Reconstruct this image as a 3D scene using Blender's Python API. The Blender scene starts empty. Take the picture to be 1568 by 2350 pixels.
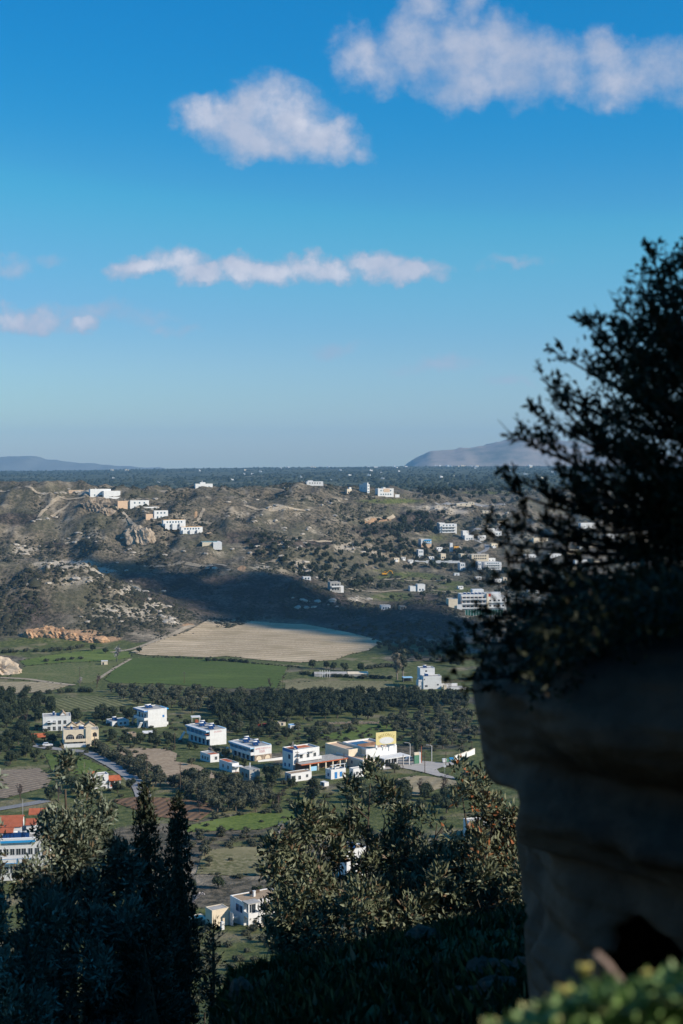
import bpy, bmesh, math, random
import numpy as np
from mathutils import Vector, Matrix
from mathutils.geometry import delaunay_2d_cdt

R = math.radians
rng = np.random.default_rng(7)
random.seed(7)
SC = bpy.context.scene
COL = SC.collection

# ------------------------------------------------------------------ camera, sky, sun, exposure
CAMZ = 80.0
TILT = R(2.0)
cd = bpy.data.cameras.new('camera'); cam = bpy.data.objects.new('camera', cd); COL.objects.link(cam)
cam.location = (0, 0, CAMZ); cam.rotation_euler = (R(90) - TILT, 0, 0)
cd.sensor_fit = 'VERTICAL'; cd.sensor_height = 36; cd.lens = 50
cd.clip_start = 0.1; cd.clip_end = 40000
cd.dof.use_dof = True; cd.dof.focus_distance = 500; cd.dof.aperture_fstop = 2.4; cd.dof.aperture_blades = 0
SC.camera = cam

# measured on a 1568 x 2350 copy of the photograph: focal length and centre in those units
FP, CX, CY = 3263.7, 784.0, 1175.0
CT, ST = math.cos(TILT), math.sin(TILT)
def uv(px, py):
    a = (px - CX) / FP; b = -(py - CY) / FP
    k = CT + b * ST
    return a / k, (b * CT - ST) / k
def at(px, py, d):
    u, v = uv(px, py)
    return Vector((u * d, d, CAMZ + v * d))

SUN_AZ, SUN_EL = R(110), R(29)          # clockwise from +Y (the view direction)
SUN_DIR = Vector((math.sin(SUN_AZ) * math.cos(SUN_EL), math.cos(SUN_AZ) * math.cos(SUN_EL), math.sin(SUN_EL)))
SUN_STRENGTH = 4.7
SKY_STRENGTH = 0.105
sl = bpy.data.lights.new('sun', 'SUN'); sl.energy = SUN_STRENGTH; sl.angle = R(0.53); sl.color = (1.0, 0.90, 0.76)
so = bpy.data.objects.new('sun', sl); COL.objects.link(so)
so.rotation_euler = (-SUN_DIR).to_track_quat('-Z', 'Y').to_euler()

SC.view_settings.view_transform = 'Standard'; SC.view_settings.look = 'None'
SC.view_settings.gamma = 1; SC.view_settings.exposure = 0.25; SC.view_settings.use_curve_mapping = False
SC.render.engine = 'CYCLES'
SC.cycles.use_denoising = True
SC.cycles.max_bounces = 5; SC.cycles.diffuse_bounces = 2; SC.cycles.glossy_bounces = 2; SC.cycles.transparent_max_bounces = 8
SC.cycles.volume_bounces = 0; SC.cycles.use_adaptive_sampling = True

class NT:
    """small helper to write node trees"""
    def __init__(s, tree): s.t = tree; s.n = tree.nodes; s.l = tree.links
    def node(s, kind, **kw):
        n = s.n.new(kind)
        for k, v in kw.items(): setattr(n, k, v)
        return n
    def put(s, sock, v):
        if hasattr(v, 'is_output'): s.l.new(v, sock)
        elif v is not None: sock.default_value = v
    def math(s, op, a, b=None, c=None, clamp=False):
        n = s.node('ShaderNodeMath', operation=op, use_clamp=clamp)
        s.put(n.inputs[0], a)
        if b is not None: s.put(n.inputs[1], b)
        if c is not None: s.put(n.inputs[2], c)
        return n.outputs[0]
    def vmath(s, op, a, b=None):
        n = s.node('ShaderNodeVectorMath', operation=op); s.put(n.inputs[0], a)
        if b is not None: s.put(n.inputs[1], b)
        return n.outputs[0]
    def mix(s, f, a, b, blend='MIX'):
        n = s.node('ShaderNodeMix', data_type='RGBA', blend_type=blend); s.put(n.inputs[0], f)
        s.put(n.inputs[6], a if hasattr(a, 'is_output') or len(a) == 4 else (*a, 1)); s.put(n.inputs[7], b if hasattr(b, 'is_output') or len(b) == 4 else (*b, 1))
        return n.outputs[2]
    def noise(s, vec, scale, detail=4, rough=0.55, dist=0.0):
        n = s.node('ShaderNodeTexNoise'); s.put(n.inputs['Vector'], vec); n.inputs['Scale'].default_value = scale
        n.inputs['Detail'].default_value = detail; n.inputs['Roughness'].default_value = rough; n.inputs['Distortion'].default_value = dist
        return n.outputs[0]
    def ramp(s, f, lo, hi, a=0.0, b=1.0, smooth=True):
        n = s.node('ShaderNodeMapRange', interpolation_type='SMOOTHSTEP' if smooth else 'LINEAR'); s.put(n.inputs[0], f)
        n.inputs[1].default_value = lo; n.inputs[2].default_value = hi; n.inputs[3].default_value = a; n.inputs[4].default_value = b
        return n.outputs[0]

world = bpy.data.worlds.new('World'); SC.world = world; world.use_nodes = True
W = NT(world.node_tree); W.n.clear()
wout = W.node('ShaderNodeOutputWorld')
sky = W.node('ShaderNodeTexSky', sky_type='NISHITA', sun_disc=False, sun_elevation=SUN_EL, sun_rotation=SUN_AZ,
             altitude=0, air_density=1.0, dust_density=0.3, ozone_density=3.0)
hsv = W.node('ShaderNodeHueSaturation'); hsv.inputs['Saturation'].default_value = 1.3; W.l.new(sky.outputs[0], hsv.inputs['Color'])
tint = W.mix(1.0, hsv.outputs[0], (0.66, 1.02, 1.10), 'MULTIPLY')
KD = 0.125                                        # sky colour x KD = what it measures in the picture
sc_ = W.vmath('MULTIPLY', tint, (KD, KD, KD)); cur = W.node('ShaderNodeRGBCurve'); W.l.new(sc_, cur.inputs['Color'])
cm = cur.mapping; cm.use_clip = False; cm.extend = 'EXTRAPOLATED'
for ci, pts in enumerate([[(0, 0), (.062, .012), (.10, .06), (.135, .112), (.23, .215), (.31, .31), (1, 1)], [(0, 0), (.20, .20), (.27, .25), (.37, .35), (.41, .415), (.52, .468), (.62, .505), (1, .85)], [(0, 0), (.59, .64), (.71, .72), (.75, .68), (.60, .655)]]):
    if ci == 2: pts = [(0, 0), (.55, .575), (.60, .61), (.71, .675), (1, .86)]
    c_ = cm.curves[ci]
    while len(c_.points) < len(pts): c_.points.new(.5, .5)
    for q_, (x_, y_) in zip(c_.points, pts): q_.location = (x_, y_); q_.handle_type = 'AUTO_CLAMPED'
cm.update()
tint = W.vmath('MULTIPLY', cur.outputs[0], (1 / KD, 1 / KD, 1 / KD))
bg = W.node('ShaderNodeBackground'); bg.inputs[1].default_value = SKY_STRENGTH; W.l.new(tint, bg.inputs[0])
tc = W.node('ShaderNodeTexCoord'); sep = W.node('ShaderNodeSeparateXYZ'); W.l.new(tc.outputs['Generated'], sep.inputs[0])
front = W.math('GREATER_THAN', sep.outputs[1], 0.05)
ysafe = W.math('MAXIMUM', sep.outputs[1], 0.05)
cu = W.math('DIVIDE', sep.outputs[0], ysafe); cv = W.math('DIVIDE', sep.outputs[2], ysafe)
comb = W.node('ShaderNodeCombineXYZ'); W.put(comb.inputs[0], cu); W.put(comb.inputs[1], cv)
def wnoise(sc, det, ofs, rough=0.55):
    p = W.vmath('ADD', comb.outputs[0], (ofs, ofs * 0.7, 0)); return W.noise(p, sc, det, rough)
wx = W.math('MULTIPLY_ADD', wnoise(30, 6, 3.1, 0.62), 0.040, -0.020); wy = W.math('MULTIPLY_ADD', wnoise(30, 6, 9.7, 0.62), 0.034, -0.017)
cu2 = W.math('ADD', cu, wx); cv2 = W.math('ADD', cv, wy)
CLOUD_LOBES = [
 # big puff, left of centre
 (480,265,62,46,1),(560,290,85,60,1),(610,240,75,62,1),(660,280,85,70,1),(600,330,85,42,1),(730,310,68,46,1),(790,335,48,36,.8),(835,350,30,22,.6),(480,240,28,22,.7),
 # long grey bank at the upper right
 (815,125,52,60,.75),(870,160,70,45,.65),(985,15,50,36,.7),(1080,15,40,40,.7),(960,105,95,65,.85),(1070,125,110,85,.9),(1130,90,75,60,.8),(1040,215,50,42,.75),
 (1180,150,110,80,.85),(1290,160,95,60,.85),(1390,130,55,52,.75),(1420,180,100,55,.8),(1530,160,80,62,.7),(1640,170,100,70,.7),(1100,190,120,42,.8),
 # low flat bank across the middle
 (395,600,64,34,1.15),(330,612,56,24,1.15),(300,628,46,14,.7),(455,625,72,24,1.15),(560,622,76,30,1.15),(610,620,66,29,1.15),(700,615,52,30,1.15),(760,625,66,26,1.15),(870,610,60,30,1.15),(940,622,66,27,1.15),(1000,618,18,9,.5),
 # left edge
 (25,728,58,26,1),(95,730,54,28,1),(185,742,36,18,.9),(35,612,34,20,.45),(120,598,30,14,.3),(230,715,70,18,.42),(310,728,60,14,.35),
 # faint wisps
 (770,803,55,14,.36),(1010,838,75,14,.34),(1190,597,60,9,.28),(1180,875,45,10,.22),(390,755,50,7,.2)]
dens = None
for (px, py, rx, ry, am) in CLOUD_LOBES:
    u, v = uv(px, py)
    ax = W.math('DIVIDE', W.math('SUBTRACT', cu2, u), rx * 1.25 / FP); ay = W.math('DIVIDE', W.math('SUBTRACT', cv2, v), ry * 1.25 / FP)
    q = W.math('MULTIPLY_ADD', ax, ax, W.math('MULTIPLY', ay, ay))
    g = W.math('MULTIPLY', W.math('SUBTRACT', 1.0, q), am)
    dens = g if dens is None else W.math('SMOOTH_MAX', dens, g, 0.25)
nf = wnoise(42, 7, 1.3, 0.6)
dn = W.math('ADD', dens, W.math('MULTIPLY_ADD', nf, 1.7, -0.86))
alpha = W.math('MULTIPLY', W.ramp(dn, -0.34, 1.15, 0, 0.95), front)
core = W.ramp(dn, 0.25, 1.25)
puff = W.ramp(wnoise(22, 5, 5.5), 0.35, 0.68)
lit = W.math('MULTIPLY', W.math('MULTIPLY_ADD', core, 0.75, 0.15), W.math('MULTIPLY_ADD', puff, 0.75, 0.35), clamp=True)
grey = W.math('MULTIPLY', W.ramp(cu, -0.01, 0.05), W.ramp(cv, 0.232, 0.262))          # the upper right bank is the thicker, greyer one
lit = W.math('MULTIPLY', lit, W.math('MULTIPLY_ADD', grey, -0.62, 1.0))
ccol = W.mix(lit, (0.32, 0.39, 0.54), (0.65, 0.66, 0.74))
bgc = W.node('ShaderNodeBackground'); W.put(bgc.inputs[0], ccol); bgc.inputs[1].default_value = 0.95
mixs = W.node('ShaderNodeMixShader'); W.put(mixs.inputs[0], alpha); W.l.new(bg.outputs[0], mixs.inputs[1]); W.l.new(bgc.outputs[0], mixs.inputs[2])
W.l.new(mixs.outputs[0], wout.inputs[0])
world.cycles.sampling_method = 'MANUAL'; world.cycles.sample_map_resolution = 256

# ------------------------------------------------------------------ helpers
def tag(o, label=None, cat=None, group=None, kind=None):
    if label: o['label'] = label
    if cat: o['category'] = cat
    if group: o['group'] = group
    if kind: o['kind'] = kind
    return o
def link(name, me, parent=None, loc=None, rz=0.0):
    o = bpy.data.objects.new(name, me); COL.objects.link(o)
    if parent is not None: o.parent = parent
    if loc is not None: o.location = loc
    if rz: o.rotation_euler = (0, 0, rz)
    return o
def empty(name, loc, rz=0.0):
    return link(name, None, None, loc, rz)
def np_mesh(name, V, Fc, mat=None, smooth=False, attrs=None):
    """V: (n,3); Fc: (m,3|4) int array"""
    me = bpy.data.meshes.new(name)
    V = np.asarray(V, np.float32); Fc = np.asarray(Fc, np.int32)
    k = Fc.shape[1]
    me.vertices.add(len(V)); me.vertices.foreach_set('co', V.ravel())
    me.loops.add(Fc.size); me.loops.foreach_set('vertex_index', Fc.ravel())
    me.polygons.add(len(Fc)); me.polygons.foreach_set('loop_start', np.arange(0, Fc.size, k, dtype=np.int32))
    me.polygons.foreach_set('loop_total', np.full(len(Fc), k, np.int32))
    if smooth: me.polygons.foreach_set('use_smooth', np.ones(len(Fc), bool))
    if attrs:
        for an, av in attrs.items():
            a = me.attributes.new(an, 'FLOAT_COLOR', 'POINT'); a.data.foreach_set('color', np.asarray(av, np.float32).ravel())
    me.update(calc_edges=True)
    if mat: me.materials.append(mat)
    return me
def copy_tree(o, parent=None):
    c = o.copy(); COL.objects.link(c)
    if parent is not None: c.parent = parent
    for ch in o.children: copy_tree(ch, c)
    return c

class MB:
    """collects boxes, prisms and tubes into one mesh"""
    def __init__(s): s.v = []; s.f = []
    def add(s, vs, fs):
        b = len(s.v); s.v += [tuple(p) for p in vs]; s.f += [tuple(i + b for i in f) for f in fs]; return s
    def box(s, x0, x1, y0, y1, z0, z1):
        vs = [(x0,y0,z0),(x1,y0,z0),(x1,y1,z0),(x0,y1,z0),(x0,y0,z1),(x1,y0,z1),(x1,y1,z1),(x0,y1,z1)]
        return s.add(vs, [(0,3,2,1),(4,5,6,7),(0,1,5,4),(1,2,6,5),(2,3,7,6),(3,0,4,7)])
    def prism(s, pts, axis, a, b):
        """polygon pts in the plane across axis ('x','y','z'), pushed from a to b"""
        n = len(pts)
        def P(p, t): return {'x': (t, p[0], p[1]), 'y': (p[0], t, p[1]), 'z': (p[0], p[1], t)}[axis]
        vs = [P(p, a) for p in pts] + [P(p, b) for p in pts]
        fs = [tuple(range(n))[::-1], tuple(range(n, 2*n))] + [(i, (i+1) % n, n + (i+1) % n, n + i) for i in range(n)]
        return s.add(vs, fs)
    def tube(s, pts, radii, n=6, cap=True):
        pts = [Vector(p) for p in pts]; rings = []
        if not hasattr(radii, '__len__'): radii = [radii] * len(pts)
        vs = []
        for i, p in enumerate(pts):
            t = (pts[min(i+1, len(pts)-1)] - pts[max(i-1, 0)])
            t = t.normalized() if t.length > 1e-9 else Vector((0, 0, 1))
            a = t.orthogonal().normalized(); b = t.cross(a)
            # keep a stable frame
            ref = Vector((1, 0, 0)) if abs(t.x) < 0.9 else Vector((0, 1, 0))
            a = (ref - t * ref.dot(t)).normalized(); b = t.cross(a)
            for k in range(n):
                an = 2 * math.pi * k / n; vs.append(p + (a * math.cos(an) + b * math.sin(an)) * radii[i])
        fs = []
        for i in range(len(pts) - 1):
            for k in range(n):
                fs.append((i*n + k, i*n + (k+1) % n, (i+1)*n + (k+1) % n, (i+1)*n + k))
        if cap: fs += [tuple(range(n))[::-1], tuple(range((len(pts)-1)*n, len(pts)*n))]
        return s.add(vs, fs)
    def mesh(s, name, mat=None, smooth=False):
        me = bpy.data.meshes.new(name); me.from_pydata(s.v, [], s.f)
        if mat: me.materials.append(mat)
        bm = bmesh.new(); bm.from_mesh(me); bmesh.ops.recalc_face_normals(bm, faces=bm.faces); bm.to_mesh(me); bm.free()
        if smooth: me.polygons.foreach_set('use_smooth', np.ones(len(me.polygons), bool))
        me.update(); return me
    def build(s, name, mat=None, parent=None, smooth=False, loc=None, rz=0.0):
        return link(name, s.mesh(name, mat, smooth), parent, loc, rz)

# ---- noise (numpy)
def _hash(ix, iy, seed):
    h = (ix.astype(np.int64) * 374761393 + iy.astype(np.int64) * 668265263 + seed * 974634777) & 0xFFFFFFFF
    h = ((h ^ (h >> 13)) * 1274126177) & 0xFFFFFFFF
    return ((h ^ (h >> 16)) & 0xFFFF) / 65535.0
def vnoise(x, y, seed=0):
    x = np.asarray(x, float); y = np.asarray(y, float)
    ix = np.floor(x); iy = np.floor(y); fx = x - ix; fy = y - iy
    fx = fx*fx*fx*(fx*(fx*6-15)+10); fy = fy*fy*fy*(fy*(fy*6-15)+10)
    a = _hash(ix, iy, seed); b = _hash(ix+1, iy, seed); c = _hash(ix, iy+1, seed); d = _hash(ix+1, iy+1, seed)
    return (a*(1-fx)+b*fx)*(1-fy) + (c*(1-fx)+d*fx)*fy
def fbm(x, y, seed=0, oct=4, gain=0.5):
    s = 0; a = 1; t = 0
    for k in range(oct):
        s = s + a * vnoise(x * 2**k + 17.3*k, y * 2**k - 9.1*k, seed + k); t += a; a *= gain
    return s / t
def ridged(x, y, seed=0, oct=3):
    s = 0; a = 1; t = 0
    for k in range(oct):
        s = s + a * (1 - np.abs(2 * vnoise(x * 2**k, y * 2**k, seed + k) - 1)); t += a; a *= 0.5
    return s / t
def sstep(x, a, b):
    t = np.clip((x - a) / (b - a), 0, 1); return t * t * (3 - 2 * t)

# ------------------------------------------------------------------ terrain
KS = 1.5      # the land beyond the castle hill, scaled about the lens height
TPX = np.array([-500, 0, 150, 300, 430, 600, 740, 870, 1000, 1150, 1568, 2100], float)
TU = (TPX - CX) / FP
TROWS = [
 (60,  [46,48,49,50,52,54,55,57,58,60,66,70]),
 (100, [24,26,28,30,33,36,38,40,42,46,52,56]),
 (150, [17,18,19,20,21,22,23,24,26,28,34,38]),
 (180, [13,13.5,14,14.3,14.5,15,16,17,18,20,26,30]),
 (218, [9,9,9.3,9.5,9.7,9.7,10,10.5,12,14,18,22]),
 (260, [8,8,8,8,8,8,8.3,8.6,9,10,13,16]),
 (330, [6.6,6.6,6.6,6.6,6.6,6.6,6.6,6.6,6.8,7,9,11]),
 (430, [1.6]*10+[2,3]),
 (520, [-3.2]*12),
 (600, [-3.4]*12),
 (648, [-3]*12),
 (668, [0,3,4,1,-3,-3,-3,-3,-3,-3,-3,-3]),
 (692, [10,15,17,7,-2,-3,-3,-3,-3,-3,-3,-3]),
 (720, [24,28.5,29.5,16,0,-3,-3,-2,6,-2.5,-3,-3]),
 (745, [20,25,25,14,3,-3,-3,-1,9.5,-1.5,-3,-3]),
 (770, [14,17,16,10,6,4,3,2,4,-2,-3,-3]),
 (800, [12,14,13,14,15,17,11.6,-2,-2,-3,-3,-2]),
 (825, [16,15,14,13,13.5,13.5,9,-1,-2,-2.5,-3,-2]),
 (860, [24,22,20,18,18,17,11,3,1,-1,-2,0]),
 (900, [34,32,30,29,29,26,20,7,3,1,0,2]),
 (950, [50,50,49,47,44,38,30,13,6,4,3,5]),
 (1000,[62,65.6,64.4,57,54,50,44,24,11,9,8,10]),
 (1060,[56,62,62,58,59,60,57,38,20,16,14,14]),
 (1120,[45,52,54,54,56,60,64,48,32,26,22,22]),
 (1180,[40,45,46,48,50,52,60,54,42,36,30,30]),
 (1250,[38,40,42,44,46,46,52,54,49,44,40,38]),
 (1350,[36,38,38,40,42,42,46,48,50,50,46,44]),
 (1500,[34,36,36,38,40,40,42,44,48,50,48,46]),
 (2000,[36,36,37,38,40,42,44,46,48,50,50,50]),
 (3000,[42,42,43,45,46,48,50,51,52,53,53,53]),
 (4500,[46,46,48,50,52,54,56,58,59,60,60,60]),
 (6000,[40,43,46,50,54,58,60,62,63,64,64,64]),
 (6500,[20,20,22,25,25,28,30,30,30,30,30,30]),
 (9900,[0]*12)]
TD = np.array([r[0] for r in TROWS], float); TZ = np.array([r[1] for r in TROWS], float)
# dense, smoothed base grid (log distance x tangent)
GD = np.exp(np.linspace(math.log(60), math.log(9900), 700)); GU = np.linspace(-0.45, 0.45, 300)
_rows = np.array([np.interp(GU, TU, z) for z in TZ])
BASE = np.empty((len(GD), len(GU)))
for j in range(len(GU)): BASE[:, j] = np.interp(GD, TD, _rows[:, j])
for _ in range(3):
    P = np.pad(BASE, 1, mode='edge'); BASE = (P[:-2,1:-1] + 2*P[1:-1,1:-1] + P[2:,1:-1]) / 4
for _ in range(26):
    P = np.pad(BASE, 1, mode='edge'); BASE = (P[1:-1,:-2] + 2*P[1:-1,1:-1] + P[1:-1,2:]) / 4
LGD0, LGDS = math.log(60), (math.log(9900) - math.log(60)) / 699
def base_h(x, y):
    d = np.clip(y, 60.01, 9899.0); u = np.clip(x / np.maximum(y, 1e-3), -0.4499, 0.4499)
    fi = (np.log(d) - LGD0) / LGDS; fj = (u + 0.45) / 0.9 * 299
    i = np.clip(fi.astype(int), 0, 698); j = np.clip(fj.astype(int), 0, 298); a = fi - i; b = fj - j
    return (BASE[i,j]*(1-b)+BASE[i,j+1]*b)*(1-a) + (BASE[i+1,j]*(1-b)+BASE[i+1,j+1]*b)*a
NY = np.array([-60,-3,0,2.2,3.2,6,12,18,25,30,40,60]); NZ = np.array([80,78.5,78.35,78.25,77.9,76.9,74.8,73.0,71.2,69.5,65.0,54])
def near_h(x, y):
    z = np.interp(y, NY, NZ)
    z = z + np.where(x > 0, 0.20 * np.minimum(x, 9), 0.26 * x) * sstep(y, 1, 8)
    edge = -0.074 * np.maximum(y, 0) - 0.15                       # the spur falls away on the left
    drop = np.maximum(0, edge - x) * sstep(y, 1.5, 8)
    z = z - np.minimum(drop * 2.3, 1.6 + 0.15*np.maximum(y, 0)) - drop * 0.15
    z = z + np.clip(x - (6.0 + 0.30 * np.maximum(y, 0)), 0, 30) * 0.55 * (1 - sstep(y, 12, 30))   # castle hill climbing on the right
    z = z + (fbm(x*0.55, y*0.55, 5, 4) - 0.5) * 0.5 * sstep(y, 3, 9) + (fbm(x*2.1, y*2.1, 15, 3) - 0.5) * 0.14
    return z
def hillmask(x, y, b):
    return np.clip(sstep(b, -1.5, 9) * sstep(y, 640, 690) * (1 - sstep(y, 1350, 1900)), 0, 1)
def map_h(x, y):
    b = base_h(x, y)
    hm = hillmask(x, y, b)
    n = (ridged(x/62, y/80, 3, 4) - 0.62) * 16.0 + (ridged(x/24, y/30, 13, 3) - 0.62) * 7.5 + (fbm(x/14, y/14, 9, 4) - 0.5) * 3.0 + (ridged(x/9, y/9, 29, 2) - 0.62) * 1.1
    z = b + hm * n * (0.45 + 0.55 * sstep(b, 4, 25))
    return z + (fbm(x/30, y/30, 21, 3) - 0.5) * 0.6 * sstep(y, 90, 130) * (1 - sstep(y, 640, 660)) + (fbm(x/160, y/160, 33, 3) - 0.5) * 5 * sstep(y, 1500, 2400)
def terrain_h(x, y):
    x = np.asarray(x, float); y = np.asarray(y, float)
    z = CAMZ - KS * (CAMZ - map_h(x / KS, y / KS))
    w = sstep(y, 44, 92)
    return np.where(w >= 1, z, near_h(x, y) * (1 - w) + z * w)

# fan grid
rows = [46.0]
while rows[-1] < 14700:
    d = rows[-1]; rows.append(d * (1.0048 if 960 < d < 2000 else 1.0105))
rows = np.array(rows)
cols = np.concatenate([np.linspace(-0.62, -0.27, 26)[:-1], np.linspace(-0.27, 0.27, 400), np.linspace(0.27, 0.62, 26)[1:]])
TXX = rows[:, None] * cols[None, :]; TYY = np.repeat(rows[:, None], len(cols), 1)
TH = terrain_h(TXX, TYY)
def ground(x, y):
    """height of the ground: the fan's own facets beyond 46 m"""
    if y < 46.5: return float(near_h(np.array(x), np.array(y)))
    u = x / y; i = int(np.clip(np.searchsorted(rows, y) - 1, 0, len(rows) - 2)); j = int(np.clip(np.searchsorted(cols, u) - 1, 0, len(cols) - 2))
    a = (y - rows[i]) / (rows[i+1] - rows[i]); b = (u - cols[j]) / (cols[j+1] - cols[j])
    return float((TH[i,j]*(1-b)+TH[i,j+1]*b)*(1-a) + (TH[i+1,j]*(1-b)+TH[i+1,j+1]*b)*a)
def ground_v(x, y):
    x = np.asarray(x, float); y = np.asarray(y, float); u = x / y
    i = np.clip(np.searchsorted(rows, y) - 1, 0, len(rows) - 2); j = np.clip(np.searchsorted(cols, u) - 1, 0, len(cols) - 2)
    a = (y - rows[i]) / (rows[i+1] - rows[i]); b = (u - cols[j]) / (cols[j+1] - cols[j])
    return (TH[i,j]*(1-b)+TH[i,j+1]*b)*(1-a) + (TH[i+1,j]*(1-b)+TH[i+1,j+1]*b)*a
def gp(px, py, dmin=100.0):
    """where the line of sight through (px, py) of the photograph first meets the ground beyond dmin"""
    u, v = uv(px, py)
    j = np.searchsorted(cols, u) - 1; b = (u - cols[j]) / (cols[j+1] - cols[j])
    prof = TH[:, j] * (1-b) + TH[:, j+1] * b
    diff = prof - (CAMZ + v * rows)
    k = np.where((diff >= 0) & (rows > dmin))[0]
    if len(k) == 0: return Vector((u*1000, 1000, 0))
    k = k[0]
    if k == 0: d = rows[0]
    else:
        f = -diff[k-1] / (diff[k] - diff[k-1] + 1e-12); d = rows[k-1] + np.clip(f, 0, 1) * (rows[k] - rows[k-1])
    return Vector((u * d, d, ground(u * d, d)))

def blobs(lst):
    """soft spots on the ground given by centre, half width and half height in the photograph"""
    out = np.zeros(TH.shape)
    PX = CX + TXX / TYY * FP * 1.0; PY = 1061 + (CAMZ - TH) / TYY * FP
    for (px, py, rx, ry, am) in lst:
        q = ((PX - px) / rx) ** 2 + ((PY - py) / ry) ** 2
        out = np.maximum(out, am * np.exp(-q * 1.2) * (q < 5))
    return out
PALE = [(150,1295,90,13,1),(60,1262,60,14,.75),(230,1310,60,14,.7),(300,1355,60,20,.75),(350,1390,45,16,.8),(400,1430,30,10,.7),(255,1400,90,34,.52),(320,1410,70,26,.56),(380,1420,50,16,.6),(190,1330,60,16,.6),(160,1240,80,12,.4),(480,1270,80,14,.4),(560,1260,60,14,.35),(300,1270,60,10,.4),(560,1180,60,16,.4),(760,1150,50,10,.4),(110,1340,50,12,.4),
 (640,1165,26,10,.8),(560,1150,40,10,.45),(700,1180,60,12,.45),(620,1200,60,14,.4),(690,1240,60,16,.4),(720,1215,40,12,.5),(800,1255,45,14,.75),(850,1265,24,8,.7),(640,1260,60,16,.3),
 (990,1165,60,9,.9),(1050,1175,45,9,.9),(1030,1170,40,14,.7),(1120,1160,50,6,.7),(1150,1180,40,6,.6),(600,1300,34,10,.5),(500,1305,50,10,.35),(690,1300,18,16,.8),(710,1310,14,8,.6),(735,1325,14,6,.7),(705,1378,30,7,.75),(760,1382,30,10,.6),(700,1395,30,5,.5),(820,1375,40,12,.55),
 (200,1130,70,9,.75),(150,1130,60,6,.6),(300,1150,60,10,.5),(330,1170,50,9,.6),(360,1195,50,10,.4),(100,1190,40,12,.35),(230,1235,70,16,.35),(430,1285,60,14,.35),(400,1215,50,10,.3),(80,1140,60,6,.5),(1080,1415,60,7,.45),(960,1400,40,10,.25)]
EARTH = [(110,1452,55,13,1),(180,1455,70,12,.95),(250,1468,40,9,.8),(330,1460,60,8,.35),(430,1435,30,8,.6),(555,1305,14,9,.9),(508,1312,14,8,.7),(870,1192,40,6,.95),(845,1200,20,5,.7),(220,1225,20,8,.3),(120,1390,30,16,.45),(180,1400,30,20,.4),(1060,1400,60,12,.25),(450,1180,8,20,.6),(240,1215,30,10,.3),(900,1340,60,8,.3)]
GRASS = [(900,1150,110,8,.8),(870,1130,60,6,.5),(500,1235,60,12,.35),(940,1325,90,14,1),(900,1370,60,14,.9),(1040,1355,90,12,.8),(1000,1235,60,20,.5),(1040,1340,60,10,.7),(950,1240,40,10,.4),(430,1225,40,14,.4),(880,1310,60,8,.6),(1120,1130,90,5,.8),(830,1390,40,8,.6)]
DARKS = [(400,1360,160,40,1),(560,1370,160,44,1),(700,1385,120,36,1),(640,1335,90,16,.8),(820,1415,120,24,1),(980,1392,90,26,1),(1010,1430,110,22,.8),(900,1450,200,16,1),(70,1400,90,52,.45),(150,1400,50,34,.2),(60,1330,60,20,.4),(40,1190,60,14,.8),(300,1330,60,20,.5),(660,1245,160,14,.6),(560,1225,70,10,.5),(860,1215,60,14,.6),(960,1190,60,18,.8),(130,1250,80,20,.4)]  # dark scrub cover that also paints deeper shade into the cloud-shadowed hills
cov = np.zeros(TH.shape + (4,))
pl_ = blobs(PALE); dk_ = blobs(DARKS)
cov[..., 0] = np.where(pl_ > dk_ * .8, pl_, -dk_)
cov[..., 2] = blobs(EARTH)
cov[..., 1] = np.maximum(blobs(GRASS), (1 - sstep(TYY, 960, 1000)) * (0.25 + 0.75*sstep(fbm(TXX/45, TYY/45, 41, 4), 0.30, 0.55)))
cov[..., 3] = sstep(TYY, 2000, 2700)
nr, nc = TH.shape
idx = np.arange(nr * nc).reshape(nr, nc)
QF = np.stack([idx[:-1,:-1], idx[:-1,1:], idx[1:,1:], idx[1:,:-1]], -1).reshape(-1, 4)

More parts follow.
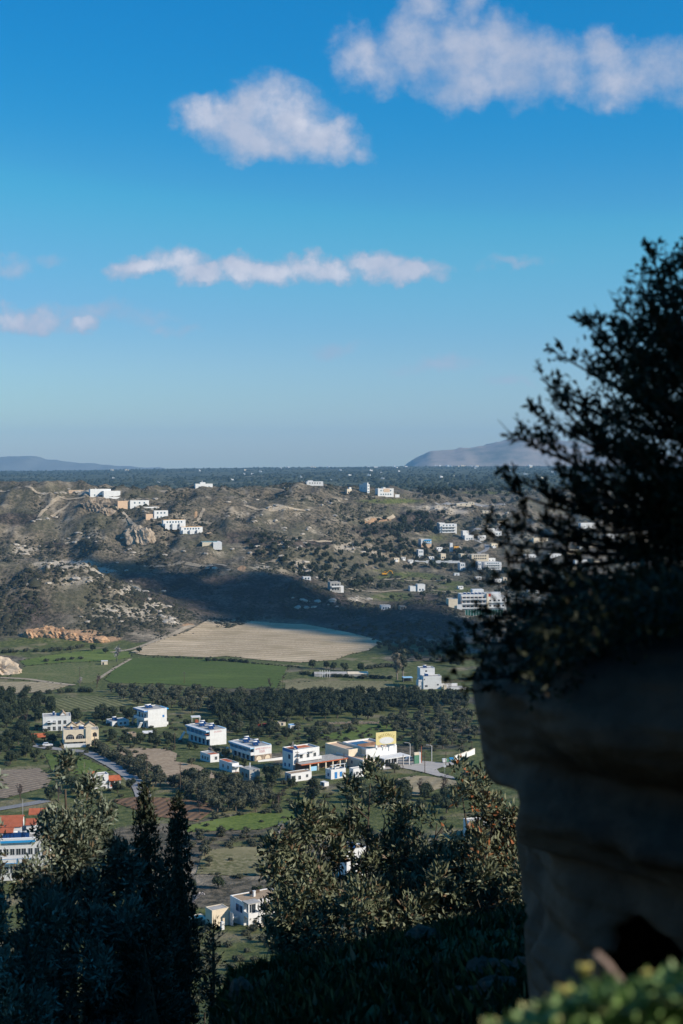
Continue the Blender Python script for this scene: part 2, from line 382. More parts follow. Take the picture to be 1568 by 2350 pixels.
# ---- ground materials
def new_mat(name):
    m = bpy.data.materials.new(name); m.use_nodes = True; t = NT(m.node_tree)
    b = m.node_tree.nodes['Principled BSDF']; b.inputs['Specular IOR Level'].default_value = 0.2
    return m, t, b
def bump(t, b, h, strength, dist):
    n = t.node('ShaderNodeBump'); n.inputs['Strength'].default_value = strength; n.inputs['Distance'].default_value = dist
    t.put(n.inputs['Height'], h); t.l.new(n.outputs[0], b.inputs['Normal'])
def mat_terrain():
    m, t, b = new_mat('hillside'); b.inputs['Roughness'].default_value = 0.95
    g = t.node('ShaderNodeNewGeometry').outputs['Position']
    a = t.node('ShaderNodeAttribute', attribute_name='cover'); sp = t.node('ShaderNodeSeparateColor'); t.l.new(a.outputs['Color'], sp.inputs[0])
    n1 = t.noise(g, 0.045, 8, 0.62); n2 = t.noise(g, 0.35, 6, 0.6); n3 = t.noise(g, 0.016, 5, 0.6); n4 = t.noise(g, 1.3, 4, 0.6)
    scrub = t.mix(t.ramp(n2, 0.36, 0.66), (0.050, 0.046, 0.030), (0.19, 0.155, 0.11))
    scrub = t.mix(t.ramp(n1, 0.50, 0.70, 0, 0.85), scrub, (0.37, 0.31, 0.23))
    scrub = t.mix(t.ramp(n3, 0.45, 0.62, 0, 0.55), scrub, (0.072, 0.074, 0.042))
    heath_shade = t.mix(t.ramp(t.math('ADD', t.math('MULTIPLY', n2, .5), t.math('MULTIPLY', n1, .5)), 0.44, 0.66), (0.022, 0.022, 0.017), (0.150, 0.112, 0.088))  # dark heath tone, with cloud shade put into the colour
    scrub = t.mix(t.ramp(t.math('ADD', t.math('MULTIPLY', sp.outputs[0], -1.0), t.math('MULTIPLY_ADD', n1, 0.9, -0.45)), 0.12, 0.40), scrub, heath_shade)
    grass = t.mix(t.ramp(n2, 0.35, 0.68), (0.056, 0.076, 0.020), (0.135, 0.142, 0.050))
    grass = t.mix(t.ramp(n1, 0.52, 0.66), grass, (0.22, 0.185, 0.105))
    c = t.mix(t.ramp(t.math('MULTIPLY_ADD', n2, 0.7, t.math('SUBTRACT', sp.outputs[1], 0.35)), 0.30, 0.62), scrub, grass)
    paleF = t.ramp(t.math('ADD', t.math('MULTIPLY', sp.outputs[0], 0.62), t.math('ADD', t.math('MULTIPLY', n1, 0.55), t.math('MULTIPLY', n2, 0.55))), 0.74, 0.98)
    pale = t.mix(t.ramp(n4, 0.3, 0.7), (0.28, 0.235, 0.175), (0.50, 0.44, 0.355))
    c = t.mix(paleF, c, pale)
    earth = t.mix(t.ramp(n4, 0.3, 0.7), (0.32, 0.18, 0.095), (0.52, 0.34, 0.20))
    c = t.mix(t.ramp(t.math('ADD', sp.outputs[2], t.math('MULTIPLY', n2, 0.6)), 0.66, 0.92), c, earth)
    far = t.mix(t.ramp(t.noise(g, 0.012, 7, 0.65), 0.42, 0.6), (0.030, 0.042, 0.028), (0.085, 0.095, 0.052))
    far = t.mix(t.ramp(t.noise(t.vmath('MULTIPLY', g, (0.35, 1, 1)), 0.006, 5, 0.6), 0.58, 0.66, 0, 0.8), far, (0.17, 0.16, 0.10))
    c = t.mix(a.outputs['Alpha'], c, far)
    t.put(b.inputs['Base Color'], c)
    bump(t, b, t.math('ADD', n2, t.math('MULTIPLY', n4, 0.4)), 0.9, 0.9)
    return m
M_TERR = mat_terrain()
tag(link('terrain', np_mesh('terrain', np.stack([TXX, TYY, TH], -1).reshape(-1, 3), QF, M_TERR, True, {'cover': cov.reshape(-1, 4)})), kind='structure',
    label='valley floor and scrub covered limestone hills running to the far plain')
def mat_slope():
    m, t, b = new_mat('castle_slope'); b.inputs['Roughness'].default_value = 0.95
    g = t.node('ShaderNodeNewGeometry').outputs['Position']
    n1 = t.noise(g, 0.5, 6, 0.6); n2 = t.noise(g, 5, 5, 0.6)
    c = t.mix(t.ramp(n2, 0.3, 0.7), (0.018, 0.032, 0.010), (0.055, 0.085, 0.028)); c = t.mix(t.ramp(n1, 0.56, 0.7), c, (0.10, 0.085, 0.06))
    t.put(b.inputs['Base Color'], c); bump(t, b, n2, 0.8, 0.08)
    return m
M_SLOPE = mat_slope()
gx = np.linspace(-70, 90, 161); gy = np.concatenate([np.linspace(-60, 0, 31), np.linspace(0, 48, 97)[1:]])
NX, NYY = np.meshgrid(gx, gy); NH = near_h(NX, NYY)
NH = np.where(NYY > 44, terrain_h(NX, np.maximum(NYY, 1.0)), NH)
ii = np.arange(NX.size).reshape(NX.shape)
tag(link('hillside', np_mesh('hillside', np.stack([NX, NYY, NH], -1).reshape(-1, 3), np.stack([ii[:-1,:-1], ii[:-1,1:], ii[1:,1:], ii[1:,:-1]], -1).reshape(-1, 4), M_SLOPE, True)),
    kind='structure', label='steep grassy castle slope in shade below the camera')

# ---- fields, roads: sheets draped over the ground
Z3 = lambda x, y: (x * 0.3954 / 1.08865, (1650 + y * 0.3954) / 1.08865)
Z4 = lambda x, y: ((400 + x * 0.5357) / 1.08865, (1650 + y * 0.5357) / 1.08865)
ZR = lambda x, y: ((900 + x * 0.19133) / 1.08865, (1800 + y * 0.19133) / 1.08865)
def sheet(name, poly, mat, off=0.12, step=6.0, kind='structure', label=None, dmin=100.0, world_pts=False):
    pts = [gp(px, py, dmin) for px, py in poly]
    FIELD_EDGES.append(list(poly))
    B = []
    for i, p in enumerate(pts):
        q = pts[(i+1) % len(pts)]; n = max(1, int((q - p).length / step))
        for k in range(n): w = p.lerp(q, k / n); B.append(Vector((w.x, w.y)))
    arr = np.array([[p.x, p.y] for p in B]); lo = arr.min(0); hi = arr.max(0)
    n0 = len(B); inner = []
    xs = np.arange(lo[0], hi[0], step); ys = np.arange(lo[1], hi[1], step)
    for iy, yy in enumerate(ys):
        for xx in xs:
            x2 = xx + (iy % 2) * step * 0.5
            if inside(arr, x2, yy) and np.min(np.hypot(arr[:,0]-x2, arr[:,1]-yy)) > step * 0.4: inner.append(Vector((x2, yy)))
    V, E, Fc, *_ = delaunay_2d_cdt(B + inner, [(i, (i+1) % n0) for i in range(n0)], [list(range(n0))], 1, 1e-4)
    vs = [(p.x, p.y, ground(p.x, p.y) + off) for p in V]
    me = bpy.data.meshes.new(name); me.from_pydata(vs, [], [tuple(f) for f in Fc])
    bm = bmesh.new(); bm.from_mesh(me)
    for f in bm.faces:
        if f.normal.z < 0: f.normal_flip()
    bm.to_mesh(me); bm.free(); me.materials.append(mat); me.polygons.foreach_set('use_smooth', np.ones(len(me.polygons), bool))
    return tag(link(name, me), label=label, kind=kind)
def inside(arr, x, y):
    x1 = arr[:,0]; y1 = arr[:,1]; x2 = np.roll(x1, -1); y2 = np.roll(y1, -1)
    c = (y1 > y) != (y2 > y)
    with np.errstate(divide='ignore', invalid='ignore'): xi = x1 + (y - y1) / (y2 - y1) * (x2 - x1)
    return bool(np.sum(c & (x < xi)) % 2)
def strip(name, poly, width, mat, off=0.22, label=None, dmin=100.0):
    pts = [gp(px, py, dmin) for px, py in poly]; P = []
    for i in range(len(pts) - 1):
        n = max(1, int((pts[i+1] - pts[i]).length / 4))
        for k in range(n): P.append(pts[i].lerp(pts[i+1], k / n))
    P.append(pts[-1])
    for _ in range(3): P = [P[0]] + [(P[i-1] + P[i]*2 + P[i+1]) / 4 for i in range(1, len(P)-1)] + [P[-1]]
    V = []; Fc = []
    for i, p in enumerate(P):
        t = (P[min(i+1, len(P)-1)] - P[max(i-1, 0)]); t.z = 0; t.normalize(); nrm = Vector((-t.y, t.x, 0))
        for s in (1, 0, -1):
            q = p + nrm * width * 0.5 * s; V.append((q.x, q.y, ground(q.x, q.y) + off))
        if i: b = 3*i; Fc += [(b-3, b-2, b+1, b), (b-2, b-1, b+2, b+1)]
    me = np_mesh(name, V, Fc, mat, True)
    bm = bmesh.new(); bm.from_mesh(me)
    for f in bm.faces:
        if f.normal.z < 0: f.normal_flip()
    bm.to_mesh(me); bm.free()
    return tag(link(name, me), label=label, kind='structure')
FIELD_EDGES = []
def mat_field(name, a, b2, c2=None, rows_dir=None, row_scale=0.8, row_amt=0.5, n_lo=0.4, n_hi=0.64):
    m, t, b = new_mat(name); b.inputs['Roughness'].default_value = 0.95
    g = t.node('ShaderNodeNewGeometry').outputs['Position']
    n1 = t.noise(g, 0.05, 6, 0.6); n2 = t.noise(g, 0.7, 6, 0.65)
    c = t.mix(t.ramp(n2, n_lo, n_hi), a, b2)
    if c2: c = t.mix(t.ramp(n1, 0.46, 0.64), c, c2)
    n0 = t.noise(t.vmath('MULTIPLY', g, (0.5, 1.4, 1)), 0.028, 5, 0.65)
    c = t.mix(t.ramp(n0, 0.52, 0.70, 0, 0.6), c, tuple(x * 1.28 for x in b2)); c = t.mix(t.ramp(n0, 0.46, 0.30, 0, 0.5), c, tuple(x * 0.72 for x in a))
    h = n2
    if rows_dir is not None:
        mp = t.node('ShaderNodeMapping'); t.l.new(g, mp.inputs[0]); mp.inputs['Rotation'].default_value = (0, 0, rows_dir)
        wv = t.node('ShaderNodeTexWave', wave_type='BANDS', bands_direction='X'); t.l.new(mp.outputs[0], wv.inputs[0])
        wv.inputs['Scale'].default_value = row_scale; wv.inputs['Distortion'].default_value = 2.0; wv.inputs['Detail'].default_value = 2; wv.inputs['Detail Scale'].default_value = 0.4
        w = t.math('MULTIPLY', wv.outputs[1], row_amt)
        c = t.mix(w, c, tuple(x * 0.5 for x in a)); h = t.math('ADD', n2, wv.outputs[1])
    t.put(b.inputs['Base Color'], c); bump(t, b, h, 0.6, 0.25)
    return m
MF = {
 'sand': mat_field('stubble', (0.42,0.315,0.19), (0.60,0.475,0.32), (0.40,0.31,0.185), R(70), 0.035, 0.38),
 'green': mat_field('young_wheat', (0.062,0.098,0.016), (0.105,0.142,0.030), (0.085,0.116,0.026), R(80), 0.05, 0.25),
 'mixed': mat_field('rough_pasture', (0.075,0.105,0.026), (0.18,0.17,0.075), (0.12,0.13,0.045)),
 'tan': mat_field('dry_field', (0.30,0.24,0.14), (0.44,0.36,0.235), (0.35,0.29,0.175), R(20), 0.06, 0.25),
 'rows': mat_field('vineyard_rows', (0.12,0.13,0.04), (0.27,0.25,0.13), None, R(-28), 0.09, 0.75),
 'plough': mat_field('ploughed_earth', (0.34,0.245,0.155), (0.52,0.40,0.27), (0.42,0.315,0.21), R(-62), 0.12, 0.4),
 'plough2': mat_field('ploughed_earth_grey', (0.23,0.175,0.125), (0.34,0.27,0.195), None, R(40), 0.11, 0.5),
 'red': mat_field('red_soil', (0.15,0.085,0.046), (0.24,0.14,0.08), (0.18,0.11,0.065), R(15), 0.12, 0.3),
 'lush': mat_field('lush_grass', (0.072,0.112,0.018), (0.145,0.180,0.04), (0.112,0.142,0.04)),
 'dry': mat_field('dry_meadow', (0.115,0.115,0.045), (0.28,0.24,0.135), (0.21,0.185,0.095)),
 'road': mat_field('asphalt_grey', (0.23,0.23,0.235), (0.31,0.30,0.29), None),
 'concrete': mat_field('concrete_yard', (0.40,0.365,0.33), (0.47,0.43,0.385), (0.36,0.335,0.31)),
 'track': mat_field('dirt_track', (0.30,0.24,0.165), (0.42,0.35,0.26), None),
}
sheet('stubble_field', [(300,1497),(340,1480),(430,1450),(480,1421),(560,1423),(700,1433),(800,1452),(846,1463),(880,1474),(862,1482),(846,1493),(800,1503),(770,1515),(690,1521),(600,1515),(520,1506),(480,1509),(400,1506),(330,1504)], MF['sand'], 0.25, 9)
sheet('wheat_field', [(240,1560),(268,1528),(300,1512),(420,1507),(560,1520),(660,1529),(652,1548),(632,1582),(500,1579),(380,1570),(260,1568)], MF['green'], 0.2, 9)
sheet('pasture', [(15,1556),(60,1530),(150,1522),(235,1520),(300,1510),(268,1527),(240,1556),(205,1568),(120,1566),(20,1560)], MF['mixed'], 0.14, 9)
sheet('grass_strip', [(45,1517),(110,1505),(200,1493),(245,1490),(300,1497),(300,1509),(235,1518),(150,1520),(60,1528)], MF['lush'], 0.16, 9)
sheet('dry_field', [(0,1565),(70,1565),(135,1568),(158,1574),(100,1589),(0,1592)], MF['tan'], 0.2, 9)
sheet('vineyard_field', [(106,1611),(120,1603),(218,1600),(312,1604),(328,1614),(290,1621),(218,1628),(156,1634),(140,1630)], MF['rows'], 0.2, 6)
sheet('meadow', [(655,1568),(760,1563),(900,1563),(908,1580),(860,1593),(760,1590),(655,1582)], MF['dry'], 0.18, 8)
sheet('ploughed_field', [Z3(*p) for p in [(720,568),(900,556),(1050,560),(1120,590),(1110,640),(1250,665),(1330,700),(1390,742),(1300,752),(1200,768),(1100,792),(1060,780),(960,700),(850,630),(760,592)]], MF['plough'], 0.16, 5)
sheet('ploughed_plot', [Z3(*p) for p in [(-60,695),(120,690),(250,682),(330,742),(300,800),(180,832),(40,872),(-60,872)]], MF['plough2'], 0.16, 5)
sheet('grass_wedge', [Z3(*p) for p in [(285,592),(440,588),(560,625),(690,690),(735,712),(500,722),(330,702)]], MF['lush'], 0.14, 5)
sheet('garden_plot', [Z3(*p) for p in [(640,716),(735,716),(860,800),(800,806),(690,760)]], MF['rows'], 0.16, 4)
sheet('red_field', [Z3(*p) for p in [(690,885),(870,862),(1100,872),(1390,910),(1330,962),(1250,1020),(1000,990),(760,912)]], MF['red'], 0.14, 4)
sheet('bright_grass', [(428,1896),(500,1880),(570,1868),(690,1852),(740,1848),(670,1885),(600,1904),(520,1906),(430,1911)], MF['lush'], 0.14, 4)
sheet('tan_field', [(880,1806),(900,1790),(950,1781),(985,1782),(1046,1792),(1050,1800),(1000,1813),(960,1826),(925,1824)], MF['tan'], 0.14, 4)
sheet('dry_meadow', [(468,1952),(560,1944),(690,1948),(710,1990),(640,2006),(560,2012),(450,2006)], MF['dry'], 0.14, 4)
sheet('yard_grass', [(690,1690),(780,1680),(850,1660),(905,1662),(900,1690),(800,1700)], MF['lush'], 0.14, 6)
strip('lane', [(60,1706),(100,1716),(140,1722),(185,1722),(225,1738),(262,1758),(298,1782),(322,1806),(330,1830)], 5.2, MF['road'])
strip('farm_track', [(0,1556),(60,1558),(130,1569),(170,1573)], 4.0, MF['track'], 0.28)
strip('field_path', [(225,1560),(262,1535),(300,1513)], 2.2, MF['track'], 0.3)
strip('hill_track', [(255,1498),(300,1492),(350,1474),(400,1456),(428,1440),(445,1436)], 4.0, MF['track'], 0.35)
for hl in ([(150,1141),(112,1160),(88,1188)], [(162,1152),(138,1172),(118,1186)], [(468,1167),(462,1184),(446,1202)], [(0,1127),(90,1134),(196,1141)], [(262,1160),(292,1186),(318,1212)], [(560,1160),(620,1176),(700,1172)], [(840,1196),(868,1190),(905,1184)], [(640,1252),(720,1240),(800,1250)], [(330,1300),(420,1290),(520,1300)], [(880,1330),(960,1334),(1040,1330)], [(800,1352),(870,1360),(960,1352),(1050,1362)]):
    strip('hill_track', hl, 3.2, MF['track'], 0.5)
strip('lower_lane', [(-30,1862),(30,1853),(75,1846),(110,1838)], 4.5, MF['road'])
strip('distant_road', [(1088,1283),(1100,1268),(1120,1260),(1110,1248),(1085,1238),(1072,1225),(1110,1216),(1150,1210)], 5, MF['road'], 0.4)
strip('ridge_road', [(1000,1156),(1080,1155),(1160,1158)], 6, MF['road'], 0.5)
sheet('restaurant_yard', [ZR(*p) for p in [(200,640),(240,520),(520,500),(900,540),(1100,560),(1230,530),(1290,560),(1200,590),(1080,610),(1000,640),(1040,690),(1220,740),(1240,770),(1000,730),(860,690),(660,645),(520,620),(300,650)]], MF['concrete'], 0.2, 4)

# ------------------------------------------------------------------ far mountains
def mat_plain(name, col, var=0.12, rough=0.8, scale=1.2, spec=0.25, dark=None, bumpd=0.0, metal=0.0):
    m, t, b = new_mat(name); b.inputs['Roughness'].default_value = rough; b.inputs['Specular IOR Level'].default_value = spec; b.inputs['Metallic'].default_value = metal
    g = t.node('ShaderNodeTexCoord').outputs['Object']
    n = t.noise(g, scale, 5, 0.6); lo = dark or tuple(c * (1 - 2*var) for c in col)
    n2 = t.noise(g, scale * 6, 3, 0.6)
    c = t.mix(t.ramp(n, 0.30, 0.62), lo, col); c = t.mix(t.ramp(n2, 0.3, 0.75, 0, 0.25), c, tuple(min(1, x * 1.12) for x in col))
    t.put(b.inputs['Base Color'], c)
    if bumpd: bump(t, b, n2, 0.6, bumpd)
    return m
M_MTN = mat_plain('bare_mountain', (0.33,0.27,0.22), 0.15, 0.95, 0.0035, 0.1, dark=(0.11,0.12,0.10))
M_FARMTN = mat_plain('far_mountain', (0.17,0.18,0.165), 0.1, 0.95, 0.003, 0.1)
def mountain(name, px0, px1, prof, d, depth, label, mat=None):
    xs = np.linspace(px0, px1, 90); tops = np.interp(xs, [p[0] for p in prof], [p[1] for p in prof])
    V = []
    N = 26
    for i in range(N):
        s = i / (N - 1); yy = d + (s - 0.35) * depth * 2
        e = math.sin(min(1, s / 0.45) * math.pi / 2) if s < 0.45 else math.cos((s - 0.45) / 0.55 * math.pi / 2)
        for k, px in enumerate(xs):
            u, v = uv(px, tops[k]); zt = CAMZ + v * d
            x = u * d
            z = -60 + (zt + 60) * e ** 0.8 + (ridged(x/420, yy/420, 5, 4) - 0.62) * 40 * e * (1 if i != 0 else 0) + (ridged(x/130, yy/130, 25, 3) - 0.62) * 26 * e
            V.append((x, yy, z))
    I = np.arange(N * 90).reshape(N, 90)
    me = np_mesh(name, V, np.stack([I[:-1,:-1], I[:-1,1:], I[1:,1:], I[1:,:-1]], -1).reshape(-1, 4), mat or M_MTN, True)
    tag(link(name, me), kind='structure', label=label)
mountain('mountain', 935, 1650, [(935,1067),(945,1058),(965,1047),(986,1037),(1048,1029),(1110,1022),(1143,1010),(1192,1003),(1300,1010),(1400,1022),(1500,1040),(1650,1066)], 11500, 1100, 'pale bare mountain rising over the far end of the plain')
mountain('mountain', -700, 420, [(-700,1040),(-300,1030),(-80,1046),(0,1050),(40,1048),(75,1049),(95,1057),(140,1060),(180,1065),(240,1069),(420,1080)], 13800, 900, 'faint blue mountain ridge far behind the plain', M_FARMTN)

# ------------------------------------------------------------------ building kit
C = {}
for nm, col, var, rg in [('white', (0.715,0.71,0.70), .07, .85), ('cream', (0.74,0.63,0.47), .07, .85), ('peach', (0.66,0.46,0.31), .07, .85), ('orange', (0.78,0.40,0.08), .06, .8),
   ('concrete', (0.40,0.385,0.36), .14, .9), ('grey', (0.30,0.29,0.27), .14, .9), ('roofgrey', (0.43,0.41,0.38), .16, .9), ('blue', (0.045,0.20,0.50), .06, .6), ('paleblue', (0.32,0.58,0.80), .05, .6),
   ('skyblue', (0.03,0.30,0.62), .05, .5), ('terracotta', (0.50,0.135,0.055), .15, .85), ('rust', (0.42,0.12,0.06), .12, .85), ('stone', (0.36,0.285,0.215), .22, .9), ('brown', (0.22,0.13,0.09), .15, .85),
   ('roofbrown', (0.40,0.29,0.19), .16, .9), ('wood', (0.11,0.075,0.05), .2, .8), ('metal', (0.45,0.46,0.47), .08, .4), ('dark', (0.02,0.022,0.026), .1, .5), ('green', (0.03,0.16,0.13), .08, .6),
   ('greenpaint', (0.10,0.24,0.15), .08, .6), ('yellow', (0.75,0.36,0.02), .06, .5), ('red', (0.50,0.06,0.03), .08, .6), ('rubber', (0.018,0.018,0.018), .1, .8), ('tarp', (0.62,0.20,0.03), .15, .7)]:
    C[nm] = mat_plain(nm + '_surface', col, var, rg, 0.8)
C['glass'] = mat_plain('window_glass', (0.03,0.04,0.05), .1, .12, 0.5, 0.6)
C['solar'] = mat_plain('solar_glass', (0.012,0.045,0.14), .1, .15, 0.5, 0.6)
C['carblack'] = mat_plain('black_car_paint', (0.012,0.012,0.014), .05, .2, 0.5, 0.6)
C['carwhite'] = mat_plain('white_car_paint', (0.72,0.72,0.72), .03, .25, 0.5, 0.5)
C['water'] = mat_plain('pool_water', (0.10,0.42,0.50), .05, .06, 0.6, 0.5)
C['net'] = mat_plain('green_net', (0.02,0.11,0.085), .12, .8, 0.6)
C['lemon'] = mat_plain('pale_yellow_board', (0.74,0.62,0.28), .05, .6, 0.4)
C['ochre'] = mat_plain('ochre_letters', (0.33,0.24,0.06), .05, .6, 0.4)
C['redtext'] = mat_plain('faded_red_letters', (0.62,0.30,0.30), .05, .7, 0.4)
WCACHE = {}
class House:
    """root at the corner between the front (local -y) and the left end (local -x)"""
    def __init__(s, name, label, cat, px, py, wf, wl, h, rot=35, group=None, sink=1.5, anchor='corner', tie=None):
        p = tie if tie is not None else gp(px, py); s.m = p.y / FP; s.rot = R(rot)
        s.L = wf * s.m / math.cos(s.rot); s.D = wl * s.m / max(0.12, math.sin(s.rot)); s.H = h * s.m; s.sink = sink
        s.root = tag(empty(name, p, s.rot), label, cat, group)
    def block(s, name, mat, x0, x1, y0, y1, z0, z1, parent=None):
        return MB().box(x0, x1, y0, y1, z0, z1).build(name, C[mat], parent or s.root)
    def body(s, mat='white', roof='roofgrey', par=0.45, x0=0, x1=None, y0=0, y1=None, z0=None, z1=None, pmat=None):
        """walls, a roof deck and a parapet"""
        x1 = s.L if x1 is None else x1; y1 = s.D if y1 is None else y1; z0 = -s.sink if z0 is None else z0; z1 = s.H if z1 is None else z1
        w = s.block('wall', mat, x0, x1, y0, y1, z0, z1 - par)
        s.block('roof', roof, x0 + .2, x1 - .2, y0 + .2, y1 - .2, z1 - par, z1 - par + 0.05)
        if par > 0.05:
            pm = MB(); T = 0.2; a, b = z1 - par, z1
            pm.box(x0 - .02, x1 + .02, y0 - .02, y0 + T, a, b).box(x0 - .02, x1 + .02, y1 - T, y1 + .02, a, b).box(x0 - .02, x0 + T, y0 + T, y1 - T, a, b).box(x1 - T, x1 + .02, y0 + T, y1 - T, a, b)
            pm.build('parapet', C[pmat or mat], s.root)
        return w
    def window(s, face, a, z, w, h, fr='white', pane='glass', kind='window', plane=None, sill=False):
        """face F: front at y=plane, a along x;  L: left end at x=plane, a along y; R: right end"""
        key = (face, round(w, 2), round(h, 2), fr, kind)
        if key not in WCACHE:
            t = 0.07; f = MB()
            if face == 'F': f.box(-w/2, w/2, -.06, .03, -t, 0).box(-w/2, w/2, -.06, .03, h, h+t).box(-w/2-t, -w/2, -.06, .03, -t, h+t).box(w/2, w/2+t, -.06, .03, -t, h+t).box(-.025, .025, -.05, .02, 0, h); p = MB().box(-w/2, w/2, -.025, .02, 0, h)
            else: f.box(-.06, .03, -w/2, w/2, -t, 0).box(-.06, .03, -w/2, w/2, h, h+t).box(-.06, .03, -w/2-t, -w/2, -t, h+t).box(-.06, .03, w/2, w/2+t, -t, h+t).box(-.05, .02, -.025, .025, 0, h); p = MB().box(-.025, .02, -w/2, w/2, 0, h)
            WCACHE[key] = (f.mesh(kind + '_frame', C[fr]), p.mesh('pane', C[pane]))
        fm, pm = WCACHE[key]
        loc = (a, plane if plane is not None else 0, z) if face == 'F' else ((plane if plane is not None else 0), a, z)
        o = link(kind, fm, s.root, loc)
        if face == 'R': o.rotation_euler = (0, 0, math.pi)
        link('pane' if pane == 'glass' else 'leaf_panel', pm, o)
        return o
    def wins(s, face, n, z, w=1.0, h=1.2, a0=None, a1=None, **kw):
        full = s.L if face == 'F' else s.D
        a0 = 0.12 * full if a0 is None else a0; a1 = 0.88 * full if a1 is None else a1
        for k in range(n): s.window(face, a0 + (a1 - a0) * ((k + .5) / n), z, w, h, **kw)
    def solar(s, x, y, z, n=2, rz=0.0):
        """roof water heater: two tilted panels with a tank behind"""
        rt = link('solar_heater', MB().box(-.05, .05, -.9, .9, 0, .06).box(n*1.05-.05, n*1.05+.05, -.9, .9, 0, .06).box(0, n*1.05, .75, .82, 0, 1.1).mesh('heater_frame', C['metal']), s.root, (x, y, z), rz)
        for k in range(n):
            link('solar_panel', MB().prism([(-.95, .15), (.72, 1.15), (.68, 1.22), (-.99, .22)], 'x', .03 + k*1.05, .98 + k*1.05).mesh('solar_panel', C['solar']), rt)
        link('tank', MB().tube([(.1, .95, 1.25), (n*1.05 - .1, .95, 1.25)], .3, 10).mesh('tank', C['white'], True), rt)
    def balcony(s, x0, x1, dep, z, mat='white', slab='white', rail=1.0, plane=0.0, face='F', thick=.18):
        m = MB()
        if face == 'F':
            s.block('balcony_slab', slab, x0, x1, plane - dep, plane - .01, z - thick, z)
            m.box(x0, x1, plane - dep, plane - dep + .12, z + .004, z + rail).box(x0, x0 + .12, plane - dep + .12, plane - .01, z + .004, z + rail).box(x1 - .12, x1, plane - dep + .12, plane - .01, z + .004, z + rail)
        else:
            s.block('balcony_slab', slab, plane - dep, plane - .01, x0, x1, z - thick, z)
            m.box(plane - dep, plane - dep + .12, x0, x1, z + .004, z + rail).box(plane - dep + .12, plane - .01, x0, x0 + .12, z + .004, z + rail).box(plane - dep + .12, plane - .01, x1 - .12, x1, z + .004, z + rail)
        m.build('balcony_wall', C[mat], s.root)
    def slab(s, mat, x0, x1, y0, y1, z, th=.25, name='canopy', fascia=None):
        o = s.block(name, mat, x0, x1, y0, y1, z, z + th)
        if fascia:
            MB().box(x0 - .05, x1 + .05, y0 - .12, y0 - .003, z - .12, z + th + .05).box(x0 - .12, x0 - .003, y0 - .003, y1, z - .12, z + th + .05).box(x1 + .003, x1 + .12, y0 - .003, y1, z - .12, z + th + .05).build('fascia', C[fascia], s.root)
        return o
    def posts(s, pts, z0, z1, r=.14, mat='white', name='column'):
        for x, y in pts: MB().box(x - r, x + r, y - r, y + r, z0, z1).build(name, C[mat], s.root)
    def steps(s, x0, y0, dx, dy, wx, wy, z0, z1, n=9, mat='white'):
        m = MB()
        for k in range(n):
            xa, ya = x0 + dx * k / n, y0 + dy * k / n; zt = z0 + (z1 - z0) * (k + 1) / n
            m.box(xa, xa + (dx / n if abs(dx) > abs(dy) else wx), ya, ya + (dy / n if abs(dy) >= abs(dx) else wy), zt - .35, zt) if True else None
        m.build('stairs', C[mat], s.root)
    def gable(s, mat, x0, x1, y0, y1, z, rise, axis='x', over=.25, wallmat=None):
        """pitched tile roof; ridge along axis"""
        if axis == 'x':
            ym = (y0 + y1) / 2; pr = [(y0 - over, z - .08), (ym, z + rise), (y1 + over, z - .08), (y1 + over, z + .1), (ym, z + rise + .2), (y0 - over, z + .1)]
            o = MB().prism(pr, 'x', x0 - over, x1 + over).build('roof', C[mat], s.root)
            if wallmat: MB().prism([(y0, z - .12), (ym, z + rise - .1), (y1, z - .12)], 'x', x0, x1).build('gable_wall', C[wallmat], s.root)
        else:
            xm = (x0 + x1) / 2; pr = [(x0 - over, z - .08), (xm, z + rise), (x1 + over, z - .08), (x1 + over, z + .1), (xm, z + rise + .2), (x0 - over, z + .1)]
            o = MB().prism(pr, 'y', y0 - over, y1 + over).build('roof', C[mat], s.root)
            if wallmat: MB().prism([(x0, z - .12), (xm, z + rise - .1), (x1, z - .12)], 'y', y0, y1).build('gable_wall', C[wallmat], s.root)
        return o
    def chimney(s, x, y, z, h=.9, mat='white', w=.25):
        MB().box(x - w, x + w, y - w, y + w, z - .3, z + h).box(x - w - .08, x + w + .08, y - w - .08, y + w + .08, z + h + .004, z + h + .12).build('chimney', C[mat], s.root)
def arch_pts(w, h, n=8):
    """flat-bottomed arch outline, width w, total height h"""
    r = w / 2; hs = max(0, h - r)
    return [(-r, 0), (r, 0)] + [(r * math.cos(a), hs + min(r, h) * math.sin(a)) for a in [math.pi * k / n for k in range(n + 1)]]
def text_obj(name, body, size, mat, parent, loc, rot=(math.pi/2, 0, 0), ext=0.015):
    cu = bpy.data.curves.new(name, 'FONT'); cu.body = body; cu.size = size; cu.extrude = ext; cu.align_x = 'CENTER'; cu.align_y = 'CENTER'
    tmp = bpy.data.objects.new(name + '_curve', cu); COL.objects.link(tmp)
    dg = bpy.context.evaluated_depsgraph_get(); me = bpy.data.meshes.new_from_object(tmp.evaluated_get(dg)); bpy.data.objects.remove(tmp)
    me.materials.clear(); me.materials.append(mat)
    o = link(name, me, parent, loc); o.rotation_euler = rot; return o

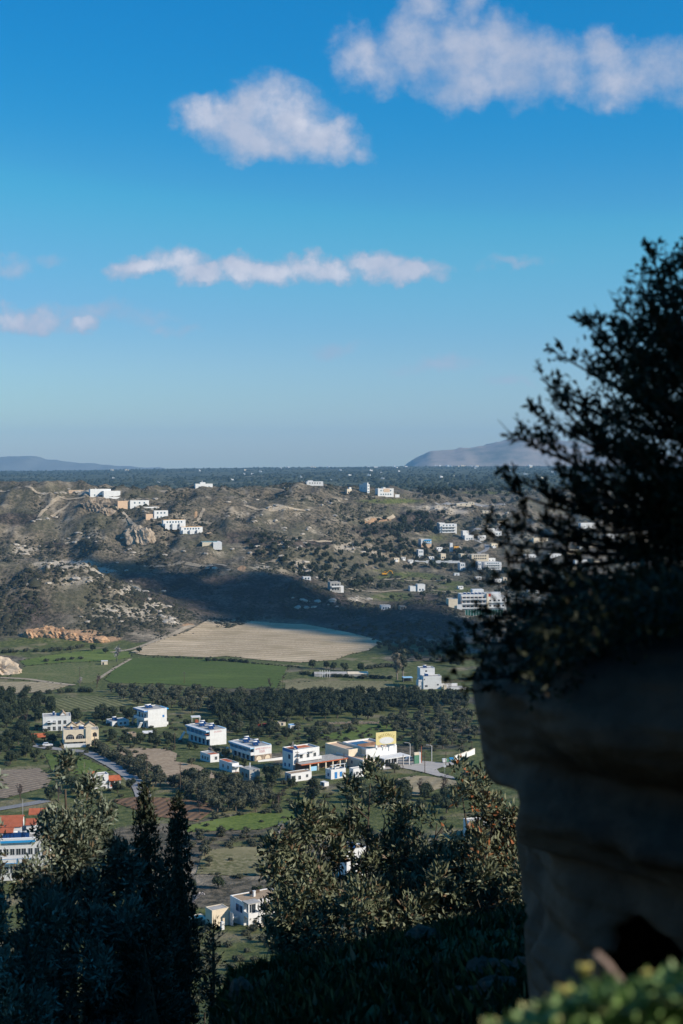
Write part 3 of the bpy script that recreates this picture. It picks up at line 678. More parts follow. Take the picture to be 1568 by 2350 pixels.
# ------------------------------------------------------------------ the village below
# white villa with the blue corner and the terrace
h = House('white_villa', 'white two storey villa with blue painted top band and orange edged terrace roof', 'house', 673, 1768, 60, 26, 47, 35)
L, D, H = h.L, h.D, h.H
h.body('white', 'roofgrey', .5)
h.block('painted_band', 'blue', -.02, -.005, .15, D - .15, H - 1.15, H - .12)
h.window('L', D * .35, H * .52, 1.3, 1.5, fr='blue'); h.window('L', D * .35, H * .13, .8, 1.1, fr='blue'); h.window('L', D * .75, H * .10, .8, 1.1, fr='blue')
h.block('roof_tiles', 'terracotta', L * .12, L * .86, D * .55, D - .25, H - .44, H - .32)
h.wins('F', 3, H * .50, 1.1, 1.7, L * .18, L * .95, kind='balcony_door'); h.balcony(L * .12, L - .02, 1.5, H * .46, 'white', 'white', .95)
h.slab('white', L * .14, L * .45, -1.9, -.01, H * .80, .1, 'awning'); h.slab('roofgrey', L * .55, L * .78, -1.0, -.01, H * .82, .08, 'awning')
h.slab('roofgrey', .1, L * 1.78, -5.2, -1.52, 2.75, .22, 'terrace_roof', fascia='terracotta'); h.slab('roofgrey', L + .02, L * 1.78, -1.50, D * .6, 2.75, .22, 'terrace_roof')
h.posts([(L * f, -4.9) for f in (.35, .66, .95, 1.22, 1.5, 1.74)], -1.2, 2.74, .22, 'cream')
h.block('low_wall', 'white', .15, L * .3, -4.75, -4.6, -1.2, 1.0); h.block('counter', 'paleblue', L * .38, L * .62, -4.75, -4.65, -1.2, 1.6); h.block('back_wall', 'brown', .1, L * 1.7, -1.3, -1.2, -1.2, 2.70)
h.chimney(L * .35, D * .9, H, 1.4, 'grey', .15); h.solar(L * .2, D * .35, H - .45, 1)
# low houses in front of it
h = House('low_house', 'low white house with one dark doorway in front of the blue cornered villa', 'house', 668, 1795, 47, 15, 19, 35)
L, D, H = h.L, h.D, h.H; h.body('white', 'roofbrown', .18)
h.window('F', L * .12, .0, 1.6, 2.0, fr='grey', kind='door'); h.window('F', L * .42, .5, 1.0, 1.3); h.window('F', L * .78, .9, .9, 1.0); h.window('L', D * .5, .7, .9, 1.2, fr='blue')
h = House('white_cottage', 'small white cottage with two bright blue doors', 'house', 760, 1789, 34, 13, 22, 35)
L, D, H = h.L, h.D, h.H; h.body('white', 'roofgrey', .4)
h.window('F', L * .33, .2, .95, 2.1, fr='skyblue', pane='blue', kind='door'); h.window('F', L * .68, .6, .95, 1.6, fr='skyblue', pane='blue', kind='door'); h.window('L', D * .5, .9, .8, 1.0, fr='blue')
h.posts([(L * .1, .3), (L * .95, .3)], H, H + 1.5, .1); h.slab('white', 0, L, 0, .6, H + 1.5, .1, 'pergola'); h.chimney(L * .5, D * .6, H)
h = House('white_cottage', 'plain white cottage just right of the blue doored cottage', 'house', 811, 1785, 27, 9, 21, 35)
L, D, H = h.L, h.D, h.H; h.body('white', 'roofgrey', .3); h.wins('F', 2, .9, .9, 1.1); h.window('L', D * .5, .9, .8, 1.0)
h = House('garden_shed', 'tiny white flat roofed shed on the grass before the low house', 'shed', 745, 1805, 10, 10, 9, 35)
L, D, H = h.L, h.D, h.H; h.body('white', 'white', .1); h.window('L', D * .5, 0, 1.0, 1.0, fr='grey', kind='door')
# restaurant
h = House('cream_restaurant', 'large cream flat roofed restaurant with white arcade, canopy and blue roof sheet', 'restaurant', 833, 1766, 74, 62, 22, 35)
L, D, H = h.L, h.D, h.H
h.body('cream', 'peach', .5, pmat='white', x1=L * .42)
h.body('cream', 'peach', .7, x0=L * .42 + .02, x1=L * 1.30, y0=4.2, y1=D * 1.25, z1=H + 2.6, pmat='white')
h.body('cream', 'peach', .5, x0=.3, x1=L * .42, y0=D * .55 + .02, y1=D * 1.45, z1=H + 2.2, pmat='cream')
h.block('roof_wall', 'brown', L * .45, L * 1.1, D * .7, D * .74, H + 1.9, H + 3.0); h.block('roof_sheet', 'solar', L * .5, L * .98, D * .76, D * 1.15, H + 1.96, H + 2.35)
h.block('upper_parapet', 'white', L * .30, L * 1.30, 3.9, 4.18, H * .75, H + 2.75)
h.posts([(L * f, 3.9) for f in (.62, .82, 1.02, 1.24)], H + 2.76, H + 4.0, .3, 'white', 'pillar'); 
h.slab('white', L * .58, L * 1.42, -2.0, 4.0, H - .55, .3, 'canopy'); h.posts([(L * f, -1.8) for f in (.6, .8, 1.0, 1.2, 1.40)], -1, H - .56, .13)
h.block('back_wall', 'white', L * .44, L * 1.30, 3.0, 4.1, -1, H - .56)
for k, f in enumerate((.55, .72, .89, 1.06, 1.22)): h.window('F', L * f, .1, 1.7, 2.2, fr='brown', plane=3.0, kind='glass_door')
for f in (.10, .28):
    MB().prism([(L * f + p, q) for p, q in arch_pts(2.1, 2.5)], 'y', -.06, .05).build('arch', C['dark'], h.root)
h.block('low_wall', 'white', L * .05, L * .55, -3.0, -2.8, -1, .9); h.window('L', D * .4, 1.0, 1.0, 1.2)
REST = h
# roof billboard
t = tag(empty('billboard', h.root.matrix_basis @ Vector((L * .60, 3.6, H + 2.76)), R(22)), 'pale yellow billboard with curved lettering standing on the restaurant roof', 'billboard')
sm = 48 / math.cos(R(22)) * h.m
MB().box(0, sm, -.12, .12, 1.1, 1.1 + 4.6).build('board', C['lemon'], t); MB().prism([(sm * .52 + sm * .36 * math.cos(a), 2.55 + 1.25 * math.sin(a)) for a in np.linspace(0, 2 * math.pi, 28)[:-1]], 'y', -.15, -.123).build('white_oval', C['white'], t)
for f in (.08, .5, .92): MB().box(sm * f - .12, sm * f + .12, .13, .35, -.6, 5.2).build('post', C['white'], t)
for k, ch in enumerate('ANTONIS'):
    a = math.pi * (0.84 - 0.68 * k / 6); text_obj('letter', ch, 1.35, C['ochre'], t, (sm * .52 + sm * .40 * math.cos(a), -.135, 3.1 + 1.55 * math.sin(a)), (math.pi / 2, 0, 0)).rotation_euler = (math.pi / 2, -(a - math.pi / 2) * 0.5, 0)
# two hotels with blue eaves
def blue_hotel(name, label, px, py, wf, wl, hh, stone):
    h = House(name, label, 'hotel', px, py, wf, wl, hh, 35); L, D, H = h.L, h.D, h.H
    h.body('white', 'roofgrey', .25)
    h.block('fascia', 'paleblue', -1.7, -.03, .1, D, H - .65, H - .25); h.block('eave', 'white', -1.66, -.03, .1, D - .05, H - .24, H - .1)
    h.block('fascia', 'paleblue', L + .03, L + 1.3, D * .15, D * .5, H - .65, H - .25)
    h.balcony(.0, D * .92, 1.6, H * .46, 'white', 'white', 1.0, -.02, 'L')
    for k in range(5):
        h.window('L', D * (.1 + .185 * k), H * .50, 1.5, 2.0, fr='blue', kind='balcony_door'); h.window('L', D * (.1 + .185 * k), .0, 1.5, 2.0, fr='blue', kind='door')
        h.block('partition', 'paleblue', -1.5, -.03, D * (.19 + .185 * k), D * (.19 + .185 * k) + .12, H * .46 + .01, H - .66)
    for k in range(4): h.solar(L * .18 + (k % 2) * L * .35, D * (.2 + .21 * k), H - .2, 2, R(-10))
    h.steps(-3.4, D * 1.06, 2.6, 0, 0, 1.4, -.6, H * .45); h.balcony(L * .92, L + 1.4, 1.2, H * .40, 'white', 'white', 1.2, D * .3)
    return h
h = blue_hotel('blue_eaved_hotel', 'white two storey hotel with pale blue eaves and blank lit end wall', 482, 1711, 36, 58, 35, False)
h.slab('rust', -1.6, -.1, .3, D * .1, h.H * .72, .1, 'awning')
text_obj('wall_text', 'STUDIOS', .9, C['redtext'], h.root, (h.L * .48, -.03, h.H * .86))
h = blue_hotel('blue_eaved_hotel', 'white hotel with pale blue eaves, red wall lettering and stone arches', 584, 1747, 38.5, 58, 33, True)
L, D, H = h.L, h.D, h.H
text_obj('wall_text', 'APARTMENTS A', .95, C['redtext'], h.root, (L * .5, -.03, H * .83)); text_obj('wall_text', 'ROOMS', .7, C['redtext'], h.root, (L * .45, -.03, H * .68)); text_obj('wall_text', 'STUDIOS', .6, C['redtext'], h.root, (L * .45, -.03, H * .58))
h.block('stone_facing', 'stone', .02, L * .98, -.25, -.03, -1.2, H * .40)
for f in (.24, .74):
    MB().prism([(L * f + p, .25 + q) for p, q in arch_pts(2.7, 1.75)], 'y', -.31, -.252).build('arch_frame', C['brown'], h.root)
    MB().prism([(L * f + p, .36 + q) for p, q in arch_pts(2.3, 1.5)], 'y', -.34, -.312).build('arch', C['cream'], h.root)
h.block('terrace_wall', 'white', .02, L * 1.7, -2.6, -2.35, -1.2, .75); h.block('terrace_wall', 'peach', .3, L * 1.68, -4.4, -4.2, -1.5, -.1)
# white canopy above the hotel
h = House('roof_canopy', 'white flat canopy on thin posts behind the blue eaved hotel', 'canopy', 440, 1661, 21, 8, 15, 12); L, D, H = h.L, h.D * .6, h.H
h.block('canopy', 'white', 0, L, 0, D, H - .25, H); h.posts([(.2, .2), (L - .2, .2), (.2, D - .2), (L - .2, D - .2)], -1, H - .26, .1)
h.block('bench', 'rust', L * .4, L * .75, .4, D * .8, -.3, 1.2)
# small houses beside the ploughed field
h = House('farm_cottage', 'small white cottage with terracotta patched roof at the ploughed field corner', 'house', 483, 1750, 19, 27, 18, 35); L, D, H = h.L, h.D, h.H
h.body('white', 'roofgrey', .2); h.block('tiled_patch', 'terracotta', .2, L - .2, .25, D * .35, H - .12, H + .04); h.window('F', L * .65, .8, 1.0, 1.2); h.wins('L', 3, .6, 1.0, 1.2)
h = House('farm_cottage', 'small white cottage with an orange tiled strip beside the grey concrete house', 'house', 533, 1773, 15, 34, 21, 35); L, D, H = h.L, h.D, h.H
h.body('white', 'roofgrey', .3); h.block('tiled_patch', 'terracotta', .25, L - .25, D * .45, D - .25, H - .22, H - .05); h.block('door_step', 'brown', L * .3, L * .8, -1.0, -.02, -1, .1); h.wins('L', 2, .8, 1.0, 1.2); h.posts([(L * .9, -1.4)], -1, 2.2, .1); h.slab('white', 0, L * 1.2, -2.0, -.02, 2.2, .12)
h = House('concrete_house', 'bare grey concrete house with one white window and a dark side', 'house', 573, 1795, 23, 25, 28, 35); L, D, H = h.L, h.D, h.H
h.body('concrete', 'concrete', .2); h.window('F', L * .35, H * .42, 1.1, 1.6, fr='white', pane='white'); h.wins('L', 2, H * .3, 1.2, 1.4, fr='grey')
h.chimney(L * .7, D * .7, H, 1.3, 'white', .12)
# upper left: white and blue house
h = House('blue_trimmed_house', 'tall white house with blue roof trim and balconies on both sides', 'house', 340, 1671, 40, 32, 42, 35); L, D, H = h.L, h.D, h.H
h.body('white', 'roofgrey', .3); h.block('fascia', 'blue', -1.9, -.03, .1, D, H - .85, H - .3); h.block('eave', 'white', -1.9, -.03, .1, D, H - .29, H - .12)
h.block('fascia', 'skyblue', L + .03, L + 1.5, D * .1, D * .8, H - .8, H - .3)
h.balcony(0, D * .95, 1.8, H * .45, 'white', 'white', 1.0, -.02, 'L'); h.balcony(L - .05, L + 1.6, 1.4, H * .40, 'white', 'white', 1.1, D * .4); h.balcony(L - .05, L + 2.2, 1.5, H * .02, 'white', 'white', 1.1, D * .4)
h.wins('L', 3, H * .5, 1.3, 2.0, kind='balcony_door'); h.wins('L', 3, 0, 1.3, 2.0, kind='door'); h.window('F', L * .82, H * .52, .8, .9, fr='blue', pane='blue')
h.solar(L * .2, D * .55, H - .2, 3); h.chimney(L * .35, D * .6, H, .9); h.steps(-3.6, .6, 0, 3.5, 1.3, 0, H * .4, -.6)
# cream apartment house with arched loggias and its white annexe
h = House('cream_apartments', 'cream apartment house with arched loggias and small gabled roof rooms', 'house', 146, 1715, 62, 11, 40, 13); L, D, H = h.L, 10.5, h.H
h.body('cream', 'roofgrey', .35, y1=D); h.block('left_end', 'white', -.05, -.005, .05, D - .05, -1.2, H * .5)
h.body('cream', 'roofgrey', .3, x0=L + .02, x1=L * 1.28, y0=2.6, y1=D, z1=H * .88)
h.block('bay_wall', 'cream', L * .80, L * 1.0, -.55, -.01, -1.2, H * 1.12)
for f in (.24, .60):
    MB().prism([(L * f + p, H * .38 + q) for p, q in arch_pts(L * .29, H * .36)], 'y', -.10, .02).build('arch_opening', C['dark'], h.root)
    h.window('F', L * f, H * .40, 1.6, 1.6, fr='white', plane=-.11, kind='balcony_door')
h.balcony(L * .04, L * .79, 1.1, H * .34, 'cream', 'cream', .95); h.block('ground_wall', 'white', L * .02, L * .79, -1.3, -1.15, -1.2, H * .22)
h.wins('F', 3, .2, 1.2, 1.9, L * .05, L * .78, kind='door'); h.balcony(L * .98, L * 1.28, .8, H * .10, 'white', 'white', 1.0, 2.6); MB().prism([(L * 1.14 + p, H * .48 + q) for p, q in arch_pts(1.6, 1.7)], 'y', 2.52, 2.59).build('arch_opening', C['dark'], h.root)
for (x, y, w) in ((L * .32, D * .45, 4.2), (L * .62, D * .55, 4.6), (L * .95, D * .35, 4.4)): h.gable('roofbrown', x - w/2, x + w/2, y, y + 3.0, H + .35, 1.5, 'y', .15, 'cream')
h.solar(L * .25, 1.2, H - .3, 1); h.solar(L * .55, 1.0, H - .3, 2); h.solar(L * .42, D * .8, H - .3, 2)
h = House('white_annexe', 'long white flat roofed annexe behind the cream apartment house', 'house', 99, 1678, 62, 7, 33, 13); L, D, H = h.L, 9.0, h.H
h.body('white', 'roofgrey', .3, y1=D); h.slab('white', L * .15, L * .45, -1.5, -.02, H * .62, .15, 'awning'); h.wins('F', 4, H * .45, 1.2, 1.6); h.wins('F', 4, .2, 1.2, 1.6); h.solar(L * .35, D * .5, H - .25, 1)
h.gable('roofbrown', L * .62, L * .82, 2, D - 1, H + .1, 1.3, 'y', .15, 'white'); h.window('L', D * .5, H * .5, 1.1, 1.3)
# red tiled carport
h = House('carport', 'small carport under a red tiled pitched roof beside the cream apartments', 'carport', 74, 1703, 28, 6, 17, 14); L, D, H = h.L, 4.4, h.H
h.gable('terracotta', 0, L, 0, D, H - 1.2, 1.1, 'x', .3); h.posts([(.2, .2), (L - .2, .2), (.2, D - .2), (L - .2, D - .2)], -1, H - 1.3, .12, 'wood', 'post')
h = House('low_house', 'low white bungalow half hidden behind a bare tree', 'house', 258, 1667, 36, 20, 11, 30); L, D, H = h.L, h.D, h.H
h.body('white', 'roofgrey', .2); h.wins('F', 3, .5, 1.0, 1.0); h.solar(L * .2, D * .5, H - .2, 2); h.wins('L', 2, .4, 1, 1.1, fr='blue')
h = House('stone_hut', 'roofless pale stone hut among the dark bushes', 'hut', 297, 1697, 15, 8, 14, 25); L, D, H = h.L, h.D, h.H
h.body('stone', 'dark', .9); h.window('F', L * .6, .2, .8, 1.0, fr='stone')
h = House('tarpaulin_shelter', 'low white sheeted shelter below the blue trimmed house', 'shelter', 328, 1687, 22, 5, 7, 10); L, D, H = h.L, 3.6, h.H
h.gable('white', 0, L, 0, D, .7, .6, 'x', .1); h.posts([(.2, .2), (L - .2, .2)], -1, .62, .08)
# house by the lane with the orange porch
h = House('lane_house', 'white two storey house by the lane with an orange roofed porch', 'house', 205, 1812, 42, 12, 33, 22); L, D, H = h.L, h.D * .8, h.H
h.body('white', 'roofgrey', .35, y1=D); h.block('tiled_patch', 'terracotta', L * .12, L * .4, D * .6, D + .2, H + .02, H + .5); h.window('L', D * .5, H * .6, 1.0, 1.2); h.wins('F', 2, H * .55, 1.1, 1.2)
h.block('porch_base', 'white', L + .02, L * 1.62, -.6, D * .6, -1.5, .35); MB().prism([(-.9, 2.5), (D * .65, 3.5), (D * .65, 3.65), (-.9, 2.65)], 'x', L + .03, L * 1.65).build('porch_roof', C['terracotta'], h.root)
h.block('porch_wall', 'brown', L + .05, L * 1.55, D * .5, D * .58, .36, 2.9); h.posts([(L * 1.58, -.4), (L * 1.3, -.4), (L * 1.05, -.4)], .36, 2.5, .12); h.block('railing', 'rust', L * 1.05, L * 1.58, -.45, -.38, .5, 1.1)
# hotel at the lower left edge
h = House('tiled_hotel', 'white hotel with red tiled roofs, blue band and dark balcony windows', 'hotel', -40, 2024, 150, 18, 100, 9); L, D, H = h.L, 12, h.H
h.body('white', 'roofgrey', .5, y1=D); h.block('blue_band', 'skyblue', .1, L * .80, -.66, -.60, H - 1.15, H - .55); h.slab('white', .1, L * .80, -.6, -.02, H - 1.1, 1.0, 'cornice')
for z in (H * .60, H * .18):
    for f in (.26, .36, .45, .54, .62, .72, .82, .93): h.window('F', L * f, z, 1.1, 1.6, fr='white', kind='balcony_door')
h.balcony(L * .30, L * .74, 1.4, H * .44, 'white', 'white', 1.0); h.block('blue_band', 'skyblue', L * .30, L * .74, -1.45, -1.405, H * .44 - .1, H * .44 + .08); h.block('handrail', 'skyblue', L * .30, L * .74, -1.42, -1.36, H * .44 + 1.04, H * .44 + 1.14); h.block('handrail', 'skyblue', L * .52, L * .53, -1.45, -1.405, H * .44 + .1, H * .44 + 1.0)
h.block('penthouse_wall', 'white', -2, L * .57, D * .45, D + 4, H - .5, H + 1.6); h.gable('rust', -2, L * .56, D * .45, D + 4, H + 1.6, 1.5, 'x', .35, 'white')
h.gable('rust', -2, L * .44, D * .16, D * .44, H + 1.0, .6, 'x', .3); h.gable('rust', L * .64, L * .78, D * .45, D * .9, H + 1.9, .8, 'x', .25); h.block('penthouse_wall', 'white', L * .64, L * .78, D * .46, D * .88, H - .5, H + 1.85)
for f in (.30, .40, .52, .58): h.solar(L * f, D * .12, H - .4, 2)
h.gable('rust', L * .66, L * .92, D + 3, D + 7, H + 2.2, 1.0, 'x', .3, 'white')
h.posts([(L * .56, D + 1)], H, H + 7, .05, 'metal', 'aerial')
# house under the olives
h = House('brown_roofed_house', 'white house with a brown flat roof among the near trees', 'house', 560, 2124, 92, 24, 54, 33); L, D, H = h.L, h.D * 1.5, h.H
h.body('white', 'roofbrown', .22, y1=D); h.slab('roofgrey', -.3, L * .28, -2.6, .3, H + .15, .2, 'porch_roof'); h.posts([(-.1, -2.4), (L * .25, -2.4)], -1, H + .14, .14)
h.balcony(0, L * .28, 2.4, H * .45, 'white', 'white', .9); h.window('F', L * .18, H * .50, 2.2, 2.0, fr='white', kind='balcony_door'); h.window('F', L * .45, H * .5, 1.6, 1.7, fr='white'); h.window('F', L * .72, H * .5, 1.4, 1.3); h.window('F', L * .5, .2, 1.6, 1.4)
h.steps(-2.0, D * .25, 0, D * .5, 1.5, 0, H * .4, -.8, 10); h.block('left_wall', 'white', -2.1, -2.0, D * .2, D * .8, -1.5, H * .55); h.body('cream', 'roofgrey', .15, x0=-6.5, x1=-2.3, y0=D * .45, y1=D * .95, z1=H * .72)
h.block('terrace', 'cream', L * .02, L * .9, -4.2, -2.7, -1.5, .6); h.posts([(-6.0, -1.0)], -1.5, 2.2, .35, 'white', 'gate_pillar'); h.chimney(L * .42, D * .5, H, 1.0); h.block('pipe_rack', 'wood', L * .35, L * .6, D * .62, D * .65, H + .2, H + .9); h.wins('L', 2, H * .5, 1.2, 1.5, fr='blue')
h = House('stone_terrace', 'low tan stone terrace with white posts left of the brown roofed house', 'terrace', 440, 2124, 38, 16, 12, 25); L, D, H = h.L, h.D * 1.3, h.H
h.block('wall', 'stone', 0, L, 0, D, -1.5, H * .75); h.block('deck', 'cream', .3, L - .3, .3, D - .3, H * .75, H * .78); h.posts([(0.1, .1), (L - .1, .1), (.1, D)], -1, H * .75 + 1.2, .22, 'white', 'gate_post')
h = House('hidden_house', 'white house glimpsed through the leafy crowns with two solar panels on top', 'house', 796, 2016, 48, 20, 66, 33); L, D, H = h.L, h.D, h.H
h.body('white', 'roofbrown', .3); h.solar(L * .25, D * .5, H - .25, 2); h.wins('F', 2, H * .55, 1.2, 1.4); h.wins('F', 2, H * .12, 1.2, 1.8, kind='door'); h.window('L', D * .5, H * .5, 1.1, 1.3)
h = House('hidden_house', 'low white house glimpsed through leaves close to the dark rock', 'house', 1066, 1972, 34, 12, 22, 30); L, D, H = h.L, h.D, h.H
h.body('white', 'roofgrey', .3); h.window('F', L * .4, .7, 1.6, 1.3, fr='blue', pane='blue'); h.window('F', L * .8, .4, .9, 2)
h = House('hidden_house', 'white two storey house behind the branches beside the rock', 'house', 1080, 1925, 92, 14, 40, 25); L, D, H = h.L, h.D, h.H
h.body('white', 'roofgrey', .3); h.wins('F', 4, H * .55, 1.1, 1.3); h.wins('F', 4, H * .1, 1.1, 1.3)
h = House('orange_awning', 'bright orange sloping awning above the brown roofed house', 'awning', 659, 1996, 29, 8, 17, 20); L, D, H = h.L, 3.5, h.H
MB().prism([(0, H * .5), (D, H), (D, H + .1), (0, H * .5 + .1)], 'x', 0, L).build('sheet', C['tarp'], h.root); h.posts([(.1, .15), (L - .1, .15)], -1, H * .5, .07, 'wood'); h.posts([(.1, D - .15), (L - .1, D - .15)], -1, H - .05, .07, 'wood')
h = House('tiled_lean_to', 'low lean-to with rusty red tiles behind the leafy crowns', 'shed', 872, 1966, 24, 8, 18, 25); L, D, H = h.L, 4, h.H
h.body('cream', 'dark', 0, y1=D, z1=H * .6); MB().prism([(-.4, H * .62), (D + .2, H), (D + .2, H + .15), (-.4, H * .62 + .15)], 'x', -.3, L + .3).build('roof', C['rust'], h.root)
# white house by the wood, with terraces stepping up
h = House('stepped_house', 'bright white three level house at the edge of the dark trees with roof solar panels', 'house', 972, 1582, 42, 6, 30, 9); L, D, H = h.L, 11, h.H
h.body('white', 'roofgrey', .35, y1=D * .6); h.body('white', 'roofgrey', .35, x0=-.4, x1=L * .78, y0=D * .62, y1=D * 1.3, z1=H * 1.50); h.body('white', 'roofgrey', .3, x0=-L * .26, x1=-.02, y0=.6, y1=D * .6, z1=H * .62)
h.solar(L * .12, D * .25, H - .3, 2); h.solar(L * .18, D * .85, H * 1.5 - .3, 2); h.window('F', L * .16, H * .18, 1.4, 1.0, fr='white'); h.window('F', L * .8, H * .28, 1.0, .8); h.window('F', L * .06, H * .72, .5, .7); h.window('F', -L * .15, H * .2, .5, .7, plane=.6)
h.balcony(-L * .26, -.05, .8, H * .62, 'white', 'white', .8, 1.2); h.chimney(-L * .18, D * .4, H * .62, 1.4, 'white', .35); h.window('F', L * .3, H * 1.2, 1.0, .9, plane=D * .62)
h = House('yard_wall', 'low white yard walls right of the stepped white house', 'wall', 1020, 1583, 52, 7, 6, 8); L, D, H = h.L, 12, h.H
h.block('wall', 'white', L * .2, L, 0, .25, -1, H * .8); h.block('wall', 'white', 0, L * .8, D, D + .25, -1, H * 1.1); h.block('shed', 'cream', 0, L * .12, 1, 4, -1, 2.2); h.block('yard', 'concrete', L * .2, L, .3, D - .1, -1, .08)
h = House('field_shelter', 'open field shelter with a pale flat roof on posts among the shrubs', 'shelter', 926, 1566, 22, 4, 11, 8); L, D, H = h.L, 4.5, h.H
h.block('roof', 'paleblue', 0, L, 0, D, H - .3, H); h.posts([(.2, .2), (L - .2, .2), (.2, D - .2), (L - .2, D - .2)], -1, H - .31, .1, 'grey', 'post'); h.block('back_wall', 'dark', .3, L - .3, D - .35, D - .3, -1, H - .31)
h = House('tool_shed', 'tiny white shed beside the pale blossoming tree in the fields', 'shed', 233, 1526, 14, 4, 9, 10); L, D, H = h.L, 3.2, h.H
h.block('wall', 'cream', 0, L, 0, D, -1, H - .2); h.block('roof', 'white', -.15, L + .15, -.15, D + .15, H - .2, H); h.window('F', L * .3, .1, .9, 1.5, fr='grey', kind='door')
# greenhouse row and stone wall in the middle
h = House('low_greenhouse', 'long low pinkish roofed greenhouse behind a hedge', 'greenhouse', 722, 1553, 124, 6, 9, 3); L, D, H = h.L, 7, h.H
h.block('wall', 'concrete', 0, L, 0, D, -1, H * .6); h.gable('roofgrey', 0, L * .6, 0, D, H * .62, .8, 'x', .1); h.gable('cream', L * .62, L, 0, D, H * .62, .8, 'x', .1)
for k in range(5):
    p = gp(735 + k * 5.5, 1552); tag(MB().tube([(0, 0, -.5), (0, 0, 4.2)], .12, 6).build('white_post', C['white'], None, loc=p + Vector((0, -4, 0))), 'thin white post standing before the low greenhouse', 'post', 'white posts before the greenhouse')
h = House('dry_stone_wall', 'ragged pale stone wall running through the scrub behind the villa', 'wall', 745, 1662, 126, 2, 5, 4); L, D, H = h.L, 1.0, h.H
for k in range(46):
    x = L * k / 46; hh = H * random.uniform(.45, 1.0); MB().box(x, x + L / 46 * random.uniform(.8, .98), random.uniform(-.1, .1), D, -.8, hh).build('stone', C['stone'], h.root)
h = House('white_hut', 'two part white hut with a pale blue roof in the scrub', 'hut', 666, 1675, 22, 5, 13, 15); L, D, H = h.L, 4, h.H
h.body('white', 'paleblue', .1, y1=D, x1=L * .6, z1=H * .8); h.body('white', 'white', .1, x0=L * .62, x1=L, y0=-.8, y1=D * .7, z1=H * .55); h.window('F', L * .3, .3, .9, 1.3, kind='door')
h = House('cream_hut', 'low cream hut with a rough roof left of the white hut', 'hut', 640, 1666, 16, 4, 8, 12); L, D, H = h.L, 3.5, h.H
h.body('cream', 'roofbrown', .1, y1=D); h.window('F', L * .5, .2, .9, 1.2, kind='door')

# ------------------------------------------------------------------ hotel at the foot of the hills
h = House('long_hotel', 'long white hotel with three rows of balconies above a green net fence', 'hotel', 1059, 1398, 59, 6, 34, 7); L, D, H = h.L, 14, h.H
h.body('white', 'roofgrey', .5, y1=D); h.body('white', 'roofgrey', .5, x0=L + .02, x1=L * 1.80, y0=1.5, y1=D + 3, z1=H * .80)
h.block('stair_tower', 'cream', L * .99, L * 1.06, -1.2, 1.4, -1.5, H + .6); h.block('red_panel', 'red', L * 1.08, L * 1.18, 1.3, 1.48, H * .82, H * 1.02)
n = 6
for r in range(3):
    z = H * (.04 + .30 * r)
    h.balcony(L * .01, L * .97, 1.5, z + .1, 'white', 'white', 1.0)
    for k in range(n):
        x = L * (.09 + .16 * k); h.window('F', x, z + .15, 1.5, 2.0, fr='brown', kind='balcony_door'); h.block('partition', 'peach', x - 1.6, x - 1.45, -1.35, -.02, z + .12, z + 2.5)
for r in range(2):
    h.balcony(L * 1.08, L * 1.78, 1.3, H * (.06 + .36 * r), 'white', 'white', 1.0, 1.5)
    for k in range(4): h.window('F', L * (1.16 + .17 * k), H * (.06 + .36 * r) + .1, 1.5, 2.0, fr='brown', plane=1.5, kind='balcony_door')
for k in range(5): h.solar(L * (.14 + .15 * k), D * .4, H - .45, 2)
h.block('roof_frame', 'metal', L * 1.0, L * 1.7, D * .9, D, H * .8, H * 1.05); h.block('roof_room', 'white', L * .6, L * 1.05, D * 1.05, D * 1.6, 0, H * 1.2); h.block('roof_room', 'white', L * 1.2, L * 1.65, D * .5, D * .9, H * .7, H * 1.0)
h.body('cream', 'roofgrey', .3, x0=-L * .52, x1=-L * .16, y0=-2, y1=8, z1=H * .72); h.block('annexe_wall', 'white', -L * .2, -.02, -3, -2.8, -1.5, H * .35)
h = House('net_fence', 'tall green net fence with white posts below the long hotel', 'fence', 1068, 1411, 88, 2, 12, 5); L, H = h.L, h.H
for k in range(14):
    x0, x1 = L * k / 14, L * (k + 1) / 14; h.block('net_panel', 'net', x0 + .1, x1 - .1, -.02, .02, -.5, H * .95)
for k in range(15): h.posts([(L * k / 14, 0)], -1, H, .1, 'white', 'post')
ZQ = lambda x, y: (137.8 + x * .26361, 1093 + y * .26361)
ZT = lambda x, y: (790 + x * .11717, 1093 + y * .11717)
# ------------------------------------------------------------------ houses of the right hand valley and on the hills
ZB = lambda x, y: (918.6 + x * .17575, 1175.8 + y * .17575)
def simple(name, label, x0, y0, x1, y1, mat, wl=4, rot=15, nf=3, rows_=1, roof='roofgrey', group=None, par=.3, z=ZB, extras=None):
    a = z(x0, y1); b = z(x1, y0)
    if z is ZQ or z is ZT: rot += 8; b = (b[0], b[1] - .18 * (a[1] - b[1]))
    h = House(name, label, 'house', a[0] + wl, a[1], b[0] - a[0] - wl, wl, a[1] - b[1], rot, group)
    h.body(mat, roof, par)
    for r in range(rows_):
        zz = h.H * (r + .25) / rows_ if rows_ > 1 else min(.9, h.H * .25)
        h.wins('F', nf, zz, min(1.4, h.L / nf * .45), min(1.5, h.H / rows_ * .5), fr='grey' if mat != 'white' else 'paleblue')
    return h
h = simple('terraced_villa', 'wide white villa stepping down in three balconied tiers under the dark wood', 490, 150, 745, 270, 'white', 5, 15, 4, 3)
for r in range(3): h.balcony(h.L * .1, h.L * .95, 2.2, h.H * (.04 + .31 * r), 'white', 'white', 1.0)
h.body('white', 'roofgrey', .3, x0=h.L * .0, x1=h.L * .35, y0=h.D * .3, y1=h.D * 1.2, z1=h.H * 1.1)
h = simple('white_villa', 'white villa of two stepped blocks beside the grey hill road', 822, 300, 965, 365, 'white', 4, 18, 3); h.body('white', 'roofgrey', .3, x0=-.5, x1=h.L * .6, y0=h.D * .7, y1=h.D * 1.6, z1=h.H * 1.9)
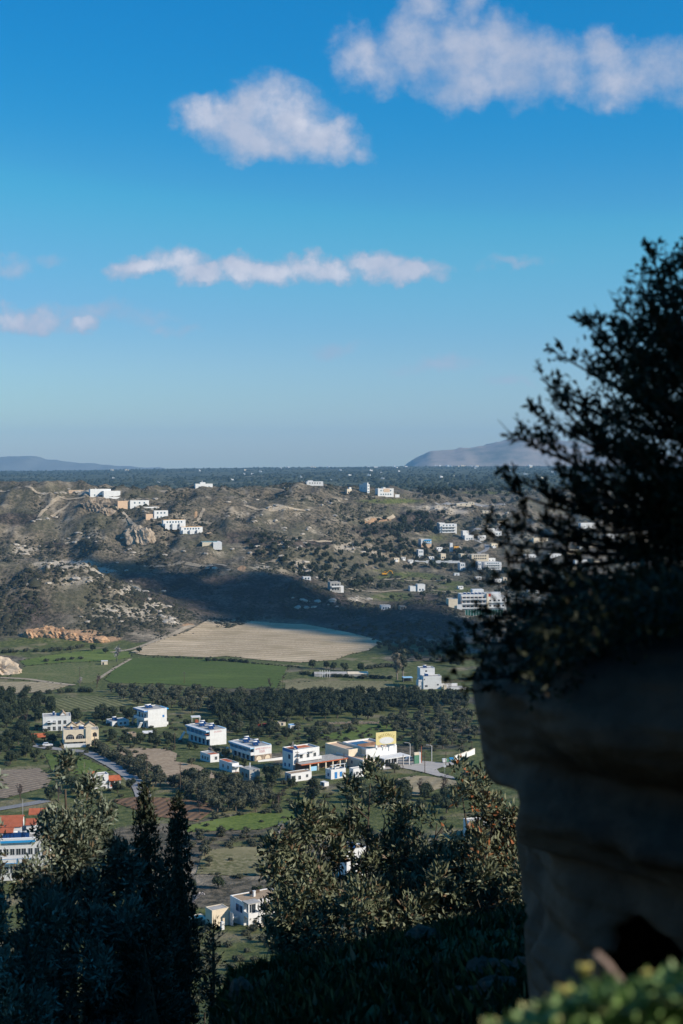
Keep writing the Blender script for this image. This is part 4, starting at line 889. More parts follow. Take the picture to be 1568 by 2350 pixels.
h = simple('blue_fronted_house', 'white house with sky blue trim over a peach ground floor', 245, 352, 410, 450, 'white', 5, 12, 4, 2); h.block('blue_band', 'skyblue', h.L * .3, h.L, -.3, -.02, h.H * .80, h.H * .96); h.block('ground_floor', 'peach', .05, h.L * .97, -.9, -.3, -1, h.H * .34); h.balcony(h.L * .3, h.L * .98, 1.3, h.H * .5, 'paleblue', 'white', .9)
h = simple('orange_house', 'white house with one vivid orange block and a small white tower', 650, 450, 790, 520, 'white', 4, 14, 3); h.body('orange', 'orange', .2, x0=h.L * .2, x1=h.L * .78, y0=-2.0, y1=-.05, z1=h.H * 1.1); h.block('tower', 'white', -1.5, h.L * .15, 1, 4, -1, h.H * 1.7)
simple('white_house', 'square white house among palms above the long white wall', 215, 487, 305, 590, 'white', 4, 16, 2, 2)
simple('cream_house', 'small cream house left of two others above the long white wall', 510, 540, 598, 610, 'cream', 4, 16, 2)
simple('cream_house', 'small peach shaded house just under the orange and white one', 765, 542, 855, 612, 'cream', 5, 18, 2)
simple('cream_row_house', 'long cream two storey row with arched windows beside the dark pine', 905, 552, 1160, 622, 'cream', 5, 10, 7, 2)
simple('white_block', 'tall narrow white frame building between two dark tree clumps', 760, 660, 850, 762, 'white', 4, 12, 2, 2)
simple('white_block', 'tall white balcony building right of the round dark trees', 992, 642, 1062, 762, 'white', 4, 12, 2, 2)
h = simple('white_hotel', 'broad white hotel of stacked open terraces near the pine tips', 1075, 652, 1325, 752, 'white', 5, 10, 6, 3)
for r in range(3): h.balcony(0, h.L, 1.8, h.H * (.05 + .31 * r), 'white', 'white', 1.0)
h = simple('twin_white_house', 'pair of white cube houses behind a line of round trees', 205, 940, 328, 1035, 'white', 4, 14, 2); h.body('white', 'roofgrey', .3, x0=-h.L * .95, x1=-.6, y0=1, y1=h.D, z1=h.H * .75)
simple('cream_hut', 'small cream hut on the slope below the white hotel', 1330, 850, 1400, 900, 'cream', 3, 12, 1)
simple('white_shed', 'tiny white shed on the dark ground under the net fence', 1110, 1348, 1165, 1392, 'white', 3, 12, 1)
simple('white_shed', 'low white boat shaped shed with a red post near the net fence', 1200, 1350, 1288, 1390, 'white', 3, 12, 1).block('post', 'red', 1.5, 1.8, -.4, -.1, 0, 4)
simple('white_house', 'plain white house half hidden by the pine branches', 1212, 245, 1330, 300, 'white', 4, 14, 2)
h = House('garden_wall', 'long low white garden wall across the foot of the village', 'wall', 952, 1290, 104, 2, 4, 2)
for k in range(12): h.block('wall_panel', 'white', h.L * k / 12 + .05, h.L * (k + 1) / 12 - .05, 0, .3, -1.2, h.H * (.7 + .3 * (k % 3 == 0)))
h = House('teal_shed', 'low teal roofed shed in the valley fields', 'shed', 1043, 1321, 12, 2, 6, 8); h.body('white', 'greenpaint', .1, y1=4); h.window('F', h.L * .5, .2, 1, 1.4, kind='door')
# houses seen through the pine
k = 0
HID = [(1206,1282,26,'white'),(1225,1247,34,'cream'),(1262,1281,28,'white'),(1300,1272,30,'cream'),(1330,1262,24,'white'),(1350,1256,22,'cream'),(1333,1214,38,'white'),(1390,1236,30,'white'),(1320,1296,30,'white'),(1306,1308,26,'cream'),(1356,1296,22,'cream'),(1213,1363,26,'white'),(1318,1370,16,'peach'),(1200,1414,26,'white'),(1240,1392,22,'cream')]
for (px, py, w_, mt) in HID:
    near_ = ['level with the white hotel', 'level with the long hotel', 'higher up by the ridge road'][0 if py > 1270 and py < 1330 else (1 if py >= 1330 else 2)]
    h = House('village_house', 'small %s village house glimpsed through the pine branches, %s' % (mt, near_), 'house', px, py, w_, 3, w_ * .36, 14, 'village houses seen through the pine'); h.body(mt, 'roofgrey', .3); h.wins('F', 3, h.H * .3, 1.1, 1.3); k += 1
for (px, py, w_, mt, lab) in [(1003,1263,13,'white','little white house between the blue fronted and the orange house'),(1098,1238,18,'white','white house on the inner bend of the grey hill road'),(1128,1256,16,'cream','cream house on the outer bend of the grey hill road'),(985,1284,12,'white','little white house right of the square white house among palms'),(1064,1279,12,'white','little white house below the orange house'),
    (1118,1291,20,'white','white house right of the long cream row house'),(1092,1331,14,'white','little white house below the broad white hotel, left one'),(1135,1338,18,'white','white house below the broad white hotel, right one'),(1118,1222,18,'white','white house on the uppermost bend of the hill road'),(1142,1204,16,'cream','cream house above the hill road'),
    (938,1291,11,'white','small white house at the left end of the long white wall'),(922,1284,9,'white','tiny white house left of the long white wall'),(905,1287,12,'cream','small cream house farthest left of the long white wall'),(1052,1352,12,'white','little white house on the terraces above the long hotel')]:
    h = House('village_house', lab, 'house', px, py, w_, 2.5, w_ * .42 + 1.5, 20, 'small houses of the right hand village'); h.body(mt, 'roofgrey', .3); h.wins('F', 2, h.H * .35, 1.1, 1.2); h.block('porch', 'white', h.L * .1, h.L * .6, -1.8, -.02, -1.2, h.H * .4)
# valley bottom bits
ZC = lambda x, y: (661.4 + x * .17575, 1286 + y * .17575)
h = simple('unfinished_house', 'grey white unfinished house at the foot of the rocky spur', 515, 285, 690, 405, 'concrete', 6, 16, 3, 2, z=ZC); h.balcony(h.L * .1, h.L * .95, 1.6, h.H * .48, 'white', 'white', .9); h.block('wall', 'white', h.L + .02, h.L * 1.3, 1, h.D * .7, -1.5, h.H * .55)
h = simple('white_hut', 'small broken white hut on the rocky spur', 182, 215, 298, 258, 'white', 3, 14, 2, z=ZC)
h = simple('farm_shed', 'long low white farm shed in the dip between the dark hillocks', 1200, 590, 1340, 650, 'white', 3, 8, 3, z=ZC)
simple('stone_shed', 'low grey stone shed in cloud shade beside the farm shed', 1445, 600, 1545, 648, 'stone', 3, 8, 2, z=ZC)
# digger
p = gp(884, 1321); dg = tag(empty('excavator', p, R(10)), 'yellow tracked excavator standing on the green valley field', 'excavator'); q_ = p.y / FP
s_ = 26 * q_ / 9.0
def sc(b, nm, mt, par=dg): return b.build(nm, C[mt], par)
for yy in (-1.2, 1.2): sc(MB().prism([(-2.2*s_, 0), (1.6*s_, 0), (2.0*s_, .5*s_), (1.6*s_, 1.0*s_), (-2.2*s_, 1.0*s_), (-2.6*s_, .5*s_)], 'y', yy*s_ - .35*s_, yy*s_ + .35*s_), 'track', 'rubber')
sc(MB().prism([(-2.9*s_, 1.1*s_), (1.2*s_, 1.1*s_), (1.2*s_, 1.9*s_), (-2.6*s_, 2.3*s_)], 'y', -1.3*s_, 1.3*s_), 'body', 'yellow')
cb = sc(MB().prism([(-.6*s_, 1.95*s_), (1.1*s_, 1.92*s_), (.8*s_, 3.3*s_), (-.5*s_, 3.3*s_)], 'y', .1*s_, 1.2*s_), 'cab', 'yellow'); sc(MB().prism([(-.4*s_, 2.2*s_), (.9*s_, 2.2*s_), (.7*s_, 3.1*s_), (-.35*s_, 3.1*s_)], 'y', .04*s_, .095*s_), 'window', 'glass', cb)
sc(MB().tube([(1.0*s_, -.4*s_, 1.8*s_), (3.4*s_, -.4*s_, 4.0*s_), (5.4*s_, -.4*s_, 3.5*s_)], .32*s_, 6), 'boom', 'yellow'); sc(MB().tube([(5.3*s_, -.4*s_, 3.5*s_), (6.2*s_, -.4*s_, 1.4*s_)], .25*s_, 6), 'arm', 'yellow'); sc(MB().prism([(5.8*s_, .3*s_), (6.6*s_, .2*s_), (6.6*s_, 1.4*s_), (6.0*s_, 1.3*s_)], 'y', -.9*s_, .1*s_), 'bucket', 'rubber')
# hilltop villas
h = simple('hilltop_villa', 'topmost white villa standing behind the brown crag on the hill', 245, 122, 430, 178, 'white', 5, 20, 4, z=ZQ, group='white villas stepping down the hill'); h.body('white', 'white', .3, x0=h.L * .55, x1=h.L * 1.35, y0=-7, y1=-.5, z1=h.H * .75, z0=-6); h.block('terrace_wall', 'white', h.L * .2, h.L * 1.5, -12, -11.6, -6, -.2); h.chimney(h.L * .3, 2, h.H)
h = House('earth_wall', 'pale peach retaining wall left of the topmost villa', 'wall', 158, 1132, 40, 4, 7, 12); h.block('wall', 'peach', 0, h.L, 0, .6, -2, h.H); h.block('coping', 'cream', -.1, h.L + .1, -.1, .7, h.H + .003, h.H + .2)
h = simple('hilltop_villa', 'second white villa down the hill, joined to a long peach walled block', 600, 222, 765, 285, 'white', 3, 18, 3, 2, z=ZQ, group='white villas stepping down the hill'); h.body('peach', 'peach', .3, x0=-h.L * .62, x1=-.05, y0=2, y1=h.D + 2, z1=h.H * .95); h.body('white', 'peach', .3, x0=h.L * .6, x1=h.L * 1.3, y0=-7, y1=-.3, z0=-6, z1=h.H * .25); h.wins('F', 2, -h.H * .3, 1.6, 1.5, h.L * .65, h.L * 1.25, plane=-7)
h = simple('hilltop_villa', 'third white villa down the hill with a peach block at its left', 810, 310, 935, 372, 'white', 3, 18, 3, 2, z=ZQ, group='white villas stepping down the hill'); h.body('peach', 'peach', .3, x0=-h.L * .6, x1=-h.L * .1, y0=0, y1=h.D, z1=h.H * .6); h.block('roof_tiles', 'orange', .3, h.L - .3, .3, h.D * .6, h.H - .28, h.H - .2)
for lab, (x0, y0, x1, y1) in (('fourth white villa row down the hill with six dark bays', (885, 392, 1085, 448)), ('lowest white villa row down the hill, next above the pool terrace', (1040, 452, 1235, 502))):
    h = simple('villa_row', lab, x0, y0, x1, y1, 'white', 4, 16, 6, 2, z=ZQ, group='white villas stepping down the hill')
    for k in range(3):
        h.block('bay', 'white', h.L * (.05 + .33 * k), h.L * (.25 + .33 * k), -2.4, -.02, -2, h.H * .55); h.block('roof_tiles', 'orange', h.L * (.02 + .33 * k), h.L * (.3 + .33 * k), .4, h.D, h.H - .28, h.H + .25)
p = gp(*ZQ(1225, 615)); h = House('pool_terrace', 'white walled terrace with a turquoise pool below the villas', 'pool', *ZQ(1240, 612), 44, 6, 10, 10); L, D, H = h.L, 16, h.H
h.block('wall', 'cream', 0, L * .45, 0, D, -3, H * .9); h.block('wall', 'white', L * .55, L, -2, D, -3, H * .95); h.block('wall', 'grey', L * .45, L * .55, .5, D, -3, H * .9); h.block('pool_rim', 'white', -.3, L * .95, 2, D + 1, H * .95 + .02, H * 1.02); h.block('water', 'water', .2, L * .8, 2.5, D + .5, H * 1.02 + .003, H * 1.06)
for (x, y) in ((-9, 6), (12, 22), (16, 24)): pass
for k, (x, y) in enumerate(((1285, 530), (1305, 525))):
    q = gp(*ZQ(x, y)); u_ = tag(empty('straw_parasol', q), 'straw parasol beside the pool, %s' % ('nearer the lowest villa row' if k == 0 else 'on its far side'), 'parasol', 'straw parasols by the pool'); MB().tube([(0, 0, -.5), (0, 0, 4.0)], .12, 6).build('pole', C['wood'], u_); MB().tube([(0, 0, 3.4), (0, 0, 4.6)], [2.4, .1], 10).build('canopy', C['roofbrown'], u_)
h = simple('ridge_house', 'bright white house with a chimney alone on the left ridge', 1165, 72, 1325, 108, 'white', 4, 15, 4, z=ZQ); h.body('white', 'white', .3, x0=h.L * .3, x1=h.L * .6, y0=h.D * .3, y1=h.D, z1=h.H * 1.3); h.chimney(h.L * .42, h.D * .5, h.H * 1.3, 1.6); h.block('terrace', 'white', h.L * .3, h.L * .9, -6, -2, -5, -.6)
h = House('ridge_house', 'long white house low on the rocky top of the middle ridge', 'house', 704, 1112, 38, 3, 7, 10); h.body('white', 'white', .3); h.wins('F', 5, h.H * .3, 1.2, 1.3); h.body('white', 'white', .3, x0=h.L * .1, x1=h.L * .4, y0=2, y1=h.D, z1=h.H * 1.3)
h = simple('tower_house', 'tall white tower house with a peach right end on the ridge', 300, 185, 500, 330, 'white', 18, 30, 2, 3, z=ZT); h.body('white', 'white', .3, x0=.1, x1=h.L * .5, y0=.1, y1=h.D * .55, z0=h.H - .2, z1=h.H * 1.2); MB().box(h.L + .005, h.L + .03, .1, h.D - .1, -1, h.H).build('end_wall', C['peach'], h.root); h.wins('L', 2, h.H * .5, 1.1, 1.3)
h = simple('ridge_villa', 'broad white villa with a peach upper wall right of the tower house', 612, 262, 975, 385, 'white', 6, 14, 5, 2, z=ZT); h.block('upper_wall', 'peach', h.L * .35, h.L * .75, -.05, -.005, h.H * .5, h.H * .98); h.block('roof_room', 'white', h.L * .38, h.L * .52, 2, h.D, h.H - .25, h.H * 1.15); h.block('side_wall', 'white', h.L * 1.08, h.L * 1.35, -1, -.7, -2, h.H * .18); h.chimney(h.L * .1, 3, h.H, .8)
h = simple('ridge_ruin', 'small cream half built house left of the tower house', 25, 262, 150, 340, 'cream', 4, 18, 2, z=ZT); h.block('tower', 'white', h.L * .5, h.L * .95, .5, h.D * .8, h.H - .2, h.H * 1.35); h.block('terrace', 'peach', -3, h.L * 1.5, -5, -4.6, -3, .4)
for (px, py, w_, lab) in ((653, 1123, 10, 'low pale hut on the ridge left of the middle house'), (1048, 1160, 34, 'low cream barn in the plateau fields'), (1108, 1177, 22, 'pale walled enclosure beside the ridge road'), (1075, 1157, 14, 'tiny white plateau house next to the ridge road')):
    h = House('field_barn', lab, 'barn', px, py, w_, 2, 4.5, 6); h.body('cream', 'white', .2); h.wins('F', 2, h.H * .2, 1.4, 1.4)
# ------------------------------------------------------------------ specks of houses on the far plain
r2 = random.Random(4)
bm_ = {}
for k in range(110):
    if k < 62: px = r2.uniform(420, 1450); py = r2.gauss(1072 - (px - 420) * .004, 1.6) + 1.0
    elif k < 78: px = r2.uniform(980, 1130); py = r2.uniform(1067.5, 1071)
    else: px = r2.uniform(0, 1450); py = 1080 + r2.random() ** 1.5 * 34
    q = gp(px, py, 2500)
    if q.y < 2400: continue
    s = q.y / FP; w = r2.uniform(3.5, 9) * s; hh = r2.uniform(1.8, 3.2) * s; mt = r2.choice(['white', 'white', 'cream'])
    key = (k % 9, mt)
    if key not in bm_:
        bm_[key] = MB().box(-.5, .5, -.4, .4, -.6, 1).box(-.5, -.1, -.38, .3, 1.004, 1.35).mesh('far_house', C[mt])
    o = link('far_house', bm_[key], None, q, r2.uniform(-.4, .4)); o.scale = (w, w * .8, hh)
    far_lab = 'white speck of a house along the far rim of the plain' if py < 1076 else 'pale lone house out on the dark plain'
    tag(o, far_lab, 'house', 'far houses on the plain')
# ------------------------------------------------------------------ poles, lamps, vehicles, bins, signs
def pole(px, py, top, label, arms=1, mat='wood', r=.13):
    p = gp(px, py); hh = (py - top) * p.y / FP
    t = tag(empty('power_pole', p), label, 'power pole', 'wooden poles across the valley'); MB().tube([(0, 0, -1), (0, 0, hh)], [r * 1.2, r * .8], 7).build('pole', C[mat], t)
    if arms: MB().box(-.8, .8, -.06, .06, hh - .7, hh - .55).build('crossarm', C[mat], t); MB().box(-.7, -.62, -.04, .04, hh - .54, hh - .3).box(.62, .7, -.04, .04, hh - .54, hh - .3).box(-.04, .04, -.04, .04, hh + .002, hh + .2).build('insulator', C['concrete'], t)
for (a, b, lab) in [((505,130),40,'wooden pole standing in the left pasture'), ((1165,145),72,'wooden pole at the near edge of the green wheat field'), ((1105,572),455,'wooden pole behind the ploughed field'), ((930,770),588,'tall wooden pole in the near left part of the ploughed field'), ((1140,862),640,'tallest dark pole, at the near corner of the ploughed field'), ((745,585),518,'short pole beside the lane shrubs'), ((598,566),452,'pole against the right wing of the cream apartments')]:
    pole(*Z3(*a), Z3(0, b)[1], lab)
pole(*Z4(573, 128), Z4(0, 70)[1], 'pole with a box at the right end of the wheat field'); pole(*Z4(640, 518), Z4(0, 420)[1], 'pole in front of the blue cornered villa'); pole(*Z4(858, 520), Z4(0, 430)[1], 'pole before the cream restaurant wall', 0)
pole(*ZR(845, 685), ZR(0, 400)[1], 'dark pole at the kerb of the restaurant yard'); pole(*ZR(560, 635), ZR(0, 440)[1], 'short dark pole at the yard edge near the black car', 0); pole(*ZR(1120, 600), ZR(0, 410)[1], 'thin pole beside the rubbish bins', 0); pole(*ZR(1460, 430), ZR(0, 270)[1], 'dark pole behind the curved white wall', 0); pole(*ZR(800, 565), ZR(0, 330)[1], 'rusty pole right of the green sign pillar', 0, 'rust')
def lamp(px, py, top, label):
    p = gp(px, py); hh = (py - top) * p.y / FP; t = tag(empty('street_lamp', p), label, 'street lamp', 'street lamps round the yard')
    MB().tube([(0, 0, -.5), (0, 0, hh - .3), (-.4, 0, hh), (-1.5, 0, hh + .1)], [.13, .1, .07, .06], 7).build('post', C['white'], t); MB().box(-2.1, -1.4, -.14, .14, hh + .02, hh + .2).build('lamp_head', C['metal'], t)
lamp(*ZR(935, 540), ZR(0, 320)[1], 'tall pale lamp post at the back of the restaurant yard'); lamp(*ZR(652, 510), ZR(0, 290)[1], 'thin lamp post beside the dark cypress'); 
def car(px, py, L_, rz, paint, label, cat, body='car'):
    p = gp(px, py); t = tag(empty('parked_car', p + Vector((0, 0, .22)), R(rz)), label, cat)
    W_ = 1.85; hb = .95 if body == 'car' else 1.15; ht = 1.45 if body == 'car' else 1.9; x = L_ / 2
    MB().prism([(-x, .35), (x, .35), (x, .75), (x * .92, hb * .93), (x * .45, hb), (-x * .9, hb), (-x, hb * .8)], 'y', -W_/2, W_/2).build('body', C[paint], t)
    cab = MB().prism([(-x * .82, hb + .004), (x * .42, hb + .004), (x * .12, ht), (-x * .66, ht)], 'y', -W_/2 + .12, W_/2 - .12).build('cabin', C[paint], t)
    for sgn in (-1, 1): MB().prism([(-x * .70, hb + .08), (x * .30, hb + .08), (x * .09, ht - .1), (-x * .60, ht - .1)], 'y', sgn * (W_/2 - .115) - .008, sgn * (W_/2 - .115) + .008).build('window', C['glass'], cab)
    MB().prism([(x * .40, hb + .1), (x * .44, hb + .1), (x * .16, ht - .08), (x * .13, ht - .08)], 'y', -W_/2 + .25, W_/2 - .25).build('windscreen', C['glass'], cab)
    for fx in (-.62, .62):
        for sgn in (-1, 1):
            w_ = MB().tube([(x * fx, sgn * (W_/2 - .12), .34), (x * fx, sgn * (W_/2 + .03), .34)], .34, 12).build('wheel', C['rubber'], t); MB().tube([(x * fx, sgn * (W_/2 + .032), .34), (x * fx, sgn * (W_/2 + .045), .34)], .19, 10).build('rim', C['metal'], w_)
    for sgn in (-1, 1): MB().box(x + .002, x + .03, sgn * .62 - .2, sgn * .62 + .2, .62, .8).build('headlight', C['white'], t)
    return t
car(*ZR(335, 606), 4.9, 12, 'carblack', 'large black car parked before the restaurant arcade', 'car', 'van')
car(*ZR(660, 532), 4.2, 8, 'carwhite', 'white car parked behind the green sign pillar', 'car')
car(*Z3(300, 545), 4.2, 15, 'carwhite', 'pale car parked in the shade left of the cream apartments', 'car')
car(*ZR(250, 634), 4.0, 60, 'carblack', 'small dark car half hidden by leaves at the yard edge', 'car')
p = gp(*ZR(740, 575)); t = tag(empty('sign_pillar', p, R(20)), 'square green sign pillar with a white edge strip in the restaurant yard', 'sign'); q_ = p.y / FP; hh = 28 * q_
MB().box(-.9, 1.0, 0, .8, -.5, hh * .78).build('panel', C['greenpaint'], t); MB().box(-.9, 1.0, 0, .8, hh * .78 + .004, hh).build('cream_top', C['cream'], t); MB().box(1.003, 1.5, -.1, .9, -.5, hh * 1.0).build('white_edge', C['white'], t); MB().box(-2.4, 2.2, -1.2, 1.8, -.6, .35).build('plinth', C['concrete'], t)
def bin_(px, py, mat, label):
    p = gp(px, py); t = tag(empty('rubbish_bin', p + Vector((0, 0, .22)), R(10)), label, 'bin'); MB().prism([(-.65, .15), (.65, .15), (.8, 1.25), (-.8, 1.25)], 'y', -.5, .5).build('tub', C[mat], t); MB().prism([(-.85, 1.254), (.85, 1.254), (.7, 1.45), (-.7, 1.45)], 'y', -.55, .55).build('lid', C[mat], t)
    for x in (-.55, .55): MB().tube([(x, -.55, .1), (x, -.45, .1)], .1, 8).build('wheel', C['rubber'], t)
bin_(*ZR(1132, 552), 'greenpaint', 'grey green wheeled bin left of the blue bin'); bin_(*ZR(1192, 545), 'skyblue', 'bright blue wheeled bin at the end of the white wall'); bin_(*ZR(1100, 556), 'white', 'pale bin at the left end of the bin row')
p = gp(*ZR(1105, 690)); t = tag(empty('road_sign', p), 'round white road sign on a thin post in the grass island', 'road sign'); MB().tube([(0, 0, -.3), (0, 0, 2.4)], .05, 6).build('post', C['metal'], t); MB().tube([(0, -.06, 2.6), (0, -.03, 2.6)], .5, 14).build('disc', C['white'], t)
# curved white wall by the bins
pts = [gp(*ZR(x, y)) for x, y in ((1230, 535), (1300, 510), (1400, 478), (1500, 440))]; t = tag(empty('white_wall', pts[0]), 'white wall curving up the roadside behind the bins', 'wall')
for a, b in zip(pts[:-1], pts[1:]):
    d_ = b - a; ang = math.atan2(d_.y, d_.x); o = MB().box(0, d_.xy.length - .05, 0, .3, -1, 1.9).build('wall_section', C['white'], t, loc=a - pts[0]); o.rotation_euler = (0, 0, ang); link('coping', MB().box(0, d_.xy.length - .05, -.05, .35, 1.904, 2.0).mesh('coping', C['cream']), o)
h = House('orange_crates', 'orange boxes at the edge of the dark wood', 'crate', 578, 1668, 10, 2, 4, 10)
for k in range(3): h.block('box', 'red', k * 2.4, k * 2.4 + 1.8, 0, 1.5, -.5, 1.2)

# ------------------------------------------------------------------ vegetation
def mat_leaf(name, a, b2, rough=0.7, dry=None, trans=0.0, spec=0.2):
    m, t, b = new_mat(name); b.inputs['Roughness'].default_value = rough; b.inputs['Specular IOR Level'].default_value = spec
    rnd = t.node('ShaderNodeNewGeometry').outputs['Random Per Island']
    oi = t.node('ShaderNodeObjectInfo').outputs['Random']
    c = t.mix(rnd, a, b2)
    if dry: c = t.mix(t.ramp(rnd, 0.86, 0.93), c, dry)
    c = t.mix(t.math('MULTIPLY', oi, 0.35), c, tuple(x * 0.55 for x in a))
    t.put(b.inputs['Base Color'], c)
    return m
ML = {'olive': mat_leaf('olive_leaves', (0.040,0.046,0.024), (0.105,0.108,0.068)),
      'dark': mat_leaf('dark_leaves', (0.018,0.028,0.012), (0.050,0.062,0.028)),
      'brown': mat_leaf('brown_twigs', (0.065,0.045,0.035), (0.125,0.090,0.075)),
      'blossom': mat_leaf('blossom', (0.30,0.27,0.27), (0.52,0.48,0.48)),
      'twig': mat_leaf('bare_twigs', (0.17,0.145,0.125), (0.27,0.235,0.21)),
      'reed': mat_leaf('dry_reeds', (0.14,0.115,0.075), (0.26,0.215,0.145)),
      'scrub': mat_leaf('scrub_leaves', (0.026,0.028,0.015), (0.066,0.063,0.038)),
      'far': mat_leaf('far_tree_leaves', (0.020,0.030,0.016), (0.045,0.055,0.028))}
M_BARK = mat_plain('bark', (0.12, 0.095, 0.07), 0.25, 0.9, 3.0)
M_PALEBARK = mat_plain('pale_bark', (0.24, 0.20, 0.165), 0.2, 0.9, 3.0)
def leaf_cloud(n, lobes, size, seed, shell=0.55, flat=1.0, up=0.0, aspect=0.55):
    """leaf clumps as small four sided blades spread through overlapping lobes [(cx,cy,cz,rx,ry,rz)]"""
    g = np.random.default_rng(seed); L_ = np.array(lobes, float); w = L_[:,3]*L_[:,4]*L_[:,5]; w = w ** 0.66; pick = g.choice(len(L_), n, p=w / w.sum())
    d = g.normal(size=(n, 3)); d /= np.linalg.norm(d, axis=1)[:, None]
    r = shell + (1 - shell) * g.random(n) ** 0.7; r[g.random(n) < 0.15] *= 0.75
    P = L_[pick, :3] + d * L_[pick, 3:] * r[:, None]
    nrm = d + g.normal(size=(n, 3)) * 0.55; nrm[:, 2] += 0.25; nrm /= np.linalg.norm(nrm, axis=1)[:, None]
    a = np.cross(nrm, g.normal(size=(n, 3))); a[:, 2] += up; a -= nrm * np.sum(a * nrm, 1)[:, None]; a /= np.linalg.norm(a, axis=1)[:, None] + 1e-9; b = np.cross(nrm, a)
    s = size * g.uniform(0.6, 1.35, n)[:, None]
    q = s * aspect
    V = np.stack([P - a * s, P - b * q * .8 + nrm * s * .15, P + a * s, P + b * q * .8 + nrm * s * .15], 1).reshape(-1, 3)
    return V, np.arange(4 * n).reshape(-1, 4)
def core(lobes, k=0.72, seed=0):
    """dark inner mass that keeps the crown from being see-through"""
    bm = bmesh.new(); bmesh.ops.create_icosphere(bm, subdivisions=1, radius=1); v0 = np.array([v.co for v in bm.verts]); f0 = np.array([[v.index for v in f.verts] for f in bm.faces]); bm.free()
    V = []; Fc = []; g = np.random.default_rng(seed)
    for i, l in enumerate(lobes):
        V.append(v0 * np.array(l[3:]) * k * g.uniform(.85, 1.1, (len(v0), 1)) + np.array(l[:3])); Fc.append(f0 + i * len(v0))
    return np.concatenate(V), np.concatenate(Fc)
def crown_mesh(name, n, lobes, size, mat, seed, **kw):
    V, Fc = leaf_cloud(n, lobes, size, seed, **kw); cv_, cf = core(lobes, 0.70, seed)
    tri = np.concatenate([Fc[:, [0,1,2]], Fc[:, [0,2,3]], cf + len(V)]) 
    return np_mesh(name, np.concatenate([V, cv_]), tri, mat)
def rand_lobes(seed, n, R_, H_, z0, spread=0.55):
    g = random.Random(seed); out = [(0, 0, z0 + H_ * .5, R_ * .62, R_ * .62, H_ * .46)]
    for k in range(n):
        a = 2 * math.pi * k / n + g.uniform(-.4, .4); r = R_ * spread * g.uniform(.75, 1.1); s = R_ * g.uniform(.34, .52)
        out.append((r * math.cos(a), r * math.sin(a), z0 + H_ * g.uniform(.28, .72), s, s * g.uniform(.85, 1.1), H_ * g.uniform(.22, .34)))
    return out
def branch_tree(seed, H_, levels, n0, spread, r0, sides=3, up=0.35, shrink=0.68):
    """bare branches; returns MB and tips"""
    g = random.Random(seed); mb = MB(); tips = []
    def grow(p, d, ln, r, lv):
        q1 = p + d * ln * .5 + Vector((g.uniform(-1,1), g.uniform(-1,1), g.uniform(-1,1))) * ln * .06; q2 = q1 + (d + Vector((g.uniform(-1,1), g.uniform(-1,1), g.uniform(0,1))) * .18).normalized() * ln * .5
        mb.tube([p, q1, q2], [r, r * .85, r * .62], sides if lv < 2 else 3, cap=False)
        if lv >= levels: tips.append(q2); return
        for k in range(n0):
            ax = Vector((g.gauss(0,1), g.gauss(0,1), g.gauss(0,1))).normalized(); nd = (d + ax * spread + Vector((0, 0, up))).normalized()
            grow(q2 if k < n0 - 1 else q1, nd, ln * shrink * g.uniform(.8, 1.15), r * .6, lv + 1)
    grow(Vector((0, 0, -.4)), Vector((0, 0, 1)), H_ * .32, r0, 0)
    return mb, tips
PROTO = {}
def proto(kind, parts):
    PROTO.setdefault(kind, []).append(parts)
for s in range(4):
    lb = rand_lobes(s + 1, 6, 3.0, 3.6, 1.3); tr = MB().tube([(0,0,-.8),(.1,.05,.9),(.35,.1,2.2)], [.34,.27,.16], 7).tube([(.1,.05,.9),(-.5,.3,2.1)], [.2,.1], 5)
    proto('olive', [('trunk', tr.mesh('trunk', M_BARK)), ('crown', crown_mesh('crown', 620, lb, .36, ML['olive'], s + 1))])
for s in range(4):
    lb = rand_lobes(s + 21, 7, 3.0, 5.0, .6, .5); tr = MB().tube([(0,0,-.8),(0,.1,1.2),(.1,.1,3.2)], [.3,.24,.15], 7)
    proto('dark', [('trunk', tr.mesh('trunk', M_BARK)), ('crown', crown_mesh('crown', 640, lb, .36, ML['dark'], s + 31))])
for s in range(4):
    lb = rand_lobes(s + 41, 5, 1.8, 1.9, -.1, .6)
    proto('bush', [('foliage', crown_mesh('foliage', 330, lb, .26, ML['dark' if s % 2 else 'olive'], s + 51))])
for s in range(2):
    lb = [(0,0,1.6,.8,.8,1.7),(0,0,3.6,.75,.75,1.9),(0,0,5.6,.5,.5,1.8),(0,0,7.2,.25,.25,1.1)]; tr = MB().tube([(0,0,-.6),(0,0,5)], [.2,.08], 6)
    proto('cypress', [('trunk', tr.mesh('trunk', M_BARK)), ('crown', crown_mesh('crown', 420, lb, .28, ML['dark'], s + 61, up=1.5))])
for s in range(3):
    mb, tips = branch_tree(s + 3, 5.5, 4, 3, .62, .16); g = np.random.default_rng(s); V = np.repeat(np.array([list(p) for p in tips]), 3, 0) + g.normal(size=(len(tips) * 3, 3)) * .18
    n = len(V); a = g.normal(size=(n, 3)) * .10; b = g.normal(size=(n, 3)) * .10
    proto('blossom', [('trunk', mb.mesh('branches', ML['twig'])), ('crown', np_mesh('blossom', np.stack([V - a, V - b, V + a, V + b], 1).reshape(-1, 3), np.arange(4 * n).reshape(-1, 4), ML['blossom']))])
    proto('bare', [('trunk', mb.mesh('branches', ML['brown'])), ('crown', np_mesh('twigs', np.stack([V - a*1.3, V - b*.5, V + a*1.3, V + b*.5], 1).reshape(-1, 3), np.arange(4 * n).reshape(-1, 4), ML['brown']))])
